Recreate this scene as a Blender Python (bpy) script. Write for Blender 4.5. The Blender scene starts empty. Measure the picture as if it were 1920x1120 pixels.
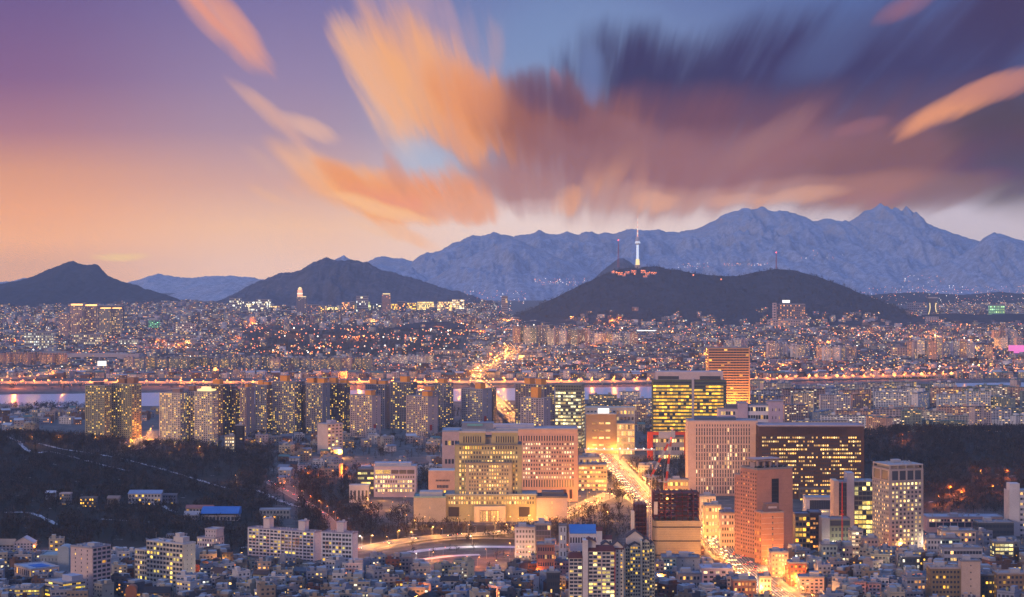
import bpy, math, random
import numpy as np
from mathutils import Vector, noise as mnoise

random.seed(7)
RNG = np.random.default_rng(11)
SC = bpy.context.scene
COL = SC.collection
R = math.radians

# ------------------------------------------------------------------ camera
EYE = 290.0            # the lookout is a 290 m hill south of the city, looking north (+Y)
FPX, CXP, HYP = 3830.0, 960.0, 495.0
cam_d = bpy.data.cameras.new("camera")
cam_d.sensor_width = 36.0
cam_d.lens = 36.0 * FPX / 1920.0
cam_d.shift_y = (495.0 - 560.0) / 1920.0
cam_d.clip_start = 5.0
cam_d.clip_end = 80000.0
cam = bpy.data.objects.new("camera", cam_d)
cam.location = (0, 0, EYE)
cam.rotation_euler = (R(90), 0, 0)
COL.objects.link(cam)
SC.camera = cam

SC.view_settings.view_transform = 'Standard'
SC.view_settings.look = 'None'
SC.view_settings.exposure = 0.0
SC.view_settings.gamma = 1.0
SC.render.film_transparent = False
SC.cycles.use_denoising = True
SC.cycles.max_bounces = 4
SC.cycles.diffuse_bounces = 2
SC.cycles.glossy_bounces = 2
SC.cycles.volume_bounces = 0
SC.cycles.sample_clamp_indirect = 4.0
SC.cycles.use_light_tree = True

SUN_EL, SUN_AZ = R(9.0), R(-142.0)       # low in the west-south-west, behind the lookout's left shoulder (azimuth from +Y)
SUN_STRENGTH = 2.0
SKY_GAIN = 1.0
HAZE_DENSITY = 2.7e-5
HAZE_END, HAZE_TOP = 19600.0, 845.0
AIR = (0.178, 0.222, 0.500)              # what the air itself adds over a long view, measured
ZENITH_GAIN, BACK_GAIN = 3.5, 1.2

sun_d = bpy.data.lights.new("sun", 'SUN')
sun_d.energy = SUN_STRENGTH
sun_d.angle = R(14)
sun_d.color = (1.0, 0.66, 0.42)
sun = bpy.data.objects.new("sun", sun_d)
sd = Vector((math.sin(SUN_AZ) * math.cos(SUN_EL), math.cos(SUN_AZ) * math.cos(SUN_EL), math.sin(SUN_EL)))
sun.rotation_euler = sd.to_track_quat('Z', 'Y').to_euler()
sun.location = sd * 500
COL.objects.link(sun)

# ------------------------------------------------------------------ node helpers
def lin(c):
    out = []
    for v in c:
        v = v / 255.0
        out.append(v / 12.92 if v <= 0.04045 else ((v + 0.055) / 1.055) ** 2.4)
    return tuple(out)

class X:
    """a node socket that understands arithmetic"""
    def __init__(s, nt, sock): s.nt, s.sock = nt, sock
    def _m(s, op, *args, clamp=False):
        n = s.nt.nodes.new('ShaderNodeMath'); n.operation = op; n.use_clamp = clamp
        for i, a in enumerate((s,) + args):
            if isinstance(a, X): s.nt.links.new(a.sock, n.inputs[i])
            else: n.inputs[i].default_value = a
        return X(s.nt, n.outputs[0])
    def __add__(s, o): return s._m('ADD', o)
    __radd__ = __add__
    def __sub__(s, o): return s._m('SUBTRACT', o)
    def __rsub__(s, o): return (s * -1.0) + o
    def __mul__(s, o): return s._m('MULTIPLY', o)
    __rmul__ = __mul__
    def __truediv__(s, o): return s._m('DIVIDE', o)
    def max(s, o): return s._m('MAXIMUM', o)
    def min(s, o): return s._m('MINIMUM', o)
    def pow(s, o): return s._m('POWER', o)
    def lt(s, o): return s._m('LESS_THAN', o)
    def gt(s, o): return s._m('GREATER_THAN', o)
    def ss(s, a, b):
        n = s.nt.nodes.new('ShaderNodeMapRange'); n.interpolation_type = 'SMOOTHSTEP'
        s.nt.links.new(s.sock, n.inputs[0])
        n.inputs[1].default_value = a; n.inputs[2].default_value = b
        n.inputs[3].default_value = 0.0; n.inputs[4].default_value = 1.0
        return X(s.nt, n.outputs[0])
    def ramp(s, stops):
        n = s.nt.nodes.new('ShaderNodeValToRGB'); el = n.color_ramp.elements
        stops = sorted(stops)
        el[0].position, el[0].color = stops[0][0], (*stops[0][1], 1)
        el[1].position, el[1].color = stops[-1][0], (*stops[-1][1], 1)
        for p, c in stops[1:-1]:
            e = el.new(p); e.color = (*c, 1)
        s.nt.links.new(s.sock, n.inputs[0])
        return X(s.nt, n.outputs[0])
    def curve(s, pts, x0, x1):
        """piecewise function of the value, given as (x, y) points, y in 0..1"""
        t = (s - x0) * (1.0 / (x1 - x0))
        n = s.nt.nodes.new('ShaderNodeFloatCurve'); c = n.mapping.curves[0]
        pts = [((x - x0) / (x1 - x0), y) for x, y in pts]
        c.points[0].location = pts[0]; c.points[1].location = pts[-1]
        for p in pts[1:-1]: c.points.new(*p)
        n.mapping.update()
        s.nt.links.new(t.sock, n.inputs[1])
        return X(s.nt, n.outputs[0])

def mixc(nt, f, a, b, mode='MIX'):
    n = nt.nodes.new('ShaderNodeMix'); n.data_type = 'RGBA'; n.blend_type = mode
    for i, v in ((0, f), (6, a), (7, b)):
        if isinstance(v, X): nt.links.new(v.sock, n.inputs[i])
        elif i == 0: n.inputs[0].default_value = v
        else: n.inputs[i].default_value = (*v[:3], 1)
    return X(nt, n.outputs[2])

def vec(nt, x, y, z=0.0):
    n = nt.nodes.new('ShaderNodeCombineXYZ')
    for i, v in enumerate((x, y, z)):
        if isinstance(v, X): nt.links.new(v.sock, n.inputs[i])
        else: n.inputs[i].default_value = v
    return X(nt, n.outputs[0])

def nz(nt, v, scale, detail=3.0, rough=0.55, out=0):
    n = nt.nodes.new('ShaderNodeTexNoise'); n.inputs['Scale'].default_value = scale
    n.inputs['Detail'].default_value = detail; n.inputs['Roughness'].default_value = rough
    if v is not None: nt.links.new(v.sock, n.inputs['Vector'])
    return X(nt, n.outputs[out])

# ------------------------------------------------------------------ sky (world): dusk gradient and wind-drawn clouds over the bearing and height of the view ray
world = bpy.data.worlds.new("World"); SC.world = world
world.use_nodes = True
wt = world.node_tree; wt.nodes.clear()
def sky():
    nt = wt
    tc = nt.nodes.new('ShaderNodeTexCoord')
    sp = nt.nodes.new('ShaderNodeSeparateXYZ'); nt.links.new(tc.outputs['Generated'], sp.inputs[0])
    dx, dy, dz = (X(nt, sp.outputs[i]) for i in range(3))
    iy = dy.max(0.05)
    a = dx / iy * 3.83            # bearing
    e = dz / iy * 3.83            # height above the horizon
    e0 = e.max(-0.02)
    t = (e0 * (1 / 0.6)).min(1.0)
    q = 1 / 0.6
    L = t.ramp([(0, lin((214, 164, 150))), (.045*q, lin((236, 172, 142))), (.10*q, lin((233, 163, 132))), (.175*q, lin((214, 150, 130))), (.25*q, lin((170, 120, 138))), (.35*q, lin((134, 98, 140))), (.495*q, lin((112, 90, 142))), (1, lin((105, 90, 145)))])
    M1 = t.ramp([(0, lin((228, 190, 180))), (.07*q, lin((232, 186, 164))), (.15*q, lin((206, 162, 158))), (.25*q, lin((166, 140, 164))), (.35*q, lin((146, 128, 166))), (.495*q, lin((122, 112, 162))), (1, lin((110, 110, 165)))])
    M2 = t.ramp([(0, lin((230, 202, 196))), (.1*q, lin((224, 202, 202))), (.2*q, lin((165, 178, 205))), (.35*q, lin((126, 144, 186))), (.495*q, lin((108, 126, 176))), (1, lin((98, 118, 175)))])
    Rr = t.ramp([(0, lin((192, 178, 190))), (.1*q, lin((192, 180, 196))), (.2*q, lin((120, 128, 165))), (.3*q, lin((80, 98, 148))), (.495*q, lin((74, 92, 150))), (1, lin((75, 95, 155)))])
    base = mixc(nt, a.ss(-.96, -.42), L, M1)
    base = mixc(nt, a.ss(-.42, .06), base, M2)
    base = mixc(nt, a.ss(.1, .85), base, Rr)
    # streak space: the clouds run towards a point on the horizon a little right of centre
    VA, VE = 0.10, -0.30
    ra, re = a - VA, e0 - VE
    rad = (ra * ra + re * re + 1e-5)._m('SQRT')
    th = ra._m('ARCTAN2', re)
    lr = (rad + 0.03)._m('LOGARITHM', 2.718)
    nA = nz(nt, vec(nt, th * 6.5, lr * 2.4), 1.0, 3.0, .45)
    nB = nz(nt, vec(nt, th * 17.0 + 9.0, lr * 3.4), 1.0, 3.5, .5)
    nC = nz(nt, vec(nt, th * 3.0 + 4.0, lr * 2.4 + 3.0), 1.0, 3.0, .5)
    nD = nz(nt, vec(nt, th * 46.0 + 21.0, lr * 5.0), 1.0, 2.5, .55)
    nsum = (nA - .5) * 1.7 + (nB - .5) * 1.3 + (nD - .5) * .6
    wob = (nC - .5) * .045
    a2, e2 = a + wob + ra * (nB - .5) * .05, e0 + wob + re * (nB - .5) * .05
    def blob(px, py, rx, ry, ang, n=1.0, lo=-.26, hi=1.15, u=a2, v=e2):
        """a soft patch of cloud; ang is clockwise, down to the right; n is how streaky its edge is"""
        cx, cy = (px - 960) / 1000, (495 - py) / 1000
        c, s_ = math.cos(R(ang)), math.sin(R(ang))
        p, r = u - cx, v - cy
        m = (p * c - r * s_) * (930 / rx)
        k = (p * s_ + r * c) * (930 / ry)
        return (nsum * n + (1.0 - (m * m + k * k)))._m('MULTIPLY', 1.0).ss(lo, hi)
    colr = base
    for px, py, rx, ry, ang, rgb, g, n in (
        (1090, 70, 190, 90, 0, (118, 142, 188), .5, .6),
        # the dark bank, from its indigo top to its rosy underside
        (1800, 70, 330, 130, -22, (72, 66, 112), .92, 1.1), (1905, 20, 150, 90, -20, (62, 50, 94), .8, .8),
        (1480, 165, 480, 135, -4, (58, 54, 104), 1.0, .8), (1230, 168, 180, 115, 15, (56, 52, 100), 1.0, .8), (1560, 90, 130, 45, -40, (84, 98, 150), .5, 1.0),
        (1380, 205, 330, 60, -4, (68, 58, 102), .85, 1.0),
        (1700, 255, 360, 110, -3, (92, 72, 106), .95, .8), (1330, 262, 450, 100, 0, (112, 74, 100), .97, .6),
        (1040, 232, 190, 92, 14, (140, 90, 98), .95, .9),
        (1110, 318, 300, 98, 4, (152, 106, 118), .98, .3), (1430, 312, 370, 82, -5, (146, 100, 114), .95, .4), (1730, 308, 300, 86, -10, (122, 84, 100), .97, .35),
        (1905, 285, 140, 122, 0, (76, 56, 74), .95, .35), (1880, 215, 120, 50, -10, (72, 62, 90), .6, .5),
        (1200, 374, 180, 30, 0, (196, 146, 140), .6, .4), (1450, 360, 170, 24, -7, (190, 140, 136), .5, .5), (1640, 352, 140, 36, -8, (160, 112, 116), .9, .4), (1790, 352, 110, 34, -14, (130, 100, 116), .85, .5),
        (1150, 322, 58, 24, -50, (226, 160, 128), .5, .8), (1198, 326, 60, 18, -82, (206, 146, 134), .3, .7), (1062, 378, 36, 24, -30, (232, 164, 130), .6, .9), (1110, 330, 50, 20, -70, (206, 148, 134), .6, .9), (1225, 378, 50, 20, -4, (232, 172, 146), .5, .7), (1500, 368, 90, 16, -9, (228, 170, 148), .5, .7), (1380, 374, 60, 12, -6, (222, 168, 150), .4, .7), (1430, 262, 120, 30, -32, (152, 110, 120), .6, .8), (1085, 260, 60, 26, -50, (150, 112, 134), .6, 1), (975, 285, 50, 26, 20, (176, 122, 120), .5, .7),
        # the sunlit cloud on the left of it
        (790, 70, 170, 125, 52, (176, 146, 168), .75, 1.4), (712, 165, 150, 50, 60, (234, 182, 154), .92, 1.1), (800, 160, 185, 98, 38, (234, 166, 126), .96, 1.2), (880, 200, 112, 84, 30, (226, 144, 102), .95, .8), (1000, 222, 120, 78, 10, (146, 90, 92), .95, .7),
        (850, 268, 95, 28, 42, (222, 150, 118), .85, .8), (770, 180, 120, 34, 55, (238, 170, 122), .5, 1.2), (905, 185, 60, 44, 60, (216, 138, 108), .6, .9), (932, 85, 60, 16, 78, (190, 150, 156), .4, .8), (1040, 150, 24, 12, 70, (180, 120, 130), .5, 1),
        (1120, 275, 150, 62, 8, (142, 98, 112), .85, .5), (1075, 225, 90, 40, 20, (128, 82, 98), .7, .5), (1030, 178, 80, 42, 24, (88, 68, 106), .8, .7), (960, 350, 110, 46, 8, (168, 120, 126), .85, .3), (1000, 385, 60, 16, 0, (214, 184, 186), .3, .3),
        (806, 312, 80, 36, 34, (168, 182, 208), .7, .5), (1108, 140, 60, 26, 80, (106, 124, 174), .7, 1),
        # the lower tongue
        (600, 325, 125, 30, 32, (234, 176, 142), .8, 1.1), (700, 362, 150, 46, 14, (240, 166, 116), .95, .9), (805, 368, 125, 50, 6, (230, 146, 108), .95, .9), (868, 392, 85, 32, 0, (222, 156, 134), .9, .8), (748, 322, 44, 20, 62, (206, 138, 120), .55, .9), (660, 345, 80, 22, 34, (226, 138, 100), .6, 1), (725, 388, 110, 14, 14, (246, 194, 150), .65, .8), (850, 350, 50, 20, 66, (216, 144, 116), .6, 1),
        (765, 440, 66, 15, 26, (236, 176, 142), .6, .9), (690, 425, 60, 10, 20, (236, 186, 152), .35, .8), (505, 362, 50, 9, 26, (232, 178, 142), .35, .6), (500, 300, 60, 14, 30, (206, 166, 158), .4, .8),
        # loose wisps
        (396, 26, 150, 26, 46, (214, 152, 146), .85, 1.2), (448, 50, 100, 22, 52, (226, 154, 136), .8, .9), (385, 20, 120, 9, 46, (236, 148, 120), .5, .6),
        (500, 208, 100, 18, 42, (222, 170, 154), .8, 1.0), (580, 242, 66, 17, 26, (224, 176, 160), .8, .9),
        (1815, 188, 140, 24, -24, (228, 150, 116), .9, 1.2), (1885, 162, 100, 24, -16, (180, 118, 118), .75, 1.1), (1615, 232, 60, 16, -14, (150, 100, 116), .6, .7), (1700, 12, 70, 22, -26, (150, 100, 122), .7, .7),
        (225, 476, 52, 8, 0, (236, 204, 150), .55, .2)):
        colr = mixc(nt, blob(px, py, rx, ry, ang, n) * g, colr, lin(rgb))
    over_head = dz.ss(.25, .7)
    h = dz.max(0.0).min(1.0)
    # the sky as it must shine for the air in front of it to leave these colours
    run = (e.max(.0005).pow(-1.0) * ((HAZE_TOP - EYE) * 3.83)).min(HAZE_END)
    T = (run * -HAZE_DENSITY)._m('EXPONENT')
    airc = vec(nt, *[(1.0 - T) * v for v in AIR])
    def vm(op, p, q):
        n = nt.nodes.new('ShaderNodeVectorMath'); n.operation = op
        nt.links.new(p.sock, n.inputs[0])
        if isinstance(q, X): nt.links.new(q.sock, n.inputs[1])
        else: n.inputs[1].default_value = q
        return X(nt, n.outputs[0])
    colr = vm('MAXIMUM', vm('DIVIDE', vm('SUBTRACT', colr, airc), vec(nt, T, T, T)), (0.004, 0.004, 0.006))
    back = h.ramp([(0, lin((232, 176, 156))), (.12, lin((206, 164, 168))), (.35, lin((150, 142, 182))), (1, lin((104, 118, 172)))])
    colr = mixc(nt, over_head, colr, tuple(v * ZENITH_GAIN for v in lin((100, 123, 172))))
    back = vm('MULTIPLY', back, vec(nt, *[h * 0 + BACK_GAIN] * 3))
    back = mixc(nt, over_head, back, tuple(v * ZENITH_GAIN for v in lin((100, 123, 172))))
    allc = mixc(nt, dy.ss(.05, .35), back, colr)
    st_ = nt.nodes.new('ShaderNodeTexSky'); st_.sky_type = 'NISHITA'; st_.sun_disc = False
    st_.sun_elevation = SUN_EL; st_.sun_rotation = SUN_AZ
    b1 = nt.nodes.new('ShaderNodeBackground'); b1.inputs[1].default_value = SKY_GAIN
    nt.links.new(allc.sock, b1.inputs[0])
    b2 = nt.nodes.new('ShaderNodeBackground'); b2.inputs[1].default_value = 0.002
    nt.links.new(st_.outputs[0], b2.inputs[0])
    ad = nt.nodes.new('ShaderNodeAddShader')
    nt.links.new(b1.outputs[0], ad.inputs[0]); nt.links.new(b2.outputs[0], ad.inputs[1])
    out = nt.nodes.new('ShaderNodeOutputWorld'); nt.links.new(ad.outputs[0], out.inputs[0])
    world.cycles.sampling_method = 'MANUAL'; world.cycles.sample_map_resolution = 512
sky()

# ------------------------------------------------------------------ places
def sm(t):
    t = np.clip(t, 0, 1); return t * t * (3 - 2 * t)
def river_far(x, y): return 4740 + x / y * FPX / 960 * 230
def ground(x, y):
    """height of the land, arrays or numbers"""
    x = np.asarray(x, float); y = np.asarray(y, float)
    z = 6 + 46 * sm((y - 5300) / 5200)
    left = 52 * np.exp(-((np.minimum(x + 800, 0) / 900) ** 2)) * np.exp(-((np.maximum(x + 800, 0) / 330) ** 2))
    ramp = np.interp(y, [1850, 2100, 2450, 2750, 2950, 3250], [0, .50, .62, 1, .7, 0])
    z = z + left * ramp
    right = 38 * sm((x - 400) / 190) * np.interp(y, [2230, 2500, 2950, 3080, 3350], [0, .45, 1, .8, 0])
    z = z + right
    yf = river_far(x, np.maximum(y, 1000)); yn = yf - 490
    inr = sm((y - yn) / 60) * sm((yf - y) / 60)
    z = z - 7 * inr
    return z
def gz(x, y): return float(ground(x, y))
def kk(Y): return Y / FPX
def wx(px, Y): return (px - CXP) * Y / FPX
def wz(py, Y): return EYE - (py - HYP) * Y / FPX
def pxy(x, y, z): return CXP + FPX * x / y, HYP + FPX * (EYE - z) / y
def ground_at(px, py):
    """where the view ray through that spot meets the land"""
    Y = FPX * (EYE - 8) / (py - HYP)
    for _ in range(25):
        Y = .5 * Y + .5 * FPX * (EYE - gz(wx(px, Y), Y)) / (py - HYP)
    return wx(px, Y), Y

# ------------------------------------------------------------------ materials
MATS = {}
def newmat(name):
    m = bpy.data.materials.new(name); m.use_nodes = True
    nt = m.node_tree
    return m, nt, nt.nodes['Principled BSDF']
def m_paint():
    """painted concrete and render: each object's own colour, weathered"""
    m, nt, b = newmat('painted_concrete')
    oi = nt.nodes.new('ShaderNodeObjectInfo'); geo = nt.nodes.new('ShaderNodeNewGeometry')
    p = X(nt, geo.outputs['Position'])
    n1 = nz(nt, p, .12, 4, .6); n2 = nz(nt, p, 1.1, 2, .6)
    c = mixc(nt, 1.0, X(nt, oi.outputs['Color']), (n1 * .30 + n2 * .22 + .34), 'MULTIPLY')
    nt.links.new(c.sock, b.inputs['Base Color']); b.inputs['Roughness'].default_value = .85
    b.inputs['Specular IOR Level'].default_value = .2
    return m
def m_tint():
    """the same for a mass of far things, whose colour is kept per face"""
    m, nt, b = newmat('tinted_concrete')
    at = nt.nodes.new('ShaderNodeAttribute'); at.attribute_name = 'tint'
    nt.links.new(mixc(nt, 1.0, X(nt, at.outputs['Color']), (.68, .68, .68), 'MULTIPLY').sock, b.inputs['Base Color']); b.inputs['Roughness'].default_value = .9
    b.inputs['Specular IOR Level'].default_value = .1
    return m
def m_pane(use_tint=False):
    """window glass, dark or with a lamp burning behind it"""
    m, nt, b = newmat('window_glass_far' if use_tint else 'window_glass')
    oi = nt.nodes.new('ShaderNodeObjectInfo')
    at = nt.nodes.new('ShaderNodeAttribute'); at.attribute_name = 'rnd'
    r = X(nt, at.outputs['Fac']); rr = X(nt, oi.outputs['Random'])
    wn = nt.nodes.new('ShaderNodeTexWhiteNoise'); wn.noise_dimensions = '1D'
    nt.links.new((r * 91.7 + rr * 57.3).sock, wn.inputs['W'])
    v = X(nt, wn.outputs['Value'])
    sp = nt.nodes.new('ShaderNodeSeparateColor'); nt.links.new(wn.outputs['Color'], sp.inputs[0])
    g, bl = X(nt, sp.outputs[1]), X(nt, sp.outputs[2])
    lit = (v.lt(X(nt, oi.outputs['Alpha'])) * r.gt(-.5)).max(r.gt(1.5))
    warm = mixc(nt, bl, (1.0, .66, .28), (1.0, 1.0, 1.0))
    geo = nt.nodes.new('ShaderNodeNewGeometry'); inn = nz(nt, X(nt, geo.outputs['Position']), .75, 2, .6)
    if use_tint:
        t2 = nt.nodes.new('ShaderNodeAttribute'); t2.attribute_name = 'tint'
        c = mixc(nt, 1.0, X(nt, t2.outputs['Color']), warm, 'MULTIPLY')
    else:
        c = mixc(nt, 1.0, X(nt, oi.outputs['Color']), warm, 'MULTIPLY')
    b.inputs['Base Color'].default_value = (.022, .03, .05, 1); b.inputs['Roughness'].default_value = .22
    b.inputs['Specular IOR Level'].default_value = .35
    nt.links.new(c.sock, b.inputs['Emission Color'])
    nt.links.new((lit * (g * g * 2.2 + .6) * (inn.ss(.25, .75) * .9 + .5)).sock, b.inputs['Emission Strength'])
    m.cycles.emission_sampling = 'NONE'
    return m
def m_glow(name, col, s):
    m, nt, b = newmat(name)
    b.inputs['Base Color'].default_value = (.3, .3, .3, 1)
    b.inputs['Emission Color'].default_value = (*col, 1); b.inputs['Emission Strength'].default_value = s
    m.cycles.emission_sampling = 'NONE'
    return m
def m_plain(name, col, rough=.7, metal=0.0, nscale=.3, namp=.5):
    m, nt, b = newmat(name)
    geo = nt.nodes.new('ShaderNodeNewGeometry')
    n1 = nz(nt, X(nt, geo.outputs['Position']), nscale, 4, .6)
    c = mixc(nt, 1.0, col, n1 * namp * 2 + (1 - namp), 'MULTIPLY')
    nt.links.new(c.sock, b.inputs['Base Color'])
    b.inputs['Roughness'].default_value = rough; b.inputs['Metallic'].default_value = metal
    return m
PAINT = m_paint(); TINT = m_tint(); PANE = m_pane(); PANEF = m_pane(True)
G_WHITE = m_glow('lamp_white', (1, .90, .72), 4); G_SODIUM = m_glow('lamp_sodium', (1, .22, .015), 2.3)
G_AMBER = m_glow('lamp_amber', (1, .42, .07), 3.2); G_RED = m_glow('lamp_red', (1, .05, .03), 8)
G_HEAD = m_glow('head_lamp', (1, .70, .30), 12); G_TAIL = m_glow('tail_lamp', (1, .05, .015), 4)
G_SIGN = m_glow('lit_sign', (1, .95, .85), 1.6); G_MAG = m_glow('magenta_sign', (.9, .06, .50), .9)
G_YEL = m_glow('floodlit_yellow', (1, .72, .2), 1.2); G_GREEN = m_glow('green_light', (.25, .85, .5), .6)
G_ORANGE = m_glow('orange_sign', (1, .4, .12), 1.3)
STEEL = m_plain('grey_steel', (.30, .31, .33), .5, .4)
REDSTEEL = m_plain('red_steel', (.45, .05, .03), .6)
ASPHALT = m_plain('asphalt', (.055, .053, .055), .75, 0, .08, .35)
MARKING = m_plain('road_paint', (.75, .74, .70), .7, 0, .5, .2)
CONCRETE = m_plain('paving', (.13, .125, .12), .85, 0, .06, .35)

# ------------------------------------------------------------------ mesh and object helpers
class MB:
    """collects faces; one call of build() makes one mesh object"""
    def __init__(s): s.v, s.f, s.m, s.r = [], [], [], []
    def quad(s, a, b, c, d, m=0, r=None):
        i = len(s.v); s.v += [a, b, c, d]; s.f.append((i, i + 1, i + 2, i + 3)); s.m.append(m); s.r.append(random.random() if r is None else r)
    def tri(s, a, b, c, m=0):
        i = len(s.v); s.v += [a, b, c]; s.f.append((i, i + 1, i + 2)); s.m.append(m); s.r.append(random.random())
    def poly(s, pts, m=0):
        i = len(s.v); s.v += list(pts); s.f.append(tuple(range(i, i + len(pts)))); s.m.append(m); s.r.append(random.random())
    def box(s, x0, x1, y0, y1, z0, z1, m=0, skip=''):
        i = len(s.v)
        s.v += [(x0, y0, z0), (x1, y0, z0), (x1, y1, z0), (x0, y1, z0), (x0, y0, z1), (x1, y0, z1), (x1, y1, z1), (x0, y1, z1)]
        fs = {'d': (3, 2, 1, 0), 't': (4, 5, 6, 7), 'f': (0, 1, 5, 4), 'r': (1, 2, 6, 5), 'b': (2, 3, 7, 6), 'l': (3, 0, 4, 7)}
        for k, q in fs.items():
            if k in skip: continue
            s.f.append(tuple(i + j for j in q)); s.m.append(m); s.r.append(random.random())
    def cyl(s, x, y, z0, z1, r0, r1=None, n=8, m=0):
        r1 = r0 if r1 is None else r1
        i = len(s.v)
        for k in range(n):
            t = 2 * math.pi * k / n
            s.v.append((x + r0 * math.cos(t), y + r0 * math.sin(t), z0))
            s.v.append((x + r1 * math.cos(t), y + r1 * math.sin(t), z1))
        for k in range(n):
            l = (k + 1) % n
            s.f.append((i + 2 * k, i + 2 * l, i + 2 * l + 1, i + 2 * k + 1)); s.m.append(m); s.r.append(0.5)
        s.f.append(tuple(i + 2 * k + 1 for k in range(n))); s.m.append(m); s.r.append(0.5)
    def ball(s, x, y, z, r, n=6, m=0, sz=1.0):
        i = len(s.v); rows = 4
        s.v.append((x, y, z - r * sz))
        for j in range(1, rows):
            ph = -math.pi / 2 + math.pi * j / rows
            for k in range(n):
                t = 2 * math.pi * k / n
                s.v.append((x + r * math.cos(ph) * math.cos(t), y + r * math.cos(ph) * math.sin(t), z + r * sz * math.sin(ph)))
        s.v.append((x, y, z + r * sz)); e = len(s.v) - 1
        for k in range(n):
            l = (k + 1) % n
            s.f.append((i, i + 1 + l, i + 1 + k)); s.m.append(m); s.r.append(.5)
            for j in range(rows - 2):
                a = i + 1 + j * n
                s.f.append((a + k, a + l, a + n + l, a + n + k)); s.m.append(m); s.r.append(.5)
            a = i + 1 + (rows - 2) * n
            s.f.append((a + k, a + l, e)); s.m.append(m); s.r.append(.5)
    def beam(s, p, q, w, m=0):
        p, q = Vector(p), Vector(q); d = (q - p).normalized()
        u = d.cross(Vector((0, 0, 1)))
        if u.length < 1e-3: u = Vector((1, 0, 0))
        u = u.normalized() * w / 2; v = d.cross(u).normalized() * w / 2
        c = [(-1, -1), (1, -1), (1, 1), (-1, 1)]
        i = len(s.v)
        for o in (p, q):
            for a, b in c: s.v.append(tuple(o + u * a + v * b))
        for k in range(4):
            l = (k + 1) % 4
            s.f.append((i + k, i + l, i + 4 + l, i + 4 + k)); s.m.append(m); s.r.append(.5)
        s.f.append((i + 3, i + 2, i + 1, i)); s.f.append((i + 4, i + 5, i + 6, i + 7)); s.m += [m, m]; s.r += [.5, .5]
    def mesh(s, name, mats):
        me = bpy.data.meshes.new(name)
        me.from_pydata(s.v, [], s.f)
        for m in (mats if isinstance(mats, (list, tuple)) else [mats]): me.materials.append(m)
        me.polygons.foreach_set('material_index', s.m)
        at = me.attributes.new('rnd', 'FLOAT', 'FACE'); at.data.foreach_set('value', s.r)
        me.update()
        return me
def link(name, me, parent=None, color=None):
    o = bpy.data.objects.new(name, me); COL.objects.link(o)
    if parent is not None: o.parent = parent
    if color is not None: o.color = (*color[:3], color[3] if len(color) > 3 else 1)
    return o
def tag(o, label, cat, group=None, kind=None):
    if label: o['label'] = label
    if cat: o['category'] = cat
    if group: o['group'] = group
    if kind: o['kind'] = kind
    return o
def np_mesh(name, V, Fq, mats, tint=None, rnd=None, mi=None):
    """fast mesh from arrays; Fq is (n,3) or (n,4)"""
    me = bpy.data.meshes.new(name)
    nf, k = Fq.shape
    me.vertices.add(len(V)); me.vertices.foreach_set('co', V.astype(np.float32).ravel())
    me.loops.add(nf * k); me.loops.foreach_set('vertex_index', Fq.astype(np.int32).ravel())
    me.polygons.add(nf)
    me.polygons.foreach_set('loop_start', np.arange(nf, dtype=np.int32) * k)
    for m in mats: me.materials.append(m)
    if mi is not None: me.polygons.foreach_set('material_index', mi.astype(np.int32))
    if tint is not None:
        at = me.attributes.new('tint', 'FLOAT_COLOR', 'FACE')
        c = np.ones((nf, 4), np.float32); c[:, :3] = tint; at.data.foreach_set('color', c.ravel())
    if rnd is not None:
        at = me.attributes.new('rnd', 'FLOAT', 'FACE'); at.data.foreach_set('value', rnd.astype(np.float32))
    me.update(calc_edges=True)
    me.validate()
    return me
# ------------------------------------------------------------------ the land: one sheet to the horizon
def m_ground():
    m, nt, b = newmat('land')
    geo = nt.nodes.new('ShaderNodeNewGeometry'); p = X(nt, geo.outputs['Position'])
    at = nt.nodes.new('ShaderNodeAttribute'); at.attribute_name = 'wood'
    n1 = nz(nt, p, .012, 5, .6); n2 = nz(nt, p, .07, 4, .6); n3 = nz(nt, p, .5, 2, .6)
    city = n2.ramp([(.3, (.05, .05, .055)), (.5, (.085, .08, .08)), (.62, (.12, .11, .11)), (.75, (.20, .19, .19))])
    wood = n1.ramp([(.3, (.012, .011, .009)), (.5, (.024, .018, .013)), (.7, (.05, .033, .022))])
    wood = mixc(nt, (n2 - .66).ss(0, .05) * .5, wood, (.5, .5, .52))
    c = mixc(nt, X(nt, at.outputs['Fac']), city, wood)
    c = mixc(nt, .35, c, n3, 'MULTIPLY')
    nt.links.new(c.sock, b.inputs['Base Color']); b.inputs['Roughness'].default_value = .95
    b.inputs['Specular IOR Level'].default_value = .1
    return m
GROUND = m_ground()
def woodness(x, y):
    x = np.asarray(x, float); y = np.asarray(y, float)
    px = CXP + FPX * x / y
    w = sm((560 - px) / 90) * sm((y - 1930) / 120) * sm((3150 - y) / 200)
    w = np.maximum(w, sm((x - 395) / 60) * sm((y - 2260) / 100) * sm((3200 - y) / 120))
    w = np.maximum(w, .9 * sm((px - 560) / 30) * sm((1175 - px) / 30) * sm((y - 2055) / 30) * sm((2245 - y) / 40))
    w = np.maximum(w, .9 * sm((px - 540) / 40) * sm((680 - px) / 30) * sm((y - 2040) / 40) * sm((2700 - y) / 60))
    w = np.maximum(w, sm((px - 430) / 60) * sm((900 - px) / 60) * sm((y - 5900) / 300) * sm((8600 - y) / 500))
    return w
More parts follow.
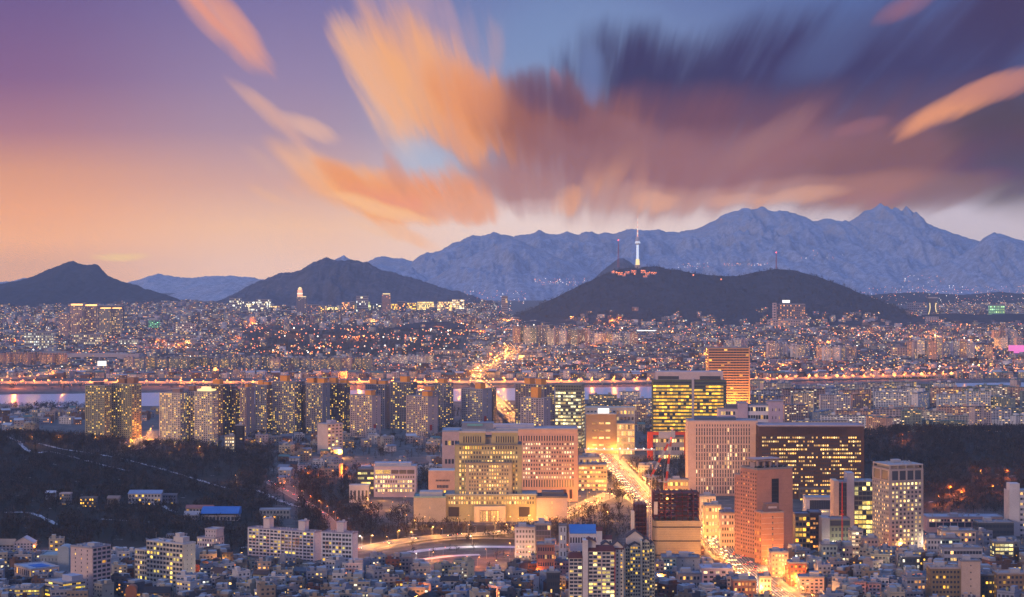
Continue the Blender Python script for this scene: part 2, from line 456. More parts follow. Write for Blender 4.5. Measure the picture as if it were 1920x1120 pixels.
def land():
    us = np.concatenate([np.linspace(-.62, -.30, 22), np.linspace(-.29, .29, 220), np.linspace(.30, .62, 22)])
    ys = np.concatenate([np.linspace(150, 1500, 12), np.linspace(1540, 3500, 150), np.geomspace(3520, 5600, 70), np.geomspace(5700, 19400, 70)])
    U, Yg = np.meshgrid(us, ys)
    Xg = U * Yg
    Z = ground(Xg, Yg)
    V = np.stack([Xg, Yg, Z], -1).reshape(-1, 3)
    n, m = len(ys), len(us)
    i = np.arange((n - 1) * (m - 1)); r, c = i // (m - 1), i % (m - 1)
    b0 = r * m + c
    Fq = np.stack([b0, b0 + 1, b0 + m + 1, b0 + m], -1)
    me = np_mesh('ground', V, Fq, [GROUND])
    at = me.attributes.new('wood', 'FLOAT', 'POINT'); at.data.foreach_set('value', woodness(Xg, Yg).astype(np.float32).ravel())
    me.polygons.foreach_set('use_smooth', [True] * len(me.polygons))
    tag(link('ground', me), None, None, kind='structure')
    # river
    m_, nt, b = newmat('river_water')
    geo = nt.nodes.new('ShaderNodeNewGeometry'); p = X(nt, geo.outputs['Position'])
    b.inputs['Base Color'].default_value = (.30, .33, .38, 1); b.inputs['Roughness'].default_value = .28
    bp = nt.nodes.new('ShaderNodeBump'); bp.inputs['Strength'].default_value = .10; bp.inputs['Distance'].default_value = 1.0
    nn = nz(nt, p, .06, 3, .6); nt.links.new(nn.sock, bp.inputs['Height']); nt.links.new(bp.outputs[0], b.inputs['Normal'])
    V, Fq = [], []
    xs = np.linspace(-2600, 2600, 60)
    for x in xs:
        yf = river_far(x, 4700)
        V += [(x, yf + 20, 3.0), (x, yf - 510, 3.0)]
    for k in range(len(xs) - 1): Fq.append((2 * k + 1, 2 * k + 3, 2 * k + 2, 2 * k))
    tag(link('river', np_mesh('river', np.array(V), np.array(Fq), [m_])), None, None, kind='structure')
land()

# ------------------------------------------------------------------ hills and mountains: skylines with real depth behind and in front of them
def m_mount(name, rock, wood, patch):
    m, nt, b = newmat(name)
    geo = nt.nodes.new('ShaderNodeNewGeometry'); p = X(nt, geo.outputs['Position'])
    n1 = nz(nt, p, .006, 6, .65); n2 = nz(nt, p, .022, 5, .65); n3 = nz(nt, p, .09, 2, .6)
    c = mixc(nt, n2.ss(.3, .7), wood, tuple(v * 1.9 for v in wood))
    if patch > 0:
        at = nt.nodes.new('ShaderNodeAttribute'); at.attribute_name = 'crag'
        c = mixc(nt, ((n1 * .5 + n2 * .5) + X(nt, at.outputs['Fac']) * .16 - (.74 - patch)).ss(0, .06), c, rock)
    c = mixc(nt, .5, c, n3, 'MULTIPLY')
    nt.links.new(c.sock, b.inputs['Base Color']); b.inputs['Roughness'].default_value = 1
    b.inputs['Specular IOR Level'].default_value = 0
    return m
def fbm(x, y, f, o=5): return mnoise.fractal(Vector((x * f, y * f, 3.1)), .9, 2.1, o)
def ridge(name, prof, Y, dfront, dback, mat, amp, jag, nu=260, nv=46, crag=0, foot=20):
    px = np.array([p[0] for p in prof], float); py = np.array([p[1] for p in prof], float)
    pu = np.linspace(px[0], px[-1], nu)
    crest = np.interp(pu, px, EYE - (py - HYP) * Y / FPX)
    xs = (pu - CXP) * Y / FPX
    seed = Y * .37
    crest = crest + np.array([mnoise.fractal(Vector((x * .01, seed, 0)), .7, 2.1, 5) + .45 * mnoise.fractal(Vector((x * .05, seed + 9, 0)), .8, 2.1, 3) for x in xs]) * jag
    vs = np.concatenate([-np.linspace(1, 0, int(nv * .7)), np.linspace(0, 1, int(nv * .3))[1:]])
    V = np.zeros((len(vs), nu, 3)); cr = np.zeros((len(vs), nu))
    for j, v in enumerate(vs):
        dist = dfront if v < 0 else dback
        fall = (1 - abs(v)) ** (1.12 if v < 0 else 1.3)
        env = min(1.0, abs(v) * 4.5) * (1 - abs(v) * .75)
        for i in range(nu):
            y = Y + v * dist
            x = xs[i] * (1 + v * dist / Y * .0)
            wv = fbm(x + seed, y, .0009, 4) * 260
            sp = 1 - abs(mnoise.fractal(Vector(((x + wv) * .0026, y * .0009 + seed, 0)), .8, 2.2, 5)) * 2.0
            rg = fbm(x, y + seed, .004, 5)
            h = foot + (crest[i] - foot) * fall
            k = max(.1, min(1, (crest[i] - foot) / 350))
            h += amp * k * env * ((sp - .72) + .35 * rg)
            if v < 0:      # the slope keeps below the sight line to its own skyline
                lim = EYE + (crest[i] - EYE) * y / Y - abs(v) * dist * .02 - 1
                h = min(h, lim)
            V[j, i] = (x, y, h)
            cr[j, i] = max(0, 1 - abs(v) * 2.2) * crag
    n, m = len(vs), nu
    i = np.arange((n - 1) * (m - 1)); r, c = i // (m - 1), i % (m - 1); b0 = r * m + c
    Fq = np.stack([b0, b0 + 1, b0 + m + 1, b0 + m], -1)
    me = np_mesh(name, V.reshape(-1, 3), Fq, [mat])
    me.polygons.foreach_set('use_smooth', [True] * len(me.polygons))
    at = me.attributes.new('crag', 'FLOAT', 'POINT'); at.data.foreach_set('value', cr.astype(np.float32).ravel())
    return tag(link(name, me), None, None, kind='structure')
M_ROCK = m_mount('haze_tinted_granite', (.27, .26, .29), (.165, .19, .25), .105)  # slope colour paled and blued in place of distance haze
M_FAR = m_mount('haze_tinted_mountain', (.36, .33, .31), (.21, .215, .25), .02)  # distance haze mixed into the slope colour here too
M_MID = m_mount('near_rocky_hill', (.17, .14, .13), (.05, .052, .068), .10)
M_HILL = m_mount('wooded_hill', (.08, .06, .055), (.026, .026, .034), .12)  # both nearer hills also have a little haze blue in their colour
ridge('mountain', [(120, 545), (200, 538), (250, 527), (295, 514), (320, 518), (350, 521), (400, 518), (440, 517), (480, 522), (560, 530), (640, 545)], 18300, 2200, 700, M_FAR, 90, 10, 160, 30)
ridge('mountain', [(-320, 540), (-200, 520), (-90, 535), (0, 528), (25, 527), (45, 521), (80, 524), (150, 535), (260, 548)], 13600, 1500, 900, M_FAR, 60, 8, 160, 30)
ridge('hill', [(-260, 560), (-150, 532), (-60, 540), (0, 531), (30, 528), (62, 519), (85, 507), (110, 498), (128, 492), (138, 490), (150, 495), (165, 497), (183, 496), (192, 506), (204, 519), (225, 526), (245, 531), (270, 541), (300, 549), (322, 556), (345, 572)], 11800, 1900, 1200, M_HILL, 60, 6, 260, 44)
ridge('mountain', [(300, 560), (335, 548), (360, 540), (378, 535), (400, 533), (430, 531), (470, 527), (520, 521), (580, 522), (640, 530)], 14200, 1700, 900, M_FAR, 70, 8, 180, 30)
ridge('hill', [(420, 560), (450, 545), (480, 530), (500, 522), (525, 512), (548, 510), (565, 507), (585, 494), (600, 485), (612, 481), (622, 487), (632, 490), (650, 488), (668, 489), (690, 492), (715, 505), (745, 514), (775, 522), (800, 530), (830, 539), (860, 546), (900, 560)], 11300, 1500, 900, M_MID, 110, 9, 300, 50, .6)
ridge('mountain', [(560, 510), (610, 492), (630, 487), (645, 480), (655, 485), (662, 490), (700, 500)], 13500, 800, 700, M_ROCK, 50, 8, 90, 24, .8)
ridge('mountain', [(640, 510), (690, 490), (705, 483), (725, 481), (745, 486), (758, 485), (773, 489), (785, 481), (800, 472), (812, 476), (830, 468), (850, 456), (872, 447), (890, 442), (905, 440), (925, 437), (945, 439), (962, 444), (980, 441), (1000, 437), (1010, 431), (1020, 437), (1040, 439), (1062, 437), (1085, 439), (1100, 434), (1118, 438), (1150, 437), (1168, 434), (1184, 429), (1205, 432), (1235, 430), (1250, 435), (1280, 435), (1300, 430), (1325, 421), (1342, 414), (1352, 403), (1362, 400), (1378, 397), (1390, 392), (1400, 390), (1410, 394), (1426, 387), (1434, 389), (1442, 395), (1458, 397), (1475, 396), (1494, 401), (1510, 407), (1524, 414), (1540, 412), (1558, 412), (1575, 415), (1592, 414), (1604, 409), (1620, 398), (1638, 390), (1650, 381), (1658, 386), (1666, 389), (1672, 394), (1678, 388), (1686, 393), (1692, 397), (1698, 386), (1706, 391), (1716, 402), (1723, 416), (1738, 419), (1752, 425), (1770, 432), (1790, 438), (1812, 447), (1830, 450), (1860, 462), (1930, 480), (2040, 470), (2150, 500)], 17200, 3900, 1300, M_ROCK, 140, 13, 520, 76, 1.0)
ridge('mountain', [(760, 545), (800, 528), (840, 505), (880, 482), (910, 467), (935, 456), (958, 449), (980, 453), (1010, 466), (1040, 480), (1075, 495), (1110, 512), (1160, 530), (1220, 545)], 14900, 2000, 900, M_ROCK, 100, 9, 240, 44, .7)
ridge('hill', [(1080, 548), (1105, 530), (1128, 510), (1148, 494), (1160, 484), (1168, 483), (1180, 490), (1200, 506), (1240, 530), (1280, 548)], 12000, 900, 700, M_MID, 60, 6, 120, 26, .4)
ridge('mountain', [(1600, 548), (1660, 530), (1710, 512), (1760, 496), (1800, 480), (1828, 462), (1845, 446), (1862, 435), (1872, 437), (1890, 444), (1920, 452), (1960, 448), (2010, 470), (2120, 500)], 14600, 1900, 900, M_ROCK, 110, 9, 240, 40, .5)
ridge('hill', [(1560, 560), (1640, 552), (1720, 548), (1800, 553), (1880, 548), (1940, 552), (2040, 556)], 12800, 1500, 700, M_HILL, 40, 5, 140, 26)
NAM = [(940, 598), (975, 588), (1000, 577), (1030, 563), (1060, 549), (1085, 537), (1110, 525), (1135, 513), (1155, 505), (1175, 502), (1195, 502), (1215, 500), (1232, 499), (1250, 504), (1275, 509), (1300, 512), (1330, 516), (1360, 519), (1385, 518), (1410, 511), (1435, 507), (1455, 505), (1480, 507), (1510, 513), (1540, 522), (1570, 532), (1600, 544), (1630, 556), (1655, 567), (1680, 577), (1710, 588), (1745, 600), (1790, 604), (1850, 597), (1930, 594), (2040, 600)]
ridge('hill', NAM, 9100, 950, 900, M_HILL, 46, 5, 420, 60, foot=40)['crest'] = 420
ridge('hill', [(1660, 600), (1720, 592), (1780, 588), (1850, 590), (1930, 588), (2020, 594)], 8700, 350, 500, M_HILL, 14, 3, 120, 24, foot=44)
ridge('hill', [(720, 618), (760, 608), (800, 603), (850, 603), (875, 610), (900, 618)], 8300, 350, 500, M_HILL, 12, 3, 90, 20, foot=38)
# ------------------------------------------------------------------ building kit
WARM, PALE, YEL, ORG, COOL = (1.0, .70, .27), (1.0, .86, .56), (1.0, .64, .09), (1.0, .48, .14), (.85, .95, .85)
BLDS = []
FOOT = []                        # footprints taken: (x, y, radius)
LAND = []                        # named landmarks, for saying where things are: (x, y, phrase)
def obox(mb, O, U, N, u0, u1, n0, n1, z0, z1, m=0):
    """a box standing out from a wall: no back face"""
    P = lambda u, n, z: (O[0] + U[0] * u + N[0] * n, O[1] + U[1] * u + N[1] * n, z)
    mb.quad(P(u0, n1, z0), P(u1, n1, z0), P(u1, n1, z1), P(u0, n1, z1), m)
    mb.quad(P(u0, n0, z0), P(u0, n1, z0), P(u0, n1, z1), P(u0, n0, z1), m)
    mb.quad(P(u1, n1, z0), P(u1, n0, z0), P(u1, n0, z1), P(u1, n1, z1), m)
    mb.quad(P(u0, n1, z1), P(u1, n1, z1), P(u1, n0, z1), P(u0, n0, z1), m)
    mb.quad(P(u0, n0, z0), P(u1, n0, z0), P(u1, n1, z0), P(u0, n1, z0), m)
def facade(mbw, rows, O, U, w, z0, z1, n, m, fw=.6, fh=.55, mx=0.0, proud=.35, piers=True, bands=True, sill=.5, lit=None, key0=0):
    """windows set back between piers and floor bands, floor by floor; rows[floor] collects the panes"""
    N = (U[1], -U[0])
    u0, W = mx, w - 2 * mx
    ch, cw = (z1 - z0) / n, W / m
    P = lambda u, k, z: (O[0] + U[0] * u + N[0] * k, O[1] + U[1] * u + N[1] * k, z)
    for f in range(n):
        a = z0 + ch * (f + (1 - fh) * sill); b = a + ch * fh
        mb = rows.setdefault(key0 + f, MB())
        for j in range(m):
            c = u0 + cw * (j + .5)
            h = cw * fw / 2
            r = None
            if lit is not None:
                q = lit(f, j)
                if q is not None: r = (2 + random.random()) if q else -1 - random.random()
            mb.quad(P(c - h, .06, a), P(c + h, .06, a), P(c + h, .06, b), P(c - h, .06, b), 0, r)
        if bands and proud > 0:
            lo = z0 if f == 0 else z0 + ch * (f - 1 + (1 - fh) * sill + fh)
            if a - lo > .02: obox(mbw, O, U, N, u0, u0 + W, 0, proud, lo, a)
    if bands and proud > 0:
        lo = z0 + ch * (n - 1 + (1 - fh) * sill + fh)
        if z1 - lo > .02: obox(mbw, O, U, N, u0, u0 + W, 0, proud, lo, z1)
    if piers and proud > 0 and fw < .98:
        for j in range(m + 1):
            h = cw * (1 - fw) / 2
            a, b = u0 + cw * j - h, u0 + cw * j + h
            if j == 0: a = u0
            if j == m: b = u0 + W
            obox(mbw, O, U, N, a, b, 0, proud + .05, z0, z1)
    if proud > 0 and mx > .3:
        obox(mbw, O, U, N, 0, u0, 0, proud + .05, z0, z1); obox(mbw, O, U, N, u0 + W, w, 0, proud + .05, z0, z1)
class Bld:
    """a building: an Empty at its base that parents its parts; local metres, front at -y"""
    def __init__(s, name, label, cat, x, y, z, yaw=0.0, group=None, land=None, rad=None):
        o = bpy.data.objects.new(name, None); COL.objects.link(o)
        o.empty_display_size = 5
        o.location = (x, y, z); o.rotation_euler = (0, 0, yaw)
        tag(o, label, cat, group)
        s.root, s.x, s.y, s.z, s.yaw, s.panes = o, x, y, z, yaw, []; BLDS.append(s)
        if land: LAND.append((x, y, land))
        if rad: FOOT.append((x, y, rad))
    def part(s, name, mb, mats=None, color=(.4, .4, .4), label=None, parent=None):
        if not mb.f: return None
        o = link(name, mb.mesh(name, mats or PAINT), parent or s.root, color)
        if label: o['label'] = label
        return o
    def rows(s, rows, color, lit, name='window_row', parent=None):
        for k in sorted(rows):
            if name == 'window_row': s.panes.append((rows[k], color, lit))
            else: s.part(name, rows[k], PANE, (*color, lit), parent=parent)
    def glaze(s):
        """hang the windows: each one a part on the near buildings, past a hundred the rest as one; far ones as one sheet of glazing"""
        if not s.panes: return
        q = []
        for mb, c, l in s.panes:
            for f, r in zip(mb.f, mb.r):
                v = [mb.v[i] for i in f]
                n = (Vector(v[1]) - Vector(v[0])).cross(Vector(v[3]) - Vector(v[0]))
                q.append((0 if n.y < -abs(n.x) else 1, -round(n.length, 1), -v[0][2], len(q), v, r, c, l))
        q.sort(key=lambda t: t[:4])
        near = s.y < 2760
        rest = {}
        for i, (_, _, _, _, v, r, c, l) in enumerate(q):
            if near and i < 100:
                w = MB(); o = Vector(v[0]); w.quad(*[tuple(Vector(a) - o) for a in v], 0, r)
                ob = link('window', w.mesh('window', PANE), s.root, (*c, l)); ob.location = o
            else: rest.setdefault((c, l), MB()).quad(*v, 0, r)
        for (c, l), mb in rest.items():
            o = s.part('window' if near else 'glazing', mb, PANE, (*c, l)); o['kind'] = 'stuff'
        s.panes = []
    def box(s, name, x0, x1, y0, y1, z0, z1, color, mats=None, label=None, parent=None, skip='d'):
        mb = MB(); mb.box(x0, x1, y0, y1, z0, z1, skip=skip)
        return s.part(name, mb, mats, color, label, parent)
    def block(s, x0, x1, y0, y1, z0, z1, col, roofcol=(.16, .17, .20), front=None, left=None, right=None, lit=.4, litcol=WARM, parapet=.9, wall='wall', wlabel=None, roof=True, extra=None):
        mb = MB(); mb.box(x0, x1, y0, y1, z0, z1, skip='dt'); rows = {}
        for spec, O, U, w in ((front, (x0, y0), (1, 0), x1 - x0), (left, (x0, y1), (0, -1), y1 - y0), (right, (x1, y0), (0, 1), y1 - y0)):
            if not spec: continue
            for k in (spec if isinstance(spec, list) else [spec]):
                k = dict(k); b = k.pop('b', 0); t = k.pop('t', 0)
                zz0, zz1 = k.pop('z0', z0 + b), k.pop('z1', z1 - t)
                facade(mb, rows, O, U, w, zz0, zz1, **k)
        if extra: extra(mb)
        wl = s.part(wall, mb, PAINT, col, wlabel)
        s.rows(rows, litcol, lit)
        if roof:
            r = MB(); r.box(x0 + .3, x1 - .3, y0 + .3, y1 - .3, z1 - .3, z1 + .05, skip='d')
            if parapet:
                for q in ((x0 - .15, x1 + .15, y0 - .45, y0), (x0 - .15, x1 + .15, y1, y1 + .3), (x0 - .4, x0 - .15, y0 - .45, y1 + .3), (x1 + .15, x1 + .4, y0 - .45, y1 + .3)):
                    r.box(*q, z1 - .5, z1 + parapet)
            s.part('roof', r, PAINT, roofcol)
        return wl
    def px(s, px0, px1, pyt, pyb=None, dy=0):
        Y = s.y + dy
        return wx(px0, Y) - s.x, wx(px1, Y) - s.x, (-2.0 if pyb is None else wz(pyb, Y) - s.z), wz(pyt, Y) - s.z
    def pblock(s, px0, px1, pyt, pyb, dy, depth, col, **k):
        x0, x1, z0, z1 = s.px(px0, px1, pyt, pyb, dy)
        s.block(x0, x1, dy, dy + depth, z0, z1, col, **k)
        return x0, x1, z0, z1
    def roof_clutter(s, x0, x1, y0, y1, z, col=(.40, .40, .44), n=None, box=True):
        """lift head, tanks and air handlers"""
        w, d = x1 - x0, y1 - y0
        if box and w > 5 and d > 5:
            cx, cy = x0 + w * random.uniform(.3, .7), y0 + d * random.uniform(.45, .7)
            a, b = min(4, w * .22), min(3.5, d * .25)
            s.box('lift_head', cx - a, cx + a, cy - b, cy + b, z, z + random.uniform(2.8, 4), col)
        for _ in range(n if n is not None else max(2, int(w * d / 90))):
            mb = MB(); x, y = random.uniform(x0 + 1.2, x1 - 1.2), random.uniform(y0 + 1.2, y1 - 1.2)
            if random.random() < .3: mb.cyl(x, y, z, z + 1.9, .9, n=8); nm = 'roof_tank'
            else: a, b = random.uniform(.6, 1.3), random.uniform(.5, 1.2); mb.box(x - a, x + a, y - b, y + b, z, z + random.uniform(.8, 1.7)); nm = 'air_handler'
            s.part(nm, mb, PAINT, (.36, .37, .41))
def frontal(name, label, cat, px0, px1, Y, z=None, **k):
    xc = (wx(px0, Y) + wx(px1, Y)) / 2
    return Bld(name, label, cat, xc, Y, gz(xc, Y) if z is None else z, rad=(px1 - px0) * kk(Y) * .62 + 3, **k)
def cornered(name, label, cat, pxl, pxc, pxr, pyt, Y, d, side, **k):
    """a block standing askew: side 'R' shows its right face between pxc and pxr, side 'L' its left face between pxl and pxc"""
    q = kk(Y)
    sp, fp = ((pxr - pxc), (pxc - pxl)) if side == 'R' else ((pxc - pxl), (pxr - pxc))
    th = math.asin(min(.8, sp * q / d))
    w = fp * q / math.cos(th)
    yaw = -th if side == 'R' else th
    c, s_ = math.cos(yaw), math.sin(yaw)
    lx, ly = (w / 2, -d / 2) if side == 'R' else (-w / 2, -d / 2)
    x, y = wx(pxc, Y) - (lx * c - ly * s_), Y - (lx * s_ + ly * c)
    z = gz(x, Y)
    B = Bld(name, label, cat, x, y, z, yaw, rad=max(w, d) * .6 + 3, **k)
    B.w, B.d, B.h = w, d, wz(pyt, Y) - z
    return B
def LIT(p, seed=0):
    """whole stretches of a floor lit together"""
    rg = random.Random(seed)
    tab = {}
    def f(fl, j):
        k = (fl, j // 4)
        if k not in tab: tab[k] = rg.random() < p
        return tab[k] if rg.random() < .85 else not tab[k]
    return f
# ------------------------------------------------------------------ the court complex in the middle
CREAM, PINKC, LILAC, SALMON = (.36, .34, .20), (.58, .38, .31), (.48, .43, .50), (.62, .40, .30)
def court():
    Y = 2250
    B = frontal('courthouse', 'tall cream stepped courthouse tower with twin crowned tops and a wide low podium', 'courthouse', 835, 1007, Y, land='the cream courthouse tower')
    w8 = lambda n, m, **k: dict(n=n, m=m, fw=.5, fh=.56, proud=.5, **k)
    # podium
    x0, x1, z0, z1 = B.px(835, 1007, 928, None)
    zt = B.px(0, 1, 948)[3]
    B.block(x0, x1, 0, 38, z0, z1, CREAM, front=w8(2, 34, z0=zt + .5, z1=z1 - 1, mx=3), lit=.6, litcol=WARM, roofcol=(.30, .34, .36))
    for a, b in ((841, 861), (973, 993)):
        q = B.px(a, b, 951, 969, -1); B.box('gateway', q[0], q[1], -.6, 0, q[2], q[3], (.05, .04, .035))  # solid dark slab standing in for the shade of an opening
    q = B.px(889, 948, 949.5, 972, -6)
    B.box('porch', q[0], q[1], -6, 0, -1, q[3], (.55, .48, .36), skip='')
    q = B.px(900, 936, 957, 970, -6); gl = {}
    mbd = MB(); facade(mbd, gl, (q[0], -6.05), (1, 0), q[1] - q[0], .5, q[3], 1, 7, fw=.8, fh=.9, proud=.3)
    B.part('porch_frame', mbd, PAINT, (.3, .2, .12)); B.rows(gl, ORG, .95, 'porch_glass')
    # tower body
    dy = 12
    x0, x1, z0, z1 = B.px(853.5, 978, 834, 928, dy)
    lit = LIT(.5, 3)
    B.block(x0, x1, dy, dy + 34, z0, z1, CREAM, front=w8(11, 21, mx=4, t=1.5, lit=lit), left=w8(11, 5, mx=5), right=w8(11, 5, mx=5), lit=.5, litcol=WARM)
    x0, x1, z0, z1 = B.px(873, 960, 868, 928, dy - 5)
    B.block(x0, x1, dy - 5, dy - .4, z0, z1, (.38, .34, .24), front=w8(8, 16, mx=3.4, t=2, lit=LIT(.72, 5)), lit=.7, litcol=WARM)
    for a, b, sd in ((861, 910, 8), (922, 971, 9)):
        x0, x1, z0, z1 = B.px(a, b, 811, 834, dy + 2)
        B.block(x0, x1, dy + 2, dy + 30, z0 - 1, z1, CREAM, front=[dict(n=1, m=8, fw=.5, fh=.8, proud=.6, z0=z0 + 1.5, z1=z1 - 3.5, mx=4, lit=lambda f, j: False)], lit=0, parapet=1.6, roofcol=(.42, .42, .44))
        x0, x1, z0, z1 = B.px(a + 6, b - 6, 836, 843, dy - .7)
        gl = {}; mbd = MB(); facade(mbd, gl, (x0, dy - .7), (1, 0), x1 - x0, z0, z1, 1, 8, fw=.55, fh=.8, proud=.3)
        B.part('crown_band', mbd, PAINT, CREAM); B.rows(gl, YEL, .95 if a < 900 else .1)
    x0, x1, z0, z1 = B.px(910, 922, 820, 834, dy + 8)
    B.block(x0, x1, dy + 8, dy + 28, z0, z1, (.46, .42, .34))
    # wings
    for a, b, c, nm in ((776, 836, 'L', 'left'), (1006, 1064, 'R', 'right')):
        x0, x1, z0, z1 = B.px(a, b, 933, None, -4)
        B.block(x0, x1, -4, 30, z0, z1, (.42, .36, .29) if c == 'L' else (.46, .37, .33), roofcol=(.22, .36, .36) if c == 'L' else (.10, .10, .13), front=[dict(n=4, m=1, fw=.03, fh=.5, proud=.3, mx=(x1 - x0) * .42, b=4, t=3)], left=dict(n=4, m=1, fw=.9, fh=.10, proud=.2, lit=lambda f, j: False), lit=1, litcol=YEL, parapet=1.4)
        for k in range(4):
            zz = 2.5 + k * (z1 - 3) / 4
            B.box('string_course', x0 - .25, x0 + (x1 - x0) * .40, -4.3, -4, zz, zz + .5, (.40, .36, .30)); B.box('string_course', x0 + (x1 - x0) * .62, x1 + .25, -4.3, -4, zz, zz + .5, (.40, .36, .30))
        B.box('plant_room', x0 + 6, x1 - 4, 4, 22, z1 + .05, z1 + 5.5, (.40, .42, .46) if c == 'L' else (.12, .12, .15))
    FOOT.append((B.x - 45, Y + 10, 30)); FOOT.append((B.x + 45, Y + 10, 30))
court()
def pink_office():
    Y = 2440
    B = frontal('office_block', 'broad pink office block with a flat top, right behind the cream courthouse tower', 'office block', 940, 1083, Y, land='the broad pink office block')
    x0, x1, z0, z1 = B.px(930, 1083, 805, None)
    ch = z1 - B.px(0, 1, 0, 818)[2]
    zt, zb = B.px(0, 1, 816)[3], B.px(0, 1, 899)[3]
    B.block(x0, x1, 0, 40, z0, z1, PINKC, roofcol=(.34, .36, .44), front=[
        dict(n=1, m=29, fw=.5, fh=.8, proud=.6, mx=4, z0=B.px(0, 1, 828)[3], z1=zt, lit=lambda f, j: False),
        dict(n=9, m=29, fw=.5, fh=.5, proud=.5, mx=4, z0=zb, z1=B.px(0, 1, 829)[3], lit=LIT(.55, 11), key0=1),
        dict(n=1, m=29, fw=.5, fh=.9, proud=.6, mx=4, z0=B.px(0, 1, 914)[3], z1=zb - .3, key0=10, lit=lambda f, j: False)], right=dict(n=10, m=6, fw=.4, fh=.5, mx=4, b=8, t=6), lit=.5, litcol=PALE, parapet=1.2)
    for a, b in ((1052, 1062), (1068, 1073)):
        q = B.px(a, b, 918, 932); B.box('gateway', q[0], q[1], -.5, 0, q[2] - 2, q[3], (.06, .03, .025))  # dark slabs painted as the shaded openings at the base
    q = B.px(925, 1002, 795, 803, 30); B.box('plant_room', q[0], q[1], 24, 38, z1, q[3], (.50, .46, .52))
    B2 = frontal('assembly_hall', 'low pink hall with a pale blue flat roof, behind the courthouse on its left', 'hall', 830, 925, 2590)
    x0, x1, z0, z1 = B2.px(829, 925, 809, None)
    B2.block(x0, x1, 0, 50, z0, z1, (.58, .42, .40), roofcol=(.30, .36, .46), front=dict(n=3, m=14, fw=.7, fh=.25, proud=.3, t=3, mx=3), lit=.25, litcol=YEL, parapet=1.3)
    q = B2.px(866, 926, 793, 806, 12); B2.box('roof_hall', q[0], q[1], 12, 34, z1, q[3], (.24, .26, .32))
    q = B2.px(876, 905, 795, 799, 11); B2.box('skylight', q[0], q[1], 10.5, 12, q[2], q[3], (.2, .45, .42))
    B3 = frontal('office_annex', 'small salmon annex with a pale roof, left beside the courthouse tower', 'annex', 803, 855, 2425)
    x0, x1, z0, z1 = B3.px(804, 856, 883, None)
    B3.block(x0, x1, 0, 24, z0, z1, SALMON, roofcol=(.50, .54, .60), front=[dict(n=1, m=10, fw=.75, fh=.75, proud=.2, mx=8, z0=B3.px(0, 1, 903.5)[3], z1=B3.px(0, 1, 899)[3], lit=lambda f, j: False), dict(n=1, m=8, fw=.8, fh=.8, proud=.2, mx=9.5, z0=B3.px(0, 1, 916)[3], z1=B3.px(0, 1, 909)[3], lit=lambda f, j: False, key0=1), dict(n=1, m=9, fw=.8, fh=.8, proud=.2, mx=3, z0=B3.px(0, 1, 925)[3], z1=B3.px(0, 1, 919.5)[3], lit=lambda f, j: True, key0=2)], left=dict(n=2, m=2, mx=2), lit=.2, litcol=YEL)
    B4 = frontal('office_block', 'lilac five storey office with yellow lit windows and a dark glass left end', 'office block', 671, 780, 2480, land='the lilac office')
    x0, x1, z0, z1 = B4.px(701, 780, 875, None)
    B4.block(x0, x1, 0, 26, z0, z1, (.50, .44, .54), roofcol=(.40, .42, .50), front=[dict(n=1, m=5, fw=.92, fh=.75, proud=.3, mx=1.5, z0=B4.px(0, 1, 890)[3], z1=B4.px(0, 1, 880)[3], lit=lambda f, j: j < 2, key0=5), dict(n=4, m=16, fw=.6, fh=.55, proud=.4, mx=1.5, z0=B4.px(0, 1, 924)[3], z1=B4.px(0, 1, 890.5)[3], lit=LIT(.75, 8))], right=dict(n=5, m=5), lit=.7, litcol=(1, .84, .34))
    q = B4.px(702, 771, 868, 875, 4); B4.box('plant_room', q[0], q[1], 4, 20, z1, q[3], (.42, .45, .55))
    x0, x1, z0, z1 = B4.px(671, 700.5, 880, None, 2)
    B4.block(x0, x1, 2, 24, z0, z1, (.07, .07, .09), front=dict(n=5, m=5, fw=.96, fh=.42, proud=.3, b=4, t=2), left=dict(n=5, m=4, fw=.9, fh=.4, b=4, t=2), lit=.75, litcol=(1, .86, .3))
    B5 = frontal('utility_shed', 'small grey flat roofed shed in front of the lilac office', 'shed', 655, 691, 2420)
    x0, x1, z0, z1 = B5.px(655, 691, 911, None)
    B5.block(x0, x1, 0, 14, z0, z1, (.42, .42, .48), roofcol=(.5, .52, .58), front=dict(n=1, m=5, fw=.5, fh=.5), lit=.1)
pink_office()

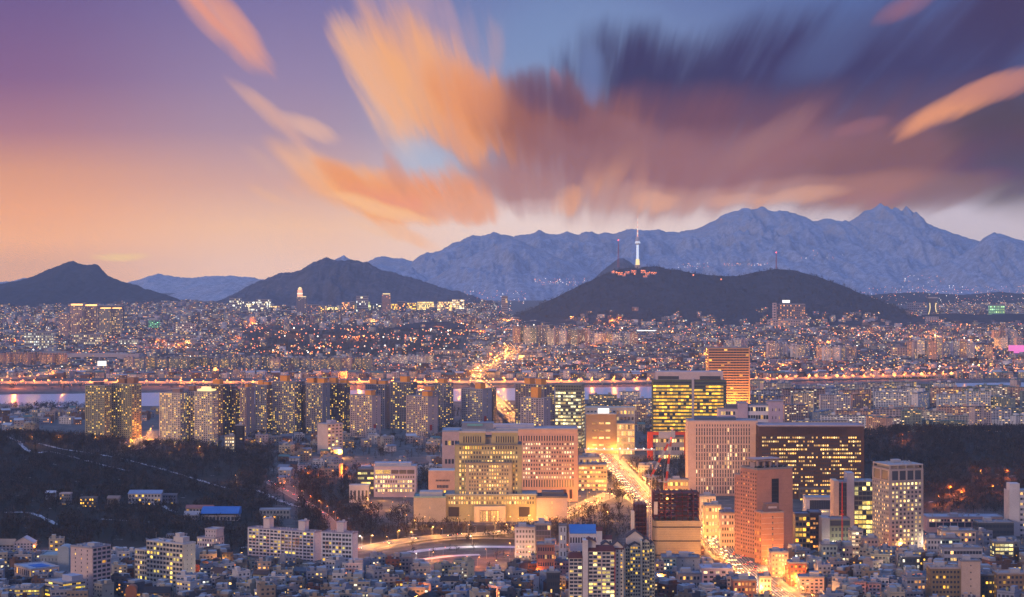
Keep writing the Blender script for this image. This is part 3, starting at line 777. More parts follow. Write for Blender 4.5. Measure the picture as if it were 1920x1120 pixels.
# ------------------------------------------------------------------ the big offices right of the avenue
def big_offices():
    Y = 2500
    B = frontal('office_tower', 'pale pink office slab with a tight grid of tall narrow windows', 'office block', 1290, 1421, Y, land='the pale pink gridded office')
    x0, x1, z0, z1 = B.px(1290, 1421, 790, None)
    k = Y / FPX
    sp = [dict(n=1, m=21, fw=.38, fh=.7, proud=.5, mx=9, z0=B.px(0, 1, 801)[3], z1=B.px(0, 1, 795)[3], lit=lambda f, j: False)]
    for g in range(8):
        zt = B.px(0, 1, 802.5 + g * 15.6)[3]; zb = B.px(0, 1, 802.5 + (g + 1) * 15.6)[3]
        sp.append(dict(n=2, m=21, fw=.42, fh=.88, proud=.6, mx=9, z0=zb + .9, z1=zt - .2, bands=False, key0=1 + (7 - g) * 2, lit=(lambda gg: (lambda f, j: None if gg > 1 else (random.random() < .05)))(g)))
    def grid(mb):
        for g in range(9):
            z = B.px(0, 1, 802.5 + g * 15.6)[3]
            mb.box(x0 + 9, x1 - 9, -.7, 0, z - .3, z + 1.0, skip='b')
        mb.box(x0, x1, -.7, 0, B.px(0, 1, 795)[3], z1, skip='b')
    B.block(x0, x1, 0, 34, z0, z1, (.58, .43, .38), roofcol=(.30, .33, .42), front=sp, left=dict(n=16, m=2, fw=.2, fh=.5, mx=8, b=8, t=6), right=dict(n=14, m=6, fw=.5, fh=.6, b=8, t=6), lit=.17, litcol=(1, .92, .62), extra=grid, parapet=1.3)
    q = B.px(1304, 1380, 786, 791, 8); B.box('plant_screen', q[0], q[1], 8, 26, z1, q[3] + 2, (.10, .13, .20))
    Y = 2470
    B = frontal('office_tower', 'very wide dark brown office slab with long broken rows of yellow lights', 'office block', 1421, 1620, Y, land='the dark brown office')
    x0, x1, z0, z1 = B.px(1423, 1620, 799, None)
    def fins(mb):
        for j in range(44):
            x = x0 + 22 + j * (x1 - x0 - 44) / 43
            mb.box(x - .45, x + .45, -1.1, 0, B.px(0, 1, 814)[3], B.px(0, 1, 803)[3], skip='b')
    DB = (.075, .042, .036)
    B.block(x0, x1, 0, 40, z0, z1, DB, roofcol=(.34, .33, .42), front=[dict(n=15, m=46, fw=.72, fh=.42, proud=.45, mx=3.5, z0=B.px(0, 1, 928)[3], z1=B.px(0, 1, 817)[3], lit=LIT(.55, 21))], left=dict(n=15, m=8, fw=.6, fh=.4, mx=3, b=8, t=12), right=dict(n=15, m=8, fw=.6, fh=.4, mx=3, b=8, t=12), lit=.5, litcol=(1, .70, .26), extra=fins, parapet=1.4)
    q = B.px(1500, 1560, 917, 933, -14)
    B.block(q[0], q[1], -14, -.6, -2, q[3], (.10, .08, .07), front=dict(n=3, m=12, fw=.85, fh=.5, proud=.3), lit=.7, litcol=YEL, roofcol=(.14, .13, .14), wall='podium')
    FOOT.append((B.x - 42, Y + 15, 40)); FOOT.append((B.x + 42, Y + 15, 40))
    # yellow glass tower
    Y = 3240
    B = frontal('office_tower', 'broad glass office tower glowing yellow floor by floor under a pale grey top storey', 'office tower', 1224, 1362, Y, land='the yellow glass tower')
    x0, x1, z0, z1 = B.px(1225, 1362, 712, None)
    xm0, xm1 = B.px(1297, 1301.5, 712)[:2]
    GL = (.10, .13, .10)
    B.block(x0, xm0, 0, 34, z0, z1, GL, front=dict(n=18, m=14, fw=.97, fh=.52, proud=.25, t=2, lit=lambda f, j: None if f < 17 else False), left=dict(n=18, m=6, fw=.9, fh=.5, t=2), lit=.93, litcol=(1, .60, .05), roofcol=(.2, .2, .22), parapet=0)
    B.block(xm1, x1, 1, 34, z0, z1 - 1, GL, front=dict(n=18, m=11, fw=.97, fh=.52, proud=.25, t=2, lit=lambda f, j: (False if f == 17 or j > 9 or (f == 16 and j < 3) else None)), right=dict(n=18, m=6, fw=.9, fh=.5, t=2), lit=.90, litcol=(1, .60, .05), roofcol=(.2, .2, .22), parapet=0)
    B.box('mullion_shaft', xm0, xm1, -1.2, 34, z0, z1 + 2, (.45, .42, .48))
    q = B.px(1230, 1356, 697, 711)
    mb = MB(); mb.box(q[0], q[1], 1, 30, z1 + .06, q[3], skip='d')
    B.part('crown_storey', mb, PAINT, (.55, .47, .50))
    for a, b in ((1234, 1273), (1312, 1351)):
        p = B.px(a, b, 705.5, 711.5, .6); B.box('louvre', p[0], p[1], .6, 1, p[2], p[3], (.06, .07, .09))
    # brown striped tower
    Y = 3800
    B = frontal('office_tower', 'tall slim brown tower banded with dark window stripes, behind the yellow glass tower', 'office tower', 1326, 1406, Y, land='the brown striped tower')
    x0, x1, z0, z1 = B.px(1327, 1406, 653, None)
    B.block(x0, x1, 0, 40, z0, z1, (.80, .40, .17), front=dict(n=27, m=13, fw=.98, fh=.55, proud=.5, t=1, mx=2, piers=False, lit=lambda f, j: None if f > 5 else (random.random() < .75)), left=dict(n=27, m=7, fw=.98, fh=.55, proud=.5, t=1, mx=2, piers=False), lit=.07, litcol=(1, .62, .12), roofcol=(.3, .26, .26))  # orange wall colour carries the lamp glow on a brown tower
    B.roof_clutter(x0 + 4, x1 - 4, 6, 34, z1)
    # lilac offices in front of it
    Y = 2640
    B = frontal('office_block', 'lilac office of blank shafts and white banded glass, behind the pale pink gridded office', 'office block', 1347, 1468, Y)
    LV = (.44, .37, .50)
    for a, b, t, dy in ((1383.6, 1402, 756.5, 0), (1441, 1468.5, 752.5, 0)):
        x0, x1, z0, z1 = B.px(a, b, t, None, dy)
        B.block(x0, x1, dy, dy + 22, z0, z1, LV, front=(dict(n=9, m=3, fw=.22, fh=.35, mx=3, t=6, b=10, proud=.2) if a > 1430 else None), lit=.2, litcol=YEL, roofcol=(.3, .3, .4))
    x0, x1, z0, z1 = B.px(1402.3, 1440.7, 760, None, 3)
    B.block(x0, x1, 3, 20, z0, z1, (.62, .62, .72), front=dict(n=10, m=8, fw=.85, fh=.5, proud=.4, b=0), lit=.18, litcol=WARM, roofcol=(.2, .24, .34))
    x0, x1, z0, z1 = B.px(1347, 1383.3, 767, None, 2)
    B.block(x0, x1, 2, 20, z0, z1, (.46, .42, .54), front=dict(n=9, m=6, fw=.8, fh=.4, proud=.3, mx=3), lit=.7, litcol=(1, .82, .4), roofcol=(.2, .22, .3))
    x0, x1, z0, z1 = B.px(1361, 1383, 759, 768, 8); B.box('plant_room', x0, x1, 8, 20, z0, z1, (.13, .13, .18))
    # pale green glass tower
    B = cornered('office_tower', 'slim glass office tower with rows of white light, at the top end of the avenue', 'office tower', 1041, 1090, 1097, 722, 3150, 30, 'R', land='the white lit glass tower')
    w, d, h = B.w, B.d, B.h
    B.block(-w / 2, w / 2, -d / 2, d / 2, -2, h, (.17, .20, .16), front=[dict(n=17, m=10, fw=.95, fh=.55, proud=.25, mx=.6, t=10, lit=LIT(.8, 4)), dict(n=2, m=10, fw=.8, fh=.6, proud=.25, z0=h - 9.5, z1=h - .5, lit=lambda f, j: False, key0=20)], right=dict(n=17, m=6, fw=.9, fh=.5, t=10), lit=.6, litcol=(1, .96, .58), roofcol=(.2, .2, .2))
    # brown office with the billboard
    Y = 3050
    B = frontal('shopping_block', 'low brown block under a white glowing billboard, beside the slim white lit glass tower', 'shop', 1099, 1190, Y)
    x0, x1, z0, z1 = B.px(1099, 1156, 777, None)
    B.block(x0, x1, 0, 30, z0, z1, (.26, .19, .13), front=dict(n=4, m=3, fw=.7, fh=.25, mx=8, b=10, t=8, proud=.3), lit=.6, litcol=WARM, roofcol=(.35, .35, .36))
    x0, x1, z0, z1 = B.px(1098, 1191, 765, None, 31)
    B.block(x0, x1, 31, 60, z0, z1, (.46, .42, .40), front=dict(n=7, m=13, fw=.55, fh=.5, mx=1, t=2), lit=.4, litcol=WARM, roofcol=(.40, .43, .44))
    q = B.px(1121, 1142, 766, 775.5, 18); B.box('billboard', q[0], q[1], 17, 18, q[2], q[3], (1, 1, 1), G_SIGN, skip='')
    q2 = MB(); q2.box(q[0] + 1, q[0] + 1.6, 17.2, 17.8, z0 + 2, q[2]); q2.box(q[1] - 1.6, q[1] - 1, 17.2, 17.8, z0 + 2, q[2]); B.part('billboard_post', q2, STEEL)
    x0, x1, z0, z1 = B.px(1156.5, 1190, 795, None, -3)
    B.block(x0, x1, -3, 22, z0, z1, (.55, .45, .30), front=dict(n=5, m=8, fw=.85, fh=.7, proud=.25, mx=.5), lit=.92, litcol=(.75, .46, .20), roofcol=(.3, .3, .3))
    # red truss over the avenue's far side
    Y = 2960
    B = frontal('gateway_frame', 'bright red steel gateway frame with grey netting', 'gateway', 1214, 1291, Y)
    mb = MB()
    x0, x1, z0, z1 = B.px(1214, 1291, 810, None)
    zb = B.px(0, 1, 816)[3]
    mb.box(x0, x1, 0, 6, zb, z1); mb.box(x0, x0 + 8, 0, 6, -2, zb); mb.box(x1 - 6, x1, 0, 6, -2, zb)
    B.part('frame', mb, PAINT, (.62, .07, .02))
    q = B.px(1235, 1266, 809, 822, -1); B.box('netting', q[0], q[1], -1.2, -.6, q[2], q[3], (.42, .42, .50), skip='')
    q = B.px(1224, 1284, 819, 828, 7)
    B.block(q[0], q[1], 7, 24, -2, q[3], (.40, .38, .42), front=dict(n=3, m=12, fw=.7, fh=.4), lit=.6, litcol=WARM, wall='hall_wall')
    # footbridge with blue-white lamps
    Y = 2955
    B = frontal('footbridge', 'lit footbridge with white lamps crossing the far end of the avenue', 'footbridge', 1096, 1229, Y)
    x0, x1, z0, z1 = B.px(1096, 1229, 842, 845)
    mb = MB(); mb.box(x0, x1, 0, 5, z0, z1 - 1.2, skip=''); B.part('deck', mb, PAINT, (.5, .5, .6))
    mb = MB(); mb.box(x0, x1, -.2, 0, z1 - 1.2, z1); mb.box(x0, x1, 5, 5.2, z1 - 1.2, z1); B.part('railing', mb, PAINT, (.6, .6, .7))
    for t in (.02, .5, .98): B.box('pier', x0 + (x1 - x0) * t - 1, x0 + (x1 - x0) * t + 1, 1, 4, -2, z0, (.4, .4, .42))
    for i in range(9):
        mb = MB(); x = x0 + (x1 - x0) * (i + .5) / 9; mb.ball(x, -.6, z1 + .6, .9); B.part('lamp', mb, G_WHITE)
big_offices()

# ------------------------------------------------------------------ construction site, brick tower, offices on the right
def right_front():
    Y = 1945
    B = frontal('unfinished_building', 'half built block, dark red open steel floors above beige wrapped lower storeys', 'building site', 1190, 1314, Y, land='the half built block')
    x0, x1, z0, z1 = B.px(1225, 1314, 977, None)
    mb = MB(); n = 10; r = 5
    pts = [(x1, 0), (x1, 30), (x0, 30)] + [(x0 + r - r * math.cos(t), r - r * math.sin(t)) for t in np.linspace(0, math.pi / 2, n)]
    pts = pts[:3] + pts[3:]
    for i in range(len(pts)):
        a, b = pts[i], pts[(i + 1) % len(pts)]
        mb.quad((b[0], b[1], z0), (a[0], a[1], z0), (a[0], a[1], z1), (b[0], b[1], z1))
    mb.poly([(p[0], p[1], z1) for p in pts][::-1])
    B.part('wrapped_wall', mb, PAINT, (.50, .38, .22))
    mb = MB()
    for py in (988.5, 1014.5, 1041):
        z = B.px(0, 1, py)[3]
        for i in range(3, len(pts) - 1):
            a, b = pts[i], pts[i + 1]
            mb.quad((a[0] - .2, a[1] - .15, z - .7), (b[0] - .1, b[1] - .15, z - .7), (b[0] - .1, b[1] - .15, z + .5), (a[0] - .2, a[1] - .15, z + .5))
        mb.box(x0 + r, x1 + .2, -.2, 0, z - .7, z + .5, skip='b')
    B.part('joint_band', mb, PAINT, (.06, .05, .045))
    mb = MB()
    for py in np.arange(980, 1045, 4.4):
        z = B.px(0, 1, py)[3]; mb.box(x0 + r, x1 + .1, -.08, 0, z - .12, z + .12, skip='b')
    B.part('seam', mb, PAINT, (.34, .26, .16))
    xa, xb, _, zt = B.px(1227, 1311, 925)
    zs = np.linspace(z1 + 4.5, zt, 6)
    mb = MB()
    for z in zs: mb.box(xa, xb, .5, 29, z - .7, z - .2, skip='')
    B.part('floor_deck', mb, PAINT, (.06, .022, .02))
    mb = MB()
    for i in range(9):
        for yy in (.6, 10, 20, 28.5):
            x = xa + (xb - xa) * i / 8; mb.box(x - .35, x + .35, yy - .35, yy + .35, z1, zt + (1.5 if i % 2 else 0))
    B.part('column', mb, PAINT, (.10, .022, .018))
    mb = MB()
    for z in zs:
        mb.box(xa, xb, .1, .4, z + .8, z + 1.0, skip=''); mb.box(xa - .2, xa, .5, 29, z + .8, z + 1)
    B.part('guard_rail', mb, PAINT, (.30, .045, .03))
    mb = MB()
    for i in range(26):
        k = random.randrange(len(zs) - 1); x = random.uniform(xa + 1, xb - 5)
        mb.box(x, x + random.uniform(1.5, 4), 3, 6, zs[k], zs[k] + random.uniform(.8, 2.2))
    B.part('stored_material', mb, PAINT, (.07, .10, .20))
    B.box('core_wall', xa + 20, xa + 32, 8, 20, z1, zt - 2, (.10, .09, .11))
    q = B.px(1226, 1233, 941, 965); B.box('white_panel', q[0], q[1], -.1, .3, q[2], q[3], (.66, .62, .55), skip='')
    xc, xd, _, zl = B.px(1190, 1213, 946)
    mb = MB()
    for z in np.arange(4, zl + .1, 4.2): mb.box(xc, xd, 4, 24, z - .4, z, skip='')
    B.part('side_floor_deck', mb, PAINT, (.18, .07, .06))
    mb = MB()
    for i in range(4):
        for yy in (4.3, 14, 23.7): x = xc + .4 + (xd - xc - .8) * i / 3; mb.box(x - .35, x + .35, yy - .35, yy + .35, -2, zl)
    B.part('side_column', mb, PAINT, (.10, .022, .018))
    B.box('side_core_wall', xc + 2, xd - 1, 15, 22, -2, zl - 2, (.12, .08, .09))
    q = B.px(1184, 1190, 960, 985); B.box('white_panel', q[0], q[1], 3, 12, q[2] - 10, q[3], (.6, .56, .5), skip='')
    # tower crane: lattice mast, slewing cab, luffing jib
    def crane(label, pxm, pym, pxj, pyj, Yc, colr, dyj, pybase=None):
        C = frontal('tower_crane', label, 'crane', pxm - 2, pxm + 2, Yc)
        zt = wz(pym, Yc) - C.z
        mb = MB(); s = 1.1
        for sx in (-s, s):
            for sy in (-s, s): mb.box(sx - .22, sx + .22, sy - .22, sy + .22, -1, zt)
        z = 0; f = 1
        while z < zt - 2.2:
            for a, b in (((-s, -s), (s, -s)), ((-s, s), (s, s)), ((-s, -s), (-s, s)), ((s, -s), (s, s))):
                p, q = (a, b) if f > 0 else (b, a)
                mb.beam((*p, z), (*q, z + 2.2), .2)
            z += 2.2; f = -f
        C.part('mast', mb, PAINT, colr)
        mb = MB(); mb.box(-1.6, 1.6, -1.6, 1.6, zt, zt + 1.2); mb.box(1.2, 3, -1.9, .2, zt + 1.2, zt + 3.6); mb.box(-7, -1.6, -1.2, 1.2, zt + .6, zt + 1.2); mb.box(-7, -4.5, -1.4, 1.4, zt + 1.2, zt + 3.2)
        C.part('slewing_cab', mb, PAINT, (.5, .45, .42))
        xe, ze = wx(pxj, Yc + dyj) - C.x, wz(pyj, Yc + dyj) - C.z
        A, E = Vector((1.0, 0, zt + 1.4)), Vector((xe, dyj, ze)); L = (E - A).length; d = (E - A) / L
        up = Vector((0, 0, 1)); sidev = d.cross(up).normalized(); nn = sidev.cross(d).normalized()
        o = [sidev * .75, sidev * -.75, nn * 1.3]
        parts = (MB(), MB()); N = int(L / 2.4)
        for i in range(N):
            p, q = A + d * (L * i / N), A + d * (L * (i + 1) / N)
            m_ = parts[(i * 6 // N) % 2]
            for v in o: m_.beam(p + v, q + v, .42)
            for a, b in ((0, 1), (1, 2), (2, 0)): m_.beam(p + o[a], q + o[b], .26)
        j = C.part('jib', parts[0], PAINT, (.95, .10, .04)); C.part('jib_section', parts[1], PAINT, (.62, .58, .54), parent=j)
        mb = MB(); mb.beam((-1.2, 0, zt + 1.2), (-2.6, 0, zt + 9), .4); mb.beam((-2.6, 0, zt + 9), tuple(E - d * 3), .14); mb.beam(tuple(E), (xe, dyj, ze - 9), .12)
        C.part('stay_cable', mb, STEEL)
        mb = MB(); mb.ball(xe, dyj, ze + .8, .55); C.part('warning_lamp', mb, G_RED)
    crane('red and white tower crane rising left of the half built block, its jib leaning right', 1219.5, 897, 1258, 824, 1940, (.56, .42, .38), 8)
    crane('plain red tower crane with a steep jib, standing behind the half built block', 1248, 905, 1261, 806, 2010, (.90, .10, .04), 4)
    # brick tower
    B = cornered('brick_tower', 'tall pink brick tower with one dark window slot and a roof garden pavilion', 'tower', 1384, 1420, 1490, 881, 1960, 42, 'L', land='the tall pink brick tower')
    w, d, h = B.w, B.d, B.h
    BR = (.46, .22, .16)
    def side(n, m): return dict(n=n, m=m, fw=.55, fh=.5, proud=.6, b=6, t=3)
    B.block(-w / 2, w / 2, -d / 2, d * .20, -2, h, BR, left=side(22, 7), lit=.08, litcol=ORG, roofcol=(.22, .22, .25), right=side(22, 5), parapet=1.4)
    B.block(-w / 2 + 1.5, w / 2 - 2, d * .205, d / 2, -2, h - 8, (.46, .23, .18), left=side(20, 4), lit=.08, litcol=ORG, roofcol=(.25, .25, .3))
    B.box('window_slot', w * (-.5 + .41), w * (-.5 + .61), -d / 2 - .25, -d / 2, h - 57, h - 9.5, (.018, .015, .02))
    mb = MB()
    for i in range(12): mb.box(w * (-.5 + .41), w * (-.5 + .61), -d / 2 - .4, -d / 2 - .25, h - 55 + i * 3.8, h - 54.7 + i * 3.8)
    B.part('slot_mullion', mb, PAINT, (.07, .05, .05))
    mb = MB()
    for i in range(1, 22):
        z = i * h / 22; mb.box(-w / 2 - .02, w * (-.5 + .41), -d / 2 - .05, -d / 2, z - .08, z + .08, skip='b'); mb.box(w * (-.5 + .61), w / 2, -d / 2 - .05, -d / 2, z - .08, z + .08, skip='b')
    B.part('brick_course', mb, PAINT, (.36, .17, .14))
    mb = MB()
    for a in (-.28, -.1, .08, .26):
        mb.box(w * a - .8, w * a + .8, -d * .22, -d * .16, h, h + 6.5); mb.box(w * a - .8, w * a + .8, d * .05, d * .11, h, h + 6.5)
    mb.box(-w * .34, w * .30, -d * .25, d * .14, h + 6.5, h + 7.6); mb.box(-w * .42, w * .36, -d * .28, d * .16, h + 8.4, h + 9.0)
    mb.box(-w * .30, w * .22, -d * .10, d * .05, h, h + 5.0)
    B.part('roof_pavilion', mb, PAINT, (.50, .36, .34))
    mb = MB()
    for _ in range(16):
        x, y = random.uniform(-w * .46, w * .46), random.uniform(-d * .46, -d * .3); r_ = random.uniform(1.0, 1.9); mb.ball(x, y, h + r_ * .8, r_, 7)
        for _q in range(4): mb.ball(x + random.uniform(-1, 1), y + random.uniform(-1, 1), h + random.uniform(.6, 2.6), random.uniform(.4, .9), 5)
    B.part('roof_shrub', mb, PAINT, (.02, .025, .02))
    # its annex
    B = cornered('brick_annex', 'lower orange brick annex against the foot of the pink brick tower', 'annex', 1419, 1428, 1471, 962, 1925, 16, 'L')
    w, d, h = B.w, B.d, B.h
    B.block(-w / 2, w / 2, -d / 2, d / 2, -2, h, (.50, .22, .12), front=dict(n=9, m=1, fw=.06, fh=.45, mx=0, proud=.15, bands=False, piers=False, b=2, t=2), left=dict(n=9, m=3, fw=.4, fh=.5), lit=.15, litcol=YEL, roofcol=(.3, .26, .28))
    mb = MB()
    for i in range(9): mb.box(-w / 2 - .1, w / 2 + .1, -d / 2 - .15, -d / 2, 3 + i * (h - 3) / 9, 3.4 + i * (h - 3) / 9)
    B.part('string_course', mb, PAINT, (.62, .42, .32))
    B.box('lift_head', -w * .22, w * .38, -d * .25, d * .3, h, h + 8, (.24, .14, .12)); B.box('sign_panel', -w * .12, w * .26, -d * .25 - .2, -d * .25, h + 3.4, h + 5.4, (.55, .45, .42), skip='')
    # office tower with eight columns of windows
    B = cornered('office_tower', 'square grey office tower, eight windows wide, with an open top gallery', 'office tower', 1648, 1668, 1735, 872, 2010, 36, 'L', land='the square grey office tower')
    w, d, h = B.w, B.d, B.h
    GR = (.34, .30, .30)
    B.block(-w / 2, w / 2, -d / 2, d / 2, -2, h - 4, GR, roof=False, front=[dict(n=15, m=8, fw=.55, fh=.55, proud=.5, mx=1.6, z0=6, z1=h - 17, lit=lambda f, j: (True if f == 14 else None)), dict(n=1, m=4, fw=.8, fh=.8, proud=.5, mx=1.6, z0=h - 16.5, z1=h - 5, key0=30, lit=lambda f, j: False)], left=[dict(n=15, m=9, fw=.55, fh=.5, proud=.5, mx=1, z0=6, z1=h - 17), dict(n=1, m=2, fw=.8, fh=.8, proud=.5, mx=1, z0=h - 16.5, z1=h - 5, key0=30, lit=lambda f, j: False)], lit=.52, litcol=(1, .86, .42))
    mb = MB(); mb.box(-w / 2, w / 2, -d / 2, d / 2, h - 1.2, h); mb.box(-w / 2 + 3, w / 2 - 3, -d / 2 + 3, d / 2 - 3, h - 4, h - 1.25, skip='d')
    for x in np.linspace(-w / 2 + .6, w / 2 - .6, 5):
        for y in (-d / 2 + .6, d / 2 - .6): mb.box(x - .5, x + .5, y - .5, y + .5, h - 4, h - 1.25, skip='td')
    B.part('roof_gallery', mb, PAINT, (.40, .37, .37))
    B.roof_clutter(-w / 2 + 3, w / 2 - 3, -d / 2 + 3, d / 2 - 3, h, n=14)
    # glass tower with the grey slab
    Y = 2090
    B = frontal('office_tower', 'glass office tower with a tall grey blank shaft beside bright yellow floors', 'office tower', 1563, 1640, Y, land='the grey shafted glass tower')
    x0, x1, z0, z1 = B.px(1602, 1639, 903, None)
    B.block(x0, x1, 0, 24, z0, z1, (.16, .18, .16), front=dict(n=13, m=5, fw=.92, fh=.72, proud=.25, lit=lambda f, j: (None if f < 9 else random.random() < .3)), right=dict(n=13, m=4, fw=.9, fh=.7, proud=.2), lit=.78, litcol=(1, .86, .28), roofcol=(.30, .34, .40))
    x0, x1, z0, z1 = B.px(1588, 1601.7, 887, None, -1); B.box('blank_shaft', x0, x1, -1, 18, z0, z1, (.44, .44, .50))
    x0, x1, z0, z1 = B.px(1573, 1587.7, 905, None, 1)
    B.block(x0, x1, 1, 22, z0, z1, (.07, .08, .09), front=dict(n=13, m=3, fw=.9, fh=.8, proud=.2), lit=.05, roofcol=(.3, .32, .36))
    x0, x1, z0, z1 = B.px(1563.5, 1573, 902, None, -.5); B.box('cream_wall', x0, x1, -.5, 24, z0, z1 + 0, (.60, .50, .40))
    B.roof_clutter(B.px(1604, 1637, 903)[0], B.px(1604, 1637, 903)[1], 3, 20, B.px(0, 1, 903)[3], box=False)
    # building with the blue screen
    Y = 2190
    B = frontal('office_block', 'white framed block with a large dark blue glass wall, between brick tower and glass tower', 'office block', 1511, 1564, Y)
    x0, x1, z0, z1 = B.px(1511, 1564, 934, None)
    B.block(x0, x1, 0, 22, z0, z1, (.52, .52, .58), front=[dict(n=1, m=9, fw=.985, fh=.9, proud=.6, mx=4, z0=B.px(0, 1, 956)[3], z1=B.px(0, 1, 937)[3], lit=lambda f, j: False), dict(n=1, m=10, fw=.95, fh=.8, mx=6, z0=B.px(0, 1, 961)[3], z1=B.px(0, 1, 957.5)[3], lit=lambda f, j: True, key0=1)], lit=.5, litcol=PALE, roofcol=(.3, .34, .42))
    Y = 2010
    B = frontal('office_block', 'dark grey block with black square windows, before the glass tower with a shaft', 'office block', 1541, 1594, Y)
    x0, x1, z0, z1 = B.px(1556, 1594, 974, None)
    B.block(x0, x1, 0, 20, z0, z1, (.16, .19, .15), front=[dict(n=4, m=5, fw=.55, fh=.55, proud=.3, mx=1, b=4, t=7, lit=lambda f, j: False), dict(n=1, m=1, fw=.96, fh=.9, z0=z1 - 6.5, z1=z1 - 1, key0=6, lit=lambda f, j: False)], lit=.05, roofcol=(.2, .2, .24))
    x0, x1, z0, z1 = B.px(1541, 1555.7, 971, None, -1); B.box('blank_wall', x0, x1, -1, 20, z0, z1, (.36, .35, .38))
    B = frontal('office_block', 'brown block half lit orange, right of the pink brick tower', 'office block', 1491, 1541, 2030)
    x0, x1, z0, z1 = B.px(1519, 1540, 961, None)
    B.block(x0, x1, 0, 20, z0, z1, (.10, .07, .07), front=dict(n=7, m=4, fw=.75, fh=.45, proud=.3, b=3, t=4), lit=.6, litcol=ORG, roofcol=(.2, .2, .25))
    x0, x1, z0, z1 = B.px(1491, 1518.7, 964, None, 1)
    B.block(x0, x1, 1, 20, z0, z1, (.30, .24, .16), front=dict(n=6, m=4, fw=.8, fh=.6, proud=.3, b=3, t=2, lit=lambda f, j: (True if f in (2, 3) and j < 2 else None)), lit=.3, litcol=YEL, roofcol=(.2, .2, .25))
    B = frontal('antenna_mast', 'thin red lattice mast standing before the glass tower with a grey shaft', 'mast', 1578, 1580, 1985)
    zt = wz(903, 1985) - B.z; mb = MB(); zb_ = 18
    for a in range(3):
        t = 2 * math.pi * a / 3; mb.beam((.9 * math.cos(t), .9 * math.sin(t), 0), (.2 * math.cos(t), .2 * math.sin(t), zt), .3)
    for i in range(24):
        f0, f1 = i / 24, (i + 1) / 24
        for a in range(3):
            t0, t1 = 2 * math.pi * a / 3, 2 * math.pi * (a + 1) / 3; r0, r1 = .9 - .7 * f0, .9 - .7 * f1
            mb.beam((r0 * math.cos(t0), r0 * math.sin(t0), zt * f0), (r1 * math.cos(t1), r1 * math.sin(t1), zt * f1), .14)
    B.part('mast', mb, PAINT, (.70, .06, .03))
    mb = MB(); mb.cyl(0, 0, zt * .55, zt * .57, 1.6); mb.cyl(0, 0, zt * .6, zt * .615, 1.3); B.part('antenna_ring', mb, PAINT, (.6, .05, .03))
    # right edge
    Y = 2130
    B = frontal('office_block', 'white tower block with a blank shaft, at the right edge of the view', 'office block', 1891, 1960, Y)
    x0, x1, z0, z1 = B.px(1893, 1912, 907, None); B.box('blank_shaft', x0, x1, 0, 14, z0, z1, (.58, .54, .56))
    x0, x1, z0, z1 = B.px(1912.3, 1960, 921, None, 1)
    B.block(x0, x1, 1, 22, z0, z1, (.54, .52, .56), front=dict(n=9, m=8, fw=.8, fh=.45, proud=.3), lit=.3, roofcol=(.3, .32, .36))
    x0, x1, z0, z1 = B.px(1891, 1892.8, 920, None, 2); B.box('side_wall', x0, x1, 2, 22, z0, z1, (.5, .45, .45))
    B = frontal('long_hall', 'long low pink hall with one lit window strip, right of the square grey tower', 'hall', 1738, 1880, 2160)
    x0, x1, z0, z1 = B.px(1738, 1880, 970, None)
    B.block(x0, x1, 0, 26, z0, z1, (.56, .38, .36), front=[dict(n=1, m=24, fw=.7, fh=.7, z0=B.px(0, 1, 979)[3], z1=B.px(0, 1, 973)[3], mx=2), dict(n=1, m=10, fw=.9, fh=.9, z0=B.px(0, 1, 989)[3], z1=B.px(0, 1, 979.5)[3], mx=2, key0=1, lit=lambda f, j: j > 7)], lit=.6, litcol=PALE, roofcol=(.34, .36, .44))
    B.roof_clutter(x0 + 3, x1 - 3, 3, 23, z1, n=16)
    def simple(name, label, cat, px0, px1, pyt, Y, d, col, n, m, lit, litcol=WARM, roofcol=(.22, .23, .28), fw=.6, fh=.5, mx=.6, side=True, land=None, clutter=True, lits=None, t=1, b=0):
        B = frontal(name, label, cat, px0, px1, Y, land=land)
        x0, x1, z0, z1 = B.px(px0, px1, pyt, None)
        B.block(x0, x1, 0, d, z0, z1, col, front=dict(n=n, m=m, fw=fw, fh=fh, mx=mx, proud=.3, t=t, b=b, lit=lits), left=dict(n=n, m=max(2, m // 2), fw=fw * .8, fh=fh, t=t, b=b) if side and px0 > 960 else None, right=dict(n=n, m=max(2, m // 2), fw=fw * .8, fh=fh, t=t, b=b) if side and px0 < 960 else None, lit=lit, litcol=litcol, roofcol=roofcol)
        if clutter: B.roof_clutter(x0 + .8, x1 - .8, .8, d - .8, z1 + .05)
        return B
    global simple_block; simple_block = simple
    S = simple
    S('office_block', 'dark low office behind a glass strip, right of the long pink hall', 'office block', 1834, 1901, 980, 2110, 22, (.06, .07, .09), 3, 10, .12, fw=.9)
    S('apartment_block', 'brown brick block with green framed windows, left of the beige stair tower', 'apartment block', 1746, 1801.5, 1066, 1690, 18, (.24, .17, .10), 8, 8, .15, YEL, roofcol=(.4, .32, .3))
    S('stair_tower', 'plain beige stair tower with a line of tiny windows, between the two brown brick blocks', 'tower', 1802.5, 1838, 1052, 1688, 12, (.58, .42, .34), 7, 1, .05, fw=.06, fh=.2, mx=0, side=False)
    S('apartment_block', 'brown brick block with two bright yellow windows, in the bottom right corner', 'apartment block', 1870, 1935, 1076, 1690, 18, (.24, .16, .11), 7, 8, .22, (1, .7, .1), roofcol=(.35, .3, .3))
    S('apartment_block', 'dark recessed block between the beige stair tower and the corner brick block', 'apartment block', 1839, 1869, 1078, 1700, 16, (.08, .07, .06), 7, 4, .15, YEL)
    S('office_block', 'grey office with three dark window bands, right in front of the square grey office tower', 'office block', 1769, 1842, 1028, 1870, 20, (.36, .36, .42), 4, 12, .16, fw=.9, fh=.45)
    S('office_block', 'small black clad office with two short rows of white windows', 'office block', 1690, 1726, 1044, 1840, 14, (.05, .055, .08), 4, 5, .35, (1, .98, .85))
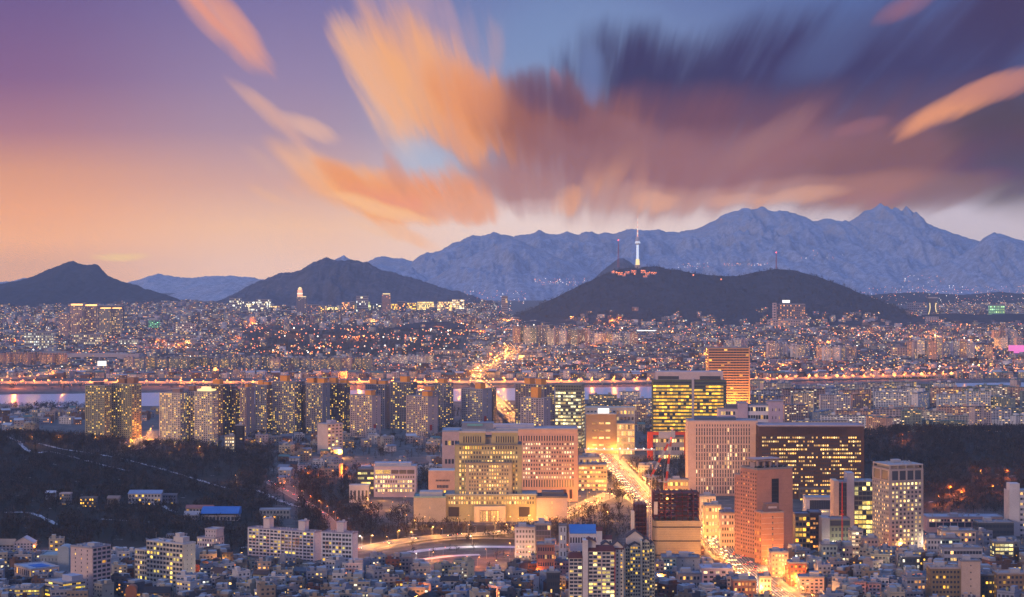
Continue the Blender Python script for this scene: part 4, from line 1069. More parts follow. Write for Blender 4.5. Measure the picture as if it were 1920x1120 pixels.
    S('office_block', 'glass office lit yellow floor by floor, near the right edge behind the corner brick block', 'office block', 1865, 1901, 1017, 1900, 18, (.22, .22, .18), 7, 4, .8, (1, .92, .45), fw=.9, fh=.6)
    S('shop_block', 'orange lit shop building by the avenue, first right of its near end', 'shop', 1446, 1478, 1036, 1850, 22, (.56, .34, .28), 6, 5, .6, (1, .62, .25), land='the avenue shops')
    S('shop_block', 'red brown shop building with a glowing yellow band, right beside the orange lit shop', 'shop', 1480, 1512, 1056, 1800, 18, (.36, .10, .06), 5, 4, .5, (1, .7, .12))
    S('shop_block', 'pink shop building with warm lit floors, bottom of the avenue on its right', 'shop', 1500, 1545, 1083, 1760, 18, (.62, .42, .36), 5, 5, .35, (1, .6, .3))
    S('shop_block', 'pinkish white three storey shop at the bottom edge, right of the avenue', 'shop', 1585, 1624, 1092, 1730, 16, (.60, .44, .40), 5, 4, .1)
    S('shop_block', 'plain pink gabled shop block at the bottom edge beside the pinkish white shop', 'shop', 1627, 1652, 1094, 1730, 14, (.58, .40, .36), 5, 3, .05)
    S('shop_block', 'grey block with a white glowing sign strip, bottom edge left of the avenue end', 'shop', 1424, 1446, 1082, 1740, 14, (.42, .36, .38), 4, 3, .2)
    S('office_block', 'grey green office with a rounded white corner, below the dark grey block with square windows', 'office block', 1541, 1570, 1022, 1905, 16, (.40, .44, .40), 5, 4, .3, PALE)
    S('office_block', 'cream office with lit white floors, right below the glass tower with a shaft', 'office block', 1596, 1618, 995, 1960, 16, (.50, .47, .40), 8, 3, .55, PALE, fw=.85)
    S('office_block', 'low grey building with dark round topped roof, left of the square grey office tower', 'office block', 1619, 1647, 1010, 1945, 16, (.30, .28, .28), 5, 4, .3, ORG)
    S('office_block', 'pale concrete block with a white gable wall, below the square grey tower', 'office block', 1738, 1764, 1010, 1930, 16, (.50, .47, .48), 5, 4, .15)
    S('office_block', 'beige office with an orange side and two lit floors, right of the square grey tower', 'office block', 1766, 1830, 996, 2020, 20, (.54, .42, .36), 4, 9, .35, ORG)
    S('office_block', 'teal lit glass lobby block, right of the square grey tower behind grey roofs', 'office block', 1758, 1800, 1010, 1975, 16, (.30, .44, .40), 4, 6, .5, COOL, fw=.85)
    # left of the avenue, below the building site
    S('shop_block', 'teal and white shop with a warm lit left wall, below the half built block', 'shop', 1243, 1268, 1046, 1840, 22, (.36, .46, .42), 6, 4, .35, PALE)
    S('apartment_block', 'pale grey blank walled block below the half built block', 'apartment block', 1268, 1312, 1046, 1850, 18, (.46, .45, .45), 5, 2, .0, fw=.1, fh=.3, clutter=True)
    S('shop_block', 'low grey hall with a silver vaulted roof, left of the avenue end', 'shop', 1272, 1314, 1076, 1770, 18, (.42, .33, .30), 3, 6, .25)
    S('shop_block', 'lavender flat roofed shop with a bright white sign, left of the avenue near end', 'shop', 1316, 1375, 1067, 1800, 26, (.52, .44, .52), 4, 5, .2, PALE, roofcol=(.46, .44, .54))
    S('shop_block', 'brick red shop block at the bottom edge, in front of the avenue', 'shop', 1375, 1418, 1088, 1720, 16, (.36, .17, .12), 4, 6, .3, ORG)
    S('office_block', 'white office with a bright sign, beyond the half built block across the avenue', 'office block', 1313, 1342, 931, 2200, 18, (.46, .42, .42), 5, 5, .3, (1, .8, .4))
    S('office_block', 'floodlit white and yellow shop front right of the half built block', 'shop', 1322, 1352, 948, 2110, 20, (.58, .46, .30), 5, 5, .75, (1, .80, .35))
    S('office_block', 'white office with red signs, left of the pink brick tower', 'office block', 1352, 1386, 962, 2040, 20, (.56, .44, .42), 6, 7, .3, PALE)
    S('office_block', 'pale office with banded lit floors, right of the broad pink office block', 'office block', 1084, 1138, 872, 2560, 24, (.50, .38, .30), 6, 10, .55, (1, .74, .28), fw=.85)
    S('office_block', 'low white roofed pavilion on the right side of the pale banded office', 'office block', 1086, 1124, 858, 2700, 20, (.46, .42, .42), 4, 6, .4, YEL)
    # roadside blocks beyond the site
    S('office_block', 'long low orange lit block below the pale pink gridded office', 'shop', 1246, 1291, 900, 2400, 14, (.36, .26, .18), 4, 9, .6, (1, .72, .2), fw=.75)
right_front()
# ------------------------------------------------------------------ apartment complex at the bottom centre
def gable(mb, x0, x1, y0, y1, z, rise, over=.5, axis='x', m=0, th=.35):
    """a pitched roof with thickness; axis is the ridge direction"""
    if axis == 'x':
        ym = (y0 + y1) / 2
        for zz in (0, -th):
            mb.quad((x0 - over, y0 - over, z + zz), (x1 + over, y0 - over, z + zz), (x1 + over, ym, z + rise + zz), (x0 - over, ym, z + rise + zz), m)
            mb.quad((x1 + over, y1 + over, z + zz), (x0 - over, y1 + over, z + zz), (x0 - over, ym, z + rise + zz), (x1 + over, ym, z + rise + zz), m)
        for x in (x0 - over, x1 + over):
            mb.quad((x, y0 - over, z - th), (x, y0 - over, z), (x, ym, z + rise), (x, ym, z + rise - th), m); mb.quad((x, y1 + over, z - th), (x, y1 + over, z), (x, ym, z + rise), (x, ym, z + rise - th), m)
        mb.quad((x0 - over, y0 - over, z - th), (x1 + over, y0 - over, z - th), (x1 + over, y0 - over, z), (x0 - over, y0 - over, z), m)
    else:
        xm = (x0 + x1) / 2
        for zz in (0, -th):
            mb.quad((x0 - over, y1 + over, z + zz), (x0 - over, y0 - over, z + zz), (xm, y0 - over, z + rise + zz), (xm, y1 + over, z + rise + zz), m)
            mb.quad((x1 + over, y0 - over, z + zz), (x1 + over, y1 + over, z + zz), (xm, y1 + over, z + rise + zz), (xm, y0 - over, z + rise + zz), m)
        y = y0 - over
        mb.quad((x0 - over, y, z - th), (xm, y, z + rise - th), (xm, y, z + rise), (x0 - over, y, z), m); mb.quad((x1 + over, y, z - th), (x1 + over, y, z), (xm, y, z + rise), (xm, y, z + rise - th), m)
def gwall(mb, x0, x1, y0, y1, z, rise, axis='x', m=0):
    if axis == 'x':
        ym = (y0 + y1) / 2
        for x in (x0, x1): mb.tri((x, y0, z), (x, y1, z), (x, ym, z + rise - .3), m)
    else:
        xm = (x0 + x1) / 2
        for y in (y0, y1): mb.tri((x0, y, z), (x1, y, z), (xm, y, z + rise - .3), m)
PALEP, DRED = (.62, .53, .47), (.13, .035, .03)
def centre_flats():
    Y = 1620
    B = frontal('apartment_tower', 'near cream apartment tower with dark red roofs and a white blade wall', 'apartment tower', 1067, 1167, Y, land='the near cream tower')
    lit = .24
    def wing(a, b, t, dy, d, m, rr=True, right=False):
        x0, x1, z0, z1 = B.px(a, b, t, None, dy)
        B.block(x0, x1, dy, dy + d, z0, z1, PALEP, roof=False, front=dict(n=19 if t < 1040 else 18, m=m, fw=.86, fh=.62, proud=.7, mx=.3), right=dict(n=19, m=2, fw=.3, fh=.4, mx=3, proud=.3) if right else None, lit=lit, litcol=(1, .86, .30))
        mb = MB(); mb.box(x0 - .5, x1 + .5, dy - .8, dy + d, z1, z1 + .4); mb.quad((x0 - .8, dy - 1.1, z1 + .3), (x1 + .8, dy - 1.1, z1 + .3), (x1 - 1, dy + 5, z1 + 3.6), (x0 + 1, dy + 5, z1 + 3.6)); mb.quad((x1 + .8, dy - 1.1, z1 + .3), (x1 + .8, dy + d, z1 + .3), (x1 - 1, dy + d - 1, z1 + 3.6), (x1 - 1, dy + 5, z1 + 3.6)); mb.quad((x1 - 1, dy + 5, z1 + 3.6), (x1 - 1, dy + d - 1, z1 + 3.6), (x0 + 1, dy + d - 1, z1 + 3.6), (x0 + 1, dy + 5, z1 + 3.6))
        mb.quad((x0 - .8, dy + d, z1 + .3), (x0 - .8, dy - 1.1, z1 + .3), (x0 + 1, dy + 5, z1 + 3.6), (x0 + 1, dy + d - 1, z1 + 3.6))
        B.part('roof', mb, PAINT, DRED)
        return x0, x1, z0, z1
    wing(1067, 1092, 1047, 1.2, 13, 3)
    x0, x1, z0, z1 = wing(1103, 1153, 1034, 0, 13, 6, right=True)
    xm = (x0 + x1) / 2
    B.box('red_corner_strip', x1 - .6, x1 + .3, -1.1, -.72, 0, z1, (.42, .10, .10))
    B.box('centre_pier', xm - .6, xm + .6, -1.2, -.72, 0, z1, (.60, .47, .44))
    # blade wall and the stair penthouse with its pitched cap
    q = B.px(1092.6, 1102.4, 1013, None, -1)
    mb = MB(); mb.box(q[0], q[1], -1.6, 10, -2, q[3]); B.part('blade_wall', mb, PAINT, (.70, .60, .56))
    p = B.px(1102.6, 1117, 1016, 1034, 3)
    mb = MB(); mb.box(q[0] + .2, p[1], 3, 13, z1, p[3]); gwall(mb, q[0] + .2, p[1], 3, 13, p[3], 3, 'y'); B.part('stair_penthouse', mb, PAINT, (.60, .54, .54))
    mb = MB(); gable(mb, q[0], p[1], 1, 13, p[3], 3.0, .6, 'y'); B.part('penthouse_roof', mb, PAINT, DRED)
    # side wing stepping back
    x0, x1, z0, z1 = B.px(1153.6, 1169, 1030, None, 5)
    B.block(x0, x1, 5, 24, z0, z1, (.66, .60, .48), front=dict(n=19, m=2, fw=.4, fh=.45, proud=.4), right=dict(n=19, m=3, fw=.5, fh=.5), lit=.1, litcol=YEL, roofcol=DRED)
    for a, b, t, g, dy in ((1147, 1168, 1025, 4.5, 9), (1128, 1144, 1022, 2.5, 12)):
        x0, x1, z0, z1 = B.px(a, b, t, 1036, dy)
        mb = MB(); mb.box(x0, x1, dy, dy + 14, z0 - 4, z1); gwall(mb, x0, x1, dy, dy + 14, z1, g, 'y'); mb.box((x0 + x1) / 2 - .5, (x0 + x1) / 2 + .5, dy - .1, dy, z1 - 1.6, z1 - .4, skip='b')
        B.part('gable_wall', mb, PAINT, (.66, .57, .52))
        mb = MB(); gable(mb, x0, x1, dy, dy + 14, z1, g, .5, 'y'); B.part('gable_roof', mb, PAINT, (.07, .05, .055))
    # second tower
    B = frontal('apartment_tower', 'pale greenish apartment tower of stepped gabled bays, right of the near cream tower', 'apartment tower', 1172, 1227, 1650, land='the stepped greenish tower')
    for a, b, t, dy, m, r in ((1172.5, 1181, 1028, 3, 2, False), (1181.3, 1201, 1024, 0, 4, False), (1204, 1218, 1016, 3, 3, False), (1218.3, 1227, 1022, 6, 2, True)):
        x0, x1, z0, z1 = B.px(a, b, t, None, dy)
        B.block(x0, x1, dy, dy + 16, z0, z1, (.60, .56, .40), front=dict(n=20, m=m, fw=.75, fh=.6, proud=.6, mx=.2), right=dict(n=20, m=3, fw=.4, fh=.5) if r else None, lit=.16, litcol=YEL, roof=False)
        mb = MB(); gable(mb, x0, x1, dy, dy + 16, z1, 2.6, .5, 'y'); B.part('gable_roof', mb, PAINT, (.06, .045, .05))
        mb = MB(); gwall(mb, x0, x1, dy, dy + 16, z1, 2.6, 'y'); B.part('gable_wall', mb, PAINT, (.60, .52, .46))
    for a in (1201.3, 1202.2):
        pass
    x0, x1, z0, z1 = B.px(1201.2, 1203.8, 1014, None, -1); B.box('blade_wall', x0, x1, -1.2, 14, z0, z1, (.68, .62, .48))
    x0, x1, z0, z1 = B.px(1175, 1206, 1008, 1022, 10)
    mb = MB(); mb.box(x0, x1, 10, 24, z0 - 5, z1); gwall(mb, x0, x1, 10, 24, z1, 5.5, 'y')
    for t in (.35, .6): mb.box(x0 + (x1 - x0) * t, x0 + (x1 - x0) * t + 1, 9.9, 10, z1 - 3, z1 - 1.6, skip='b')
    B.part('stair_penthouse', mb, PAINT, (.66, .56, .50))
    mb = MB(); gable(mb, x0, x1, 10, 24, z1, 5.5, .6, 'y'); B.part('penthouse_roof', mb, PAINT, (.07, .05, .055))
    # the paler ones behind it
    Bs = frontal('villa_block', 'white flats with brown pitched roofs and a tall stair shaft, behind the near cream tower', 'apartment block', 1110, 1148, 1730)
    x0, x1, z0, z1 = Bs.px(1119, 1129, 995, None); Bs.box('stair_shaft', x0, x1, 0, 10, z0, z1, (.60, .56, .58))
    mb = MB(); gable(mb, x0, x1, 0, 10, z1, 2.5, .5, 'x'); Bs.part('shaft_roof', mb, PAINT, DRED)
    x0, x1, z0, z1 = Bs.px(1129.3, 1147, 1011, None, 2)
    Bs.block(x0, x1, 2, 14, z0, z1, (.58, .54, .52), front=dict(n=9, m=3, fw=.6, fh=.5), lit=.35, litcol=YEL, roof=False)
    mb = MB(); gable(mb, x0, x1, 2, 14, z1, 2.6, .5, 'x'); Bs.part('roof', mb, PAINT, DRED)
    Bs = frontal('gymnasium', 'white hall with a broad bright blue roof, behind the near cream tower', 'hall', 1062, 1118, 1880)
    x0, x1, z0, z1 = Bs.px(1068, 1118, 1000, None)
    Bs.block(x0, x1, 0, 26, z0, z1, (.50, .53, .62), front=dict(n=3, m=10, fw=.6, fh=.4), lit=.05, roof=False)
    mb = MB(); mb.quad((x0, -1, z1), (x1 + .6, -1, z1), (x1 + .6, 26, z1 + 5), (x0, 26, z1 + 5)); mb.box(x0, x1 + .6, -1.0, 26, z1 - .4, z1 - .02); mb.tri((x1 + .6, -1, z1), (x1 + .6, 26, z1), (x1 + .6, 26, z1 + 5)); mb.tri((x0, 26, z1), (x0, -1, z1), (x0, 26, z1 + 5))
    Bs.part('roof', mb, PAINT, (.05, .20, .50))
    x0, x1, z0, z1 = Bs.px(1049, 1062, 986, None, 3); Bs.block(x0, x1, 3, 14, z0, z1, (.46, .50, .58), left=dict(n=6, m=3), front=dict(n=6, m=2, fw=.3), lit=.05)
    S = simple_block
    S('office_block', 'dark glass and lavender office, left of the white hall with the blue roof', 'office block', 1004, 1033, 983, 1960, 18, (.10, .11, .18), 7, 5, .05, fw=.9, fh=.8)
    S('office_block', 'light steel blue low office left of the dark glass one', 'office block', 966, 1003, 990, 1975, 18, (.34, .38, .52), 6, 6, .06)
    S('school', 'brown brick block with even rows of windows, below the dark glass office', 'school', 1007, 1040, 1021, 1830, 16, (.30, .15, .12), 5, 7, .08)
    S('shop_block', 'dark shop with a blue and yellow lit canopy, left of the near cream apartment tower', 'shop', 1026, 1050, 1073, 1730, 14, (.06, .06, .08), 4, 5, .05)
centre_flats()

# ------------------------------------------------------------------ the near blocks on the left
def left_front():
    S = simple_block
    B = cornered('apartment_block', 'pink apartment block whose plain front has one window strip, by the stepped white block', 'apartment block', 126.5, 173, 199, 1028, 1735, 22, 'R', land='the pink block')
    w, d, h = B.w, B.d, B.h
    PK = (.60, .46, .44)
    B.block(-w / 2, w / 2, -d / 2, d / 2, -2, h, PK, front=[dict(n=12, m=3, fw=.16, fh=.40, mx=2, proud=.2, t=1, b=1, bands=True)], right=dict(n=12, m=4, fw=.8, fh=.6, proud=.6), lit=.06, litcol=YEL, roofcol=(.30, .30, .36))
    B.roof_clutter(-w / 2 + 1, w / 2 - 1, -d / 2 + 1, d / 2 - 1, h, n=12)
    B = cornered('apartment_block', 'stepped white apartment block with yellow lit bays, right of the pink block', 'apartment block', 266, 344, 362, 1021, 1790, 15, 'R', land='the stepped white block')
    w, d, h = B.w, B.d, B.h
    WH = (.64, .56, .46)
    B.block(-w / 2, w / 2, -d / 2, d / 2, -2, h, WH, front=dict(n=10, m=11, fw=.80, fh=.6, proud=.9, mx=.3), right=dict(n=10, m=2, fw=.14, fh=.25, mx=2, proud=.2), lit=.22, litcol=(1, .80, .18), roofcol=(.46, .46, .52))
    q = kk(1790)
    B.block(-w / 2 - 32 * q, -w / 2 - .2, -d / 2 + 1, d / 2, -2, h - 9, WH, front=dict(n=7, m=5, fw=.78, fh=.6, proud=.9), left=dict(n=7, m=2, fw=.4), lit=.2, litcol=(1, .80, .18), roofcol=(.46, .46, .52))
    B.box('stair_box', -w / 2 + w * .60, -w / 2 + w * .86, -d * .1, d * .45, h, h + 5, (.58, .52, .48)); B.box('stair_box', -w / 2 + w * .62, -w / 2 + w * .74, 0, d * .4, h + 5, h + 8, (.56, .5, .47))
    B.roof_clutter(-w / 2 + 1, w / 2 - 1, -d / 2 + 1, d / 2 - 1, h, n=10, box=False)
    mb = MB(); mb.cyl(-w / 2 + 4, 0, h, h + 7, .12, n=5); B.part('aerial', mb, STEEL)
    B = cornered('apartment_block', 'pinkish flats with lit white windows and stepped terrace, behind the stepped white block', 'apartment block', 368, 402, 415, 1010, 1960, 18, 'R')
    w, d, h = B.w, B.d, B.h
    B.block(-w / 2, w / 2, -d / 2, d / 2, -2, h, (.54, .45, .48), front=dict(n=5, m=7, fw=.6, fh=.5, proud=.5), right=dict(n=5, m=3, fw=.3), lit=.42, litcol=(1, .95, .7), roofcol=(.3, .3, .36))
    B.block(-w * .15, w / 2, -d * .3, d / 2 - .2, h, h + 8, (.52, .46, .50), front=dict(n=2, m=4, fw=.3, fh=.4, proud=.2), lit=.0, wall='upper_wall', roofcol=(.4, .4, .46))
    # white slabs
    def slab(label, pxl, pxc, pxr, pyt, Y, boxes, m, land):
        B = cornered('apartment_slab', label, 'apartment block', pxl, pxc, pxr, pyt, Y, 12, 'R', land=land)
        w, d, h = B.w, B.d, B.h
        B.block(-w / 2, w / 2, -d / 2, d / 2, -2, h, (.60, .60, .68), front=dict(n=9, m=m, fw=.84, fh=.6, proud=.8, mx=.4), right=dict(n=9, m=1, fw=.05, fh=.2, proud=.15), lit=.17, litcol=(1, .80, .16), roofcol=(.30, .28, .36), parapet=1.1)
        bl = MB()
        for j in range(0, m + 1, 3): x = -w / 2 + .4 + (w - .8) * j / m; bl.box(x - .5, x + .5, -d / 2 - 1.3, -d / 2 - .86, -1, h + .4)
        B.part('blade_pier', bl, PAINT, (.66, .66, .72))
        for a in boxes:
            x = (a - .5) * w
            B.box('stair_box', x - 3.6, x + 3.6, -3.2, 4, h, h + 9.5, (.58, .52, .55)); B.box('stair_box_cap', x - 4.2, x + 4.2, -3.8, 4.6, h + 9.5, h + 10.2, (.36, .34, .40))
            mb = MB(); mb.cyl(x + 2, 1, h + 10.2, h + 11.8, 1.3, n=10); B.part('water_tank', mb, PAINT, (.5, .5, .55), parent=None)
        mb = MB()
        for j in range(14): x = random.uniform(-w * .47, w * .47); mb.box(x - .4, x + .4, 1.5, 2.4, h, h + random.uniform(1, 2.2))
        B.part('roof_vent', mb, PAINT, (.5, .46, .5))
        mb = MB()
        for f in (5, 6):
            for j in range(1, m, 4):
                x0 = -w / 2 + .4 + (w - .8) * j / m; x1 = x0 + (w - .8) / m; z = (h + 2) * f / 9 - 2
                for (a, b, c, e) in ((x0, x1, z, z + .35), (x0, x1, z + 3, z + 3.35), (x0, x0 + .3, z, z + 3.3), (x1 - .3, x1, z, z + 3.3)): mb.box(a, b, -d / 2 - 1.0, -d / 2 - .86, c, e)
        B.part('orange_frame', mb, PAINT, (.55, .20, .08))
    slab('long white apartment slab with two stair boxes on its roof and orange balcony frames', 457, 590, 601, 999, 1950, (.25, .78), 18, 'the long white slab')
    slab('short white apartment slab with one roof stair box, right of the long white slab', 602, 661, 669, 1001, 1900, (.55,), 9, 'the short white slab')
    B = cornered('school', 'salmon school with arched dark windows and a blue patched flat roof', 'school', 13, 59, 103, 1068, 1800, 26, 'R')
    w, d, h = B.w, B.d, B.h
    B.block(-w / 2, w / 2, -d / 2, d / 2, -2, h, (.62, .44, .36), front=dict(n=2, m=9, fw=.55, fh=.6, proud=.4), right=dict(n=2, m=8, fw=.5, fh=.6, proud=.4), lit=.3, litcol=YEL, roofcol=(.34, .40, .52))
    B.box('blue_roof_sheet', -w * .2, w * .3, -d * .2, d * .3, h, h + .5, (.04, .16, .48))
    B = cornered('office_block', 'beige office with wrap around yellow lit window bands, bottom left below the pink block', 'office block', 76, 118, 152, 1094, 1700, 22, 'R')
    w, d, h = B.w, B.d, B.h
    B.block(-w / 2, w / 2, -d / 2, d / 2, -2, h, (.50, .44, .38), front=dict(n=6, m=5, fw=.98, fh=.42, proud=.4), right=dict(n=6, m=5, fw=.98, fh=.42, proud=.4), lit=.6, litcol=(1, .82, .12), roofcol=(.36, .38, .44)); B.box('roof_house', -w * .05, w * .5, -d * .1, d * .4, h, h + 5, (.40, .42, .52)); B.roof_clutter(-w / 2 + 1, 0, -d / 2 + 1, d / 2 - 1, h, box=False)
    B = frontal('office_block', 'low office with bright yellow windows under a cluttered roof, bottom left corner', 'office block', 12, 74, 1700)
    x0, x1, z0, z1 = B.px(12, 74, 1105, None)
    B.block(x0, x1, 0, 20, z0, z1, (.36, .33, .34), front=dict(n=5, m=12, fw=.9, fh=.5, proud=.3), lit=.8, litcol=(1, .84, .16), roofcol=(.22, .24, .30)); B.roof_clutter(x0 + 1, x1 - 1, 1, 19, z1, n=22)
    B = frontal('factory_vault', 'grey blank hall with a rounded silver end tower, between the salmon school and pink block', 'hall', 76, 129, 1850)
    x0, x1, z0, z1 = B.px(76, 115, 1042, None)
    B.block(x0, x1, 0, 26, z0, z1, (.26, .30, .34), roofcol=(.28, .36, .40), front=dict(n=3, m=6, fw=.2, fh=.3, proud=.15), lit=.05)
    x0, x1, z0, z1 = B.px(108, 129, 1030, None, -1)
    mb = MB(); mb.box(x0, x1, -1, 16, z0, z1); r = (x1 - x0) / 2; n = 10
    for i in range(n):
        t0, t1 = math.pi * i / n, math.pi * (i + 1) / n; p = lambda t, y: (x0 + r + r * math.cos(t), y, z1 + .55 * r * math.sin(t))
        mb.quad(p(t0, -1), p(t0, 16), p(t1, 16), p(t1, -1)); mb.tri(p(t0, -1), p(t1, -1), (x0 + r, -1, z1))
    B.part('vaulted_tower', mb, PAINT, (.34, .38, .42))
    B = frontal('manor_house', 'gabled house with a tan tiled wing, at the left edge under the wood', 'house', 0, 63, 1965)
    x0, x1, z0, z1 = B.px(26, 62, 1018, None)
    B.block(x0, x1, 0, 14, z0, z1, (.54, .46, .48), front=dict(n=5, m=6, fw=.5, fh=.5), right=dict(n=5, m=3, fw=.3), lit=.1, roof=False)
    mb = MB(); gwall(mb, x0, x1, 0, 14, z1, 5.5, 'y'); B.part('gable_wall', mb, PAINT, (.54, .46, .48)); mb = MB(); gable(mb, x0, x1, 0, 14, z1, 5.5, .8, 'y'); B.part('roof', mb, PAINT, (.40, .42, .50))
    x0, x1, z0, z1 = B.px(-24, 25.5, 1022, None, 1)
    B.block(x0, x1, 1, 15, z0, z1, (.42, .38, .40), front=dict(n=4, m=7, fw=.6, fh=.5), lit=.08, roof=False); mb = MB(); gable(mb, x0, x1, 1, 15, z1, 5, .8, 'x'); B.part('wing_roof', mb, PAINT, (.38, .26, .18))
    B = frontal('chapel', 'dark hall with a steep dark roof and a round red gable, at the bottom edge', 'hall', 215, 330, 1700)
    x0, x1, z0, z1 = B.px(232, 318, 1112, None); B.block(x0, x1, 0, 12, z0, z1, (.16, .12, .10), front=dict(n=4, m=8, fw=.7, fh=.5), lit=.4, litcol=YEL, roof=False); mb = MB(); gable(mb, x0, x1, 0, 12, z1, 4.5, .6, 'x'); B.part('roof', mb, PAINT, (.025, .025, .035))
    x0, x1, z0, z1 = B.px(235, 256, 1108, None, -2); mb = MB(); mb.box(x0, x1, -2, 6, z0, z1); r = (x1 - x0) / 2
    for i in range(10):
        t0, t1 = math.pi * i / 10, math.pi * (i + 1) / 10; p = lambda t, y: (x0 + r + r * math.cos(t), y, z1 + r * math.sin(t)); mb.quad(p(t0, -2), p(t0, 6), p(t1, 6), p(t1, -2)); mb.tri(p(t0, -2), p(t1, -2), (x0 + r, -2, z1))
    B.part('round_gable', mb, PAINT, (.30, .11, .06))
left_front()

# ------------------------------------------------------------------ villas on the wooded hill
def hill_villas():
    def place(px, py): return ground_at(px, py)
    def villa(name, label, cat, px0, px1, pyt, pyb, d, col, roofcol, n, m, lit, roof='flat', rise=2.5, litcol=YEL):
        x, Y = ground_at((px0 + px1) / 2, pyb)
        B = Bld(name, label, cat, x, Y, gz(x, Y), rad=(px1 - px0) * kk(Y) * .7 + 6)
        x0, x1, z0, z1 = B.px(px0, px1, pyt, None)
        B.block(x0, x1, 0, d, z0, z1, col, front=dict(n=n, m=m, fw=.6, fh=.5, proud=.4), left=dict(n=n, m=3, fw=.5, fh=.5), lit=lit, litcol=litcol, roofcol=roofcol, roof=roof == 'flat')
        if roof == 'gable':
            mb = MB(); gable(mb, x0, x1, 0, d, z1, rise, .9, 'x'); B.part('roof', mb, PAINT, roofcol); mb = MB(); gwall(mb, x0, x1, 0, d, z1, rise, 'x'); B.part('gable_wall', mb, PAINT, col)
        if roof == 'shed':
            mb = MB(); mb.quad((x0 - 1, -1, z1), (x1 + 1, -1, z1), (x1 + 1, d, z1 + rise), (x0 - 1, d, z1 + rise)); mb.box(x0 - 1, x1 + 1, -1, d, z1 - .35, z1 - .02); mb.tri((x1 + 1, -1, z1), (x1 + 1, d, z1), (x1 + 1, d, z1 + rise)); mb.tri((x0 - 1, d, z1), (x0 - 1, -1, z1), (x0 - 1, d, z1 + rise)); B.part('roof', mb, PAINT, roofcol)
        if roof == 'vault':
            mb = MB(); K = 8
            for i in range(K):
                a, b = i / K, (i + 1) / K; f = lambda t: z1 + rise * math.sin(math.pi * (.12 + .88 * t) * .62) * 1.05
                mb.quad((x0 - 1, -2 + (d + 3) * a, f(a)), (x1 + 1, -2 + (d + 3) * a, f(a)), (x1 + 1, -2 + (d + 3) * b, f(b)), (x0 - 1, -2 + (d + 3) * b, f(b)))
                for xx in (x0 - 1, x1 + 1): mb.quad((xx, -2 + (d + 3) * a, z1 - .5), (xx, -2 + (d + 3) * b, z1 - .5), (xx, -2 + (d + 3) * b, f(b)), (xx, -2 + (d + 3) * a, f(a)))
            B.part('roof', mb, PAINT, roofcol)
        return B
    villa('villa', 'white villa with a long pale blue roof, alone on the wooded hill', 'house', 241, 301, 926, 946, 12, (.50, .48, .50), (.20, .27, .42), 3, 10, .40, 'shed', 3.2)
    villa('sports_hall', 'low hall under a swelling bright blue roof at the foot of the wooded hill', 'hall', 378, 446, 966, 976, 22, (.36, .34, .34), (.04, .17, .50), 1, 10, .05, 'vault', 7)
    villa('villa', 'house with a wide red brown roof, left of the bright blue roofed hall', 'house', 349, 398, 953, 966, 12, (.40, .36, .32), (.30, .13, .12), 2, 8, .22, 'gable', 3)
    villa('villa', 'small dark villa with two yellow windows, far left on the wooded hill', 'house', 112, 132, 926, 946, 9, (.22, .22, .24), (.42, .42, .50), 4, 5, .3, 'flat')
    villa('villa', 'little grey house with a snowy roof, left of the dark villa on the hill', 'house', 86, 103, 924, 938, 8, (.24, .25, .28), (.45, .47, .54), 3, 4, .05, 'gable', 2)
    villa('villa', 'dark house with a row of yellow windows among trees, left of the white villa', 'house', 150, 180, 934, 950, 9, (.10, .10, .12), (.16, .17, .20), 3, 7, .5, 'flat')
    villa('villa', 'small house with a curved brown roof, between the dark house and the white villa', 'house', 202, 222, 936, 950, 9, (.28, .24, .22), (.26, .18, .15), 2, 4, .0, 'vault', 3)
    villa('villa', 'small grey house right beside the white villa', 'house', 305, 330, 928, 944, 9, (.20, .20, .24), (.28, .30, .36), 3, 5, .2, 'flat')
    villa('villa', 'grey house with a pale blue roof above the long white apartment slab', 'house', 487, 543, 956, 972, 12, (.26, .28, .30), (.24, .32, .46), 2, 9, .12, 'flat')
    villa('villa', 'steep roofed little house in front of the red brown roofed house', 'house', 346, 372, 966, 976, 9, (.26, .24, .24), (.30, .31, .36), 2, 4, .05, 'gable', 4)
    villa('villa', 'low grey house in the wood behind the stepped white apartment block', 'house', 312, 348, 1004, 1016, 10, (.22, .22, .25), (.26, .27, .32), 2, 6, .1, 'flat')
hill_villas()
